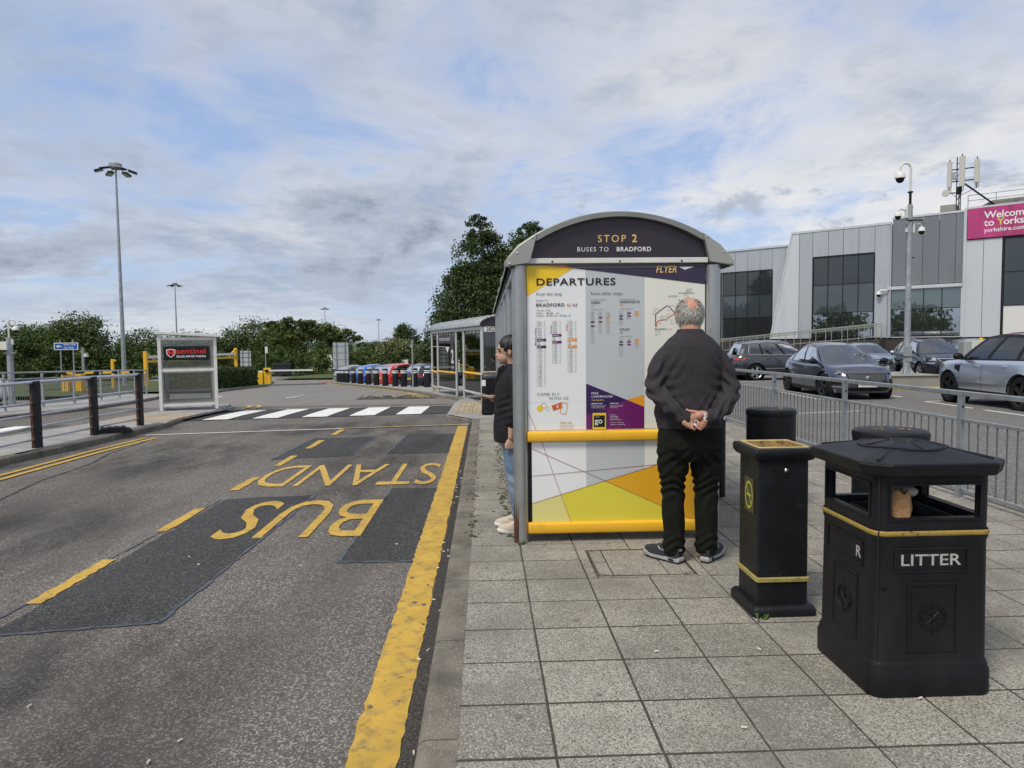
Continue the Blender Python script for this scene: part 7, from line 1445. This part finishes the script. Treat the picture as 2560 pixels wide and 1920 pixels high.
# right hand: palm to the viewer, fingers down-left, thumb up-left
limb(bm, [(.075, -.208, 1.005), hx(620, 200, .02), hx(470, 200)], [.028, .030, .030]); bm.ell(hx(380, 250), (.040, .016, .034), 14, 10, Matrix.Rotation(R(25), 3, 'Y')); bm.ell(hx(300, 240, .004), (.030, .015, .032), 12, 8)
limb(bm, [hx(480, 140, -.002), hx(330, 95, -.004), hx(230, 75, -.006), hx(155, 35, -.006)], [.015, .0115, .0095, .007])
for k, (a, b, c, d) in enumerate((((220, 230), (120, 330), (70, 380), (85, 430)), ((250, 270), (155, 360), (140, 430), (170, 480)), ((290, 300), (215, 390), (215, 470), (260, 520)), ((330, 330), (290, 440), (310, 520), (370, 560)))):
    limb(bm, [hx(*a, .006), hx(*b, -.008), hx(*c, -.016), hx(*d, -.008)], [.0115, .0105, .0095, .0075], 10)
# left hand behind it, its fingers wrapping round from the right and holding the cards
limb(bm, [(-.105, -.208, 1.015), hx(300, 260, .04), hx(480, 330, .045)], [.028, .026, .028]); bm.ell(hx(560, 360, .035), (.034, .016, .036), 12, 10)
for a, b, c, d in (((640, 290), (690, 330), (640, 350), (560, 330)), ((640, 350), (670, 400), (600, 420), (450, 370)), ((610, 400), (640, 450), (560, 480), (410, 410)), ((560, 440), (580, 500), (500, 540), (395, 485))):
    limb(bm, [hx(*a, .03), hx(*b, .005), hx(*c, -.020), hx(*d, -.024)], [.0115, .0105, .0098, .008], 10)
soft('body', bm, .0042, skinm, mn, 3)
# jumper
jm = MB(); torso(jm, [(.905, .214, .146, .005), (.925, .224, .154, .005), (.96, .229, .160, .008), (1.05, .226, .166, .018), (1.15, .216, .162, .018), (1.25, .212, .156, .012), (1.35, .214, .146, .0), (1.42, .205, .132, -.006), (1.47, .186, .115, -.012), (1.515, .145, .096, -.012), (1.555, .094, .083, -.004), (1.578, .082, .079, .002)])
limb(jm, [(-.152, -.008, 1.418), (-.220, -.022, 1.325), (-.252, -.066, 1.185), (-.190, -.160, 1.095), (-.120, -.207, 1.025), (-.086, -.222, 1.012)], [.066, .065, .060, .055, .047, .043]); limb(jm, [(.152, -.008, 1.418), (.220, -.022, 1.325), (.254, -.066, 1.18), (.190, -.158, 1.085), (.105, -.207, 1.018), (.066, -.224, 1.006)], [.066, .065, .060, .055, .047, .043])
def jfold(c):
    x, y, z = c[:, 0], c[:, 1], c[:, 2]; ax_ = np.abs(x); d = np.zeros(len(c))
    el = gauss((ax_ - .25) ** 2 + (z - 1.17) ** 2 + (y + .07) ** 2, .075); d += .016 * el * np.sin(110 * (z * .8 + ax_ * .5 - y * .5))
    fo = gauss((ax_ - .14) ** 2 + (z - 1.04) ** 2 + (y + .19) ** 2, .06); d += .012 * fo * np.sin(120 * (ax_ - z * .6))
    ap = gauss((ax_ - .185) ** 2 + (z - 1.32) ** 2, .07); d += .007 * ap * np.sin(85 * (z * .6 + ax_ * 1.1))
    lo = gauss((z - 1.0) ** 2, .07) * (ax_ < .24); d += .0075 * lo * np.sin(38 * (z * 1.3 + .6 * np.sin(x * 9) * .3 + ax_ * .9))
    d += .0022 * np.sin(x * 23 + z * 17) * np.sin(z * 29 + y * 11); d += np.where(z < .945, -.006, 0.) ; return d
soft('jumper', jm, .0075, knit, mn, 4, jfold)
tr_ = MB(); torso(tr_, [(.70, .175, .115, -.005), (.745, .205, .138, -.012), (.80, .216, .150, -.016), (.86, .216, .150, -.008), (.92, .206, .142, .0), (.95, .20, .138, .005)])
limb(tr_, [(-.112, -.005, .80), (-.112, -.002, .66), (-.113, .004, .52), (-.112, -.004, .36), (-.106, -.004, .20), (-.105, .0, .10)], [.112, .106, .080, .076, .074, .076]); limb(tr_, [(.112, -.005, .80), (.113, -.002, .66), (.115, .004, .50), (.115, -.004, .34), (.116, -.004, .19), (.117, .0, .10)], [.112, .106, .082, .078, .075, .076])
for x in (-.105, .117): tr_.lathe([(.072, .062), (.077, .10)], 18, (x, .0, 0))
def tfold(c):
    x, y, z = c[:, 0], c[:, 1], c[:, 2]; ax_ = np.abs(x); d = np.zeros(len(c))
    kn = gauss((z - .52) ** 2, .075); d += .0075 * kn * np.sin(z * 88 + 4.0 * np.sin(x * 21 + 1.3) + y * 32 + 2 * np.sin(z * 23)); an = gauss((z - .13) ** 2, .05); d += .006 * an * np.sin(z * 100 + 3.5 * np.sin(x * 27 + 1) + y * 25)
    st_ = gauss((z - .72) ** 2, .05); d += .006 * st_ * np.sin((ax_ * 1.2 + z * 1.3) * 62); d += .003 * np.sin(z * 31 + x * 14) * np.sin(x * 40 + 2); return d
soft('trousers', tr_, .0075, olive, mn, 4, tfold)
for sg, x0, wx in ((-1, -.165, -.06), (1, .055, .06)):
    pk = MB(); P = [(x0, .828), (x0 + .11, .828), (x0 + .11, .800), (x0 + .055, .785), (x0, .800)]; pk.prism(P, lambda p, q, w: (p, w - .152 + .9 * (abs(p) - .11) ** 2 * 2, q), -.006, .0); pk.build('pocket_flap', olive, mn, bevel=.002); MB().lathe([(.006, 0), (.006, -.003), (.003, -.004)], 10, ax='y').build('button', M['blacksat'], mn, loc=(x0 + .055, -.160, .797))
def trainer(parent, x, y, rz, up, sole, out, s=1., name='shoe'):
    e = root(name, None, None); e.parent = parent; e.location = (x, y, 0); e.rotation_euler = (0, 0, rz); e.scale = (s, s, s)
    ol = [(-.028, -.01), (.028, -.01), (.036, .02), (.036, .09), (.046, .16), (.050, .215), (.040, .265), (.012, .292), (-.018, .288), (-.042, .255), (-.046, .20), (-.040, .12), (-.036, .04), (-.034, .01)]
    lev = lambda z, k, t=0: [(p * k, .14 + (q - .14) * k, z + (t * max(0, q - .2) * 1.2)) for p, q in ol]
    mb = MB(); loft(mb, [lev(.0, .96, .12), lev(.004, 1.0, .12), lev(.013, 1.0, .10)]); mb.build('outsole', out, e, smooth=40)
    mb = MB(); loft(mb, [lev(.013, 1.0, .10), lev(.024, 1.03, .08), lev(.036, 1.02, .06), lev(.043, .98, .05)]); mi = mb.build('midsole', sole, e, smooth=40)
    for sx_ in (-1, 1): MB().ell((sx_ * .0385, .045, .024), (.004, .026, .008), 10, 6).build('sole_window', out, mi, smooth=60)
    mb = MB(); sec = [(-.006, .028, .070), (.01, .035, .092), (.04, .037, .098), (.085, .038, .098), (.12, .042, .088), (.155, .046, .072), (.20, .048, .056), (.245, .042, .046), (.278, .024, .034), (.286, .008, .022)]
    lp = [[(w * math.cos(PI * i / 10) * (1 if 0 < i < 10 else 1.02), yy, .036 + (h - .0) * math.sin(PI * i / 10) ** .8) for i in range(11)] for yy, w, h in sec]; loft(mb, lp); mb.build('upper', up, e, smooth=60)
    mb = MB(); mb.tube([(.036 * math.cos(a), .045 + .045 * math.sin(a), .128 + .004 * math.cos(2 * a)) for a in lin(0, 2 * PI, 17)], .0075, 6, cap=False); mb.build('collar', M['trim'], e, smooth=60)
    for k in range(4): MB().tube([(-.024, .112 + .022 * k, .122 - .014 * k), (0, .115 + .022 * k, .131 - .014 * k), (.024, .112 + .022 * k, .122 - .014 * k)], .003, 5).build('lace', M['galv2'], e)
    for sx_ in (-1, 1): MB().tube([(sx_ * .034, .04, .09), (sx_ * .041, .09, .075), (sx_ * .044, .13, .08), (sx_ * .036, .15, .095)], .0035, 5).build('overlay', M['galv2'], e, smooth=60)
    bx('heel_tab', M['galv2'], e, -.010, .010, -.012, -.006, .085, .10); return e
trainer(mn, -.080, -.055, R(38), shoe_u, shoe_s, shoe_b, 1.02); trainer(mn, .092, -.055, R(-38), shoe_u, shoe_s, shoe_b, 1.02)
# thinning grey hair: strands over the back and sides, bare crown
hc = Vector((.004, .028, 1.692)); hr = Vector((.083, .101, .100)); g = random.Random(11)
def hairy(d):          # direction on the skull -> has hair
    bald = ((d.x + .03) / .56) ** 2 + ((d.z - .60) / .56) ** 2 < 1 and d.y < .55
    return not bald and d.z > -.82 and not (d.y > .45 and d.z < .75) and not (abs(d.x) > .8 and d.z < -.55 and d.y > .2)
cap = MB(); nu, nv = 40, 28
for j in range(nv):
    for i in range(nu):
        q = []
        for a, b in ((i, j), (i + 1, j), (i + 1, j + 1), (i, j + 1)):
            t, p = PI * b / nv, 2 * PI * a / nu; q.append(Vector((math.sin(t) * math.cos(p), math.sin(t) * math.sin(p), math.cos(t))))
        m_ = sum(q, Vector()) / 4
        if hairy(m_.normalized()): cap.add([(hc.x + d.x * hr.x * 1.012, hc.y + d.y * hr.y * 1.012, hc.z + d.z * hr.z * 1.012) for d in q], [(0, 1, 2, 3)])
hair_b = mat('grey hair roots', (.13, .125, .115), .8, var=.3, vs=60); hair_m = mat('grey white hair', (.36, .35, .325), .55, var=.55, vs=70, rnd_obj=.1)
hr_o = cap.build('hair', hair_b, mn, smooth=60); st_ = MB()
k = 0
while k < 2300:
    d = Vector((g.gauss(0, 1), g.gauss(-.4, 1), g.gauss(.05, .8))).normalized()
    edge = ((d.x + .03) / .56) ** 2 + ((d.z - .60) / .56) ** 2
    if not hairy(d) and not (edge > .35 and g.random() < .16): continue
    k += 1; p = Vector((hc.x + d.x * hr.x, hc.y + d.y * hr.y, hc.z + d.z * hr.z)); flow = Vector((d.x * .35 + g.uniform(-.5, .5), d.y * .2, -1 if d.z < .75 else -.2)); flow = (flow - d * flow.dot(d) * .75).normalized()
    l = g.uniform(.025, .055) * (1.15 if d.z < 0 else .9); w = g.uniform(.0011, .0024); sd = flow.cross(d).normalized() * w; cur = g.uniform(-.35, .35)
    a = p + d * .001; b = p + flow * l * .5 + d * (.007 + g.uniform(0, .006)) + sd * cur * 4; c = p + flow * l + d * (.003 + g.uniform(-.002, .010)) + sd * cur * 9
    st_.add([a - sd, a + sd, b + sd * .9, b - sd * .9, c], [(0, 1, 2, 3), (3, 2, 4)])
tag(st_.build('hair_strands', hair_m, hr_o), kind='stuff')
for sg in (-1, 1): MB().ell((.004 + sg * .032, .108, 1.69), (.012, .010, .008), 10, 6).build('eye', M['t_white'], mn, smooth=60)
# the two cards he holds
def card(label, C_, w, h, rot, dec):
    o = root('card', label, 'card', mn.location + Vector(C_)); o.rotation_euler = rot; MB().box(-w / 2, w / 2, -.0006, .0006, -h / 2, h / 2).build('sheet', M['t_white'], o)
    for (x0, x1, z0, z1, m_) in dec: bx('printing', M[m_], o, x0, x1, -.0012, -.0007, z0, z1)
card('small white printed card held upright between the man\'s fingers', hx(615, 215, -.012), .026, .042, (0, R(-28), 0), [(-.011, .0, -.0, .013, 'p_blk'), (.002, .009, -.004, .002, 'p_txt'), (.002, .009, -.014, -.009, 'p_txt')])
card('small white and blue card tucked in the man\'s lower fingers', hx(385, 385, -.024), .026, .036, (0, R(28), 0), [(-.010, .004, -.002, .013, 'p_vio')])

# ------------------------------------------------------------------ woman in profile beside the shelter
wm = root('person', 'woman in black jacket and jeans looking at her phone beside the shelter post', 'person', (.205, 5.62, 0), PI / 2)
jean = mat('washed blue denim', (.13, .20, .31), .9, 0, .22, 12, .3, 300, dirt=(.30, .38, .46), ds=5, dth=(.45, .8)); jk = mat('black jacket cloth', (.010, .010, .013), .75, 0, .3, 20, .2, 200, spec=.3); hairk = mat('black hair', (.010, .009, .009), .42, 0, .3, 60, .3, 160, spec=.5, stretch=(1, 1, .2))
b2 = MB()
for sg in (-1, 1):
    limb(b2, [(sg * .085, -.02, .80), (sg * .085, -.02, .60), (sg * .08, -.025, .42), (sg * .078, -.045, .25), (sg * .078, -.05, .08)], [.08, .065, .05, .045, .034]); limb(b2, [(sg * .078, -.05, .05), (sg * .08, .02, .04), (sg * .082, .07, .035)], [.03, .03, .022])
torso(b2, [(.78, .14, .10, 0), (.95, .13, .10, 0), (1.1, .13, .09, 0), (1.22, .13, .08, -.01), (1.28, .07, .06, -.02)])
limb(b2, [(0, -.03, 1.24), (0, -.012, 1.32), (0, .01, 1.40)], [.06, .050, .052]); b2.ell((0, .015, 1.456), (.070, .090, .096), 20, 14); b2.ell((0, .050, 1.388), (.052, .058, .058), 16, 12); b2.ell((0, .083, 1.350), (.022, .020, .018), 10, 8); b2.ell((0, .112, 1.402), (.011, .016, .014), 10, 8); b2.ell((0, .104, 1.424), (.010, .012, .026), 10, 8); b2.ell((0, .098, 1.372), (.022, .014, .012), 10, 8); b2.ell((0, .088, 1.455), (.045, .018, .03), 10, 8)
for sg in (-1, 1): b2.ell((sg * .070, .015, 1.425), (.010, .018, .028), 10, 8)
limb(b2, [(-.165, -.02, 1.22), (-.205, -.03, 1.02), (-.205, .0, .88), (-.200, .015, .775)], [.05, .042, .034, .024]); b2.ell((-.195, .022, .735), (.014, .030, .036), 12, 8)
for k in range(4): limb(b2, [(-.195, .000 + .016 * k, .715), (-.192, .004 + .016 * k, .690), (-.180, .008 + .015 * k, .682)], [.009, .0085, .007], 8)
limb(b2, [(-.190, .045, .745), (-.188, .056, .715), (-.184, .056, .695)], [.010, .009, .007], 8)
limb(b2, [(.165, -.02, 1.22), (.195, .02, 1.03), (.13, .12, 1.045), (.08, .16, 1.060)], [.05, .042, .032, .023]); b2.ell((.06, .19, 1.068), (.034, .036, .014), 12, 8)
for k in range(4): limb(b2, [(.035 + .014 * k, .205 - .012 * k + .02, 1.070), (.020 + .012 * k, .235 - .010 * k, 1.058), (.006 + .012 * k, .238 - .012 * k, 1.075)], [.0085, .008, .0065], 8)
limb(b2, [(.07, .200, 1.075), (.055, .235, 1.088), (.045, .258, 1.090)], [.010, .009, .007], 8)
soft('body', b2, .0045, skinf, wm, 3)
j2 = MB(); torso(j2, [(.725, .205, .150, .0), (.80, .203, .148, .0), (.95, .195, .140, .0), (1.08, .190, .134, .0), (1.18, .185, .122, .0), (1.25, .160, .098, -.01), (1.285, .105, .078, -.018), (1.32, .072, .066, -.015), (1.335, .068, .062, -.014)])
limb(j2, [(-.168, -.02, 1.225), (-.212, -.032, 1.08), (-.216, -.02, .98), (-.21, .0, .885)], [.064, .058, .055, .050]); limb(j2, [(.168, -.02, 1.225), (.205, .0, 1.08), (.185, .06, 1.04), (.125, .12, 1.045)], [.064, .056, .05, .043])
def jf2(c):
    x, y, z = c[:, 0], c[:, 1], c[:, 2]; d = .005 * gauss((x + .21) ** 2 + (z - .99) ** 2, .08) * np.sin(z * 120 + y * 50); d += .0035 * np.sin(z * 24 + x * 10) * np.sin(x * 22 + y * 16); return d
soft('jacket', j2, .0085, jk, wm, 4, jf2)
for sg in (-1, 1): MB().prism([(0, 1.33), (.05, 1.30), (.075, 1.19), (.03, 1.10), (.0, 1.14)], lambda p, q, w: (sg * (.03 + w) + 0, .055 + p, q), .0, .012).build('lapel', jk, wm, bevel=.004)
l2 = MB(); torso(l2, [(.66, .15, .10, -.02), (.74, .165, .115, -.01), (.84, .155, .11, 0)])
for sg in (-1, 1): limb(l2, [(sg * .085, -.015, .76), (sg * .085, -.015, .60), (sg * .08, -.022, .43), (sg * .078, -.042, .26), (sg * .078, -.05, .115)], [.098, .085, .068, .062, .056])
soft('jeans', l2, .0085, jean, wm, 4, lambda c: .005 * np.sin(c[:, 2] * 60 + 2 * np.sin(c[:, 0] * 30)) * gauss((c[:, 2] - .42) ** 2, .07) + .005 * np.sin(c[:, 2] * 95) * gauss((c[:, 2] - .15) ** 2, .05))
cream = mat('cream suede', (.52, .45, .36), .85, var=.15, vs=30); wsole = mat('white sole', (.72, .71, .68), .6)
trainer(wm, -.085, -.125, R(4), cream, wsole, shoe_s, .86); trainer(wm, .085, -.105, R(-4), cream, wsole, shoe_s, .86)
hb = MB(); hb.ell((0, .004, 1.472), (.079, .098, .095), 22, 14); hb.ell((0, -.045, 1.425), (.074, .070, .085), 18, 12); limb(hb, [(0, -.085, 1.43), (0, -.105, 1.36), (0, -.10, 1.28), (0, -.10, 1.20)], [.045, .04, .034, .02]); limb(hb, [(-.066, .040, 1.47), (-.069, .036, 1.43), (-.066, .030, 1.405)], [.012, .008, .003])
hb2 = MB(); 
soft('hair', hb, .006, hairk, wm, 3, lambda c: np.where((c[:, 1] > .028) & (c[:, 2] < 1.405 + (c[:, 1] - .03) * 1.0), -.03, 0.) + .0018 * np.sin(c[:, 1] * 170 + c[:, 2] * 60))
for sg in (-1, 1): MB().ell((sg * .036, .093, 1.433), (.014, .007, .006), 10, 6).build('eye', M['p_blk'], wm, smooth=60); MB().tube([(sg * .018, .106, 1.448), (sg * .036, .101, 1.452), (sg * .055, .086, 1.446)], .003, 5).build('eyebrow', hairk, wm)
MB().ell((0, .1085, 1.372), (.020, .006, .006), 10, 6).build('lips', mat('lips', (.42, .13, .12), .5), wm, smooth=60)
ph = root('mobile_phone', 'mobile phone in a pale case held by the woman in black', 'phone', (.205 - .235, 5.62 + .03, 1.083)); ph.rotation_euler = (R(0), R(14), R(8)); MB().box(-.078, .078, -.037, .037, -.004, .004).build('case', mat('pale phone case', (.5, .5, .46), .4), ph, bevel=.003); bx('screen', M['dark'], ph, -.073, .073, -.033, .033, .004, .0046); MB().tube([(-.07, -.037, -.003), (-.09, -.05, -.03), (-.02, -.055, -.055), (.06, -.04, -.04), (.075, -.02, -.01)], .0025, 5).build('lanyard', M['blacksat'], ph)

# ------------------------------------------------------------------ seated figure in the far shelter
sp = root('person', 'dark clothed person sitting bent forward inside the far shelter', 'person', (.62, 22.35, pav(22)), R(105))
b3 = MB(); limb(b3, [(0, -.02, .52), (0, .10, .78), (0, .20, .98)], [.15, .15, .13]); limb(b3, [(0, .22, 1.02), (0, .30, 1.10)], [.06, .06]); b3.ell((0, .36, 1.17), (.075, .095, .105), 16, 12)
for sg in (-1, 1): limb(b3, [(sg * .10, 0, .50), (sg * .13, .42, .50), (sg * .12, .50, .28), (sg * .12, .46, .08), (sg * .12, .60, .05)], [.09, .07, .055, .04, .035]); limb(b3, [(sg * .18, .18, .98), (sg * .22, .30, .74), (sg * .08, .52, .72)], [.06, .05, .035]); b3.ell((sg * .05, .56, .72), (.03, .04, .02), 10, 8)
soft('body', b3, .012, skinm, sp, 3)
b4 = MB(); limb(b4, [(0, -.03, .50), (0, .10, .78), (0, .20, .99)], [.17, .17, .15])
for sg in (-1, 1): limb(b4, [(sg * .18, .18, 1.0), (sg * .23, .30, .74), (sg * .10, .48, .72)], [.075, .065, .05])
soft('coat', b4, .014, mat('dark grey coat', (.022, .023, .024), .9, var=.3, vs=20), sp, 3)
b5 = MB()
for sg in (-1, 1): limb(b5, [(sg * .10, -.05, .50), (sg * .13, .42, .51), (sg * .12, .50, .28), (sg * .12, .47, .10)], [.105, .085, .068, .058])
soft('trousers', b5, .014, mat('dark teal trousers', (.02, .035, .04), .9), sp, 3)
for sg in (-1, 1): trainer(sp, sg * .12, .40, 0, shoe_u, shoe_s, shoe_b)
MB().ell((0, .345, 1.20), (.085, .10, .095), 16, 12).build('hair', hairk, sp, smooth=60)
finish_soft()
for o_ in finish_texts():
    if o_.parent is None: o_['kind'] = 'structure'
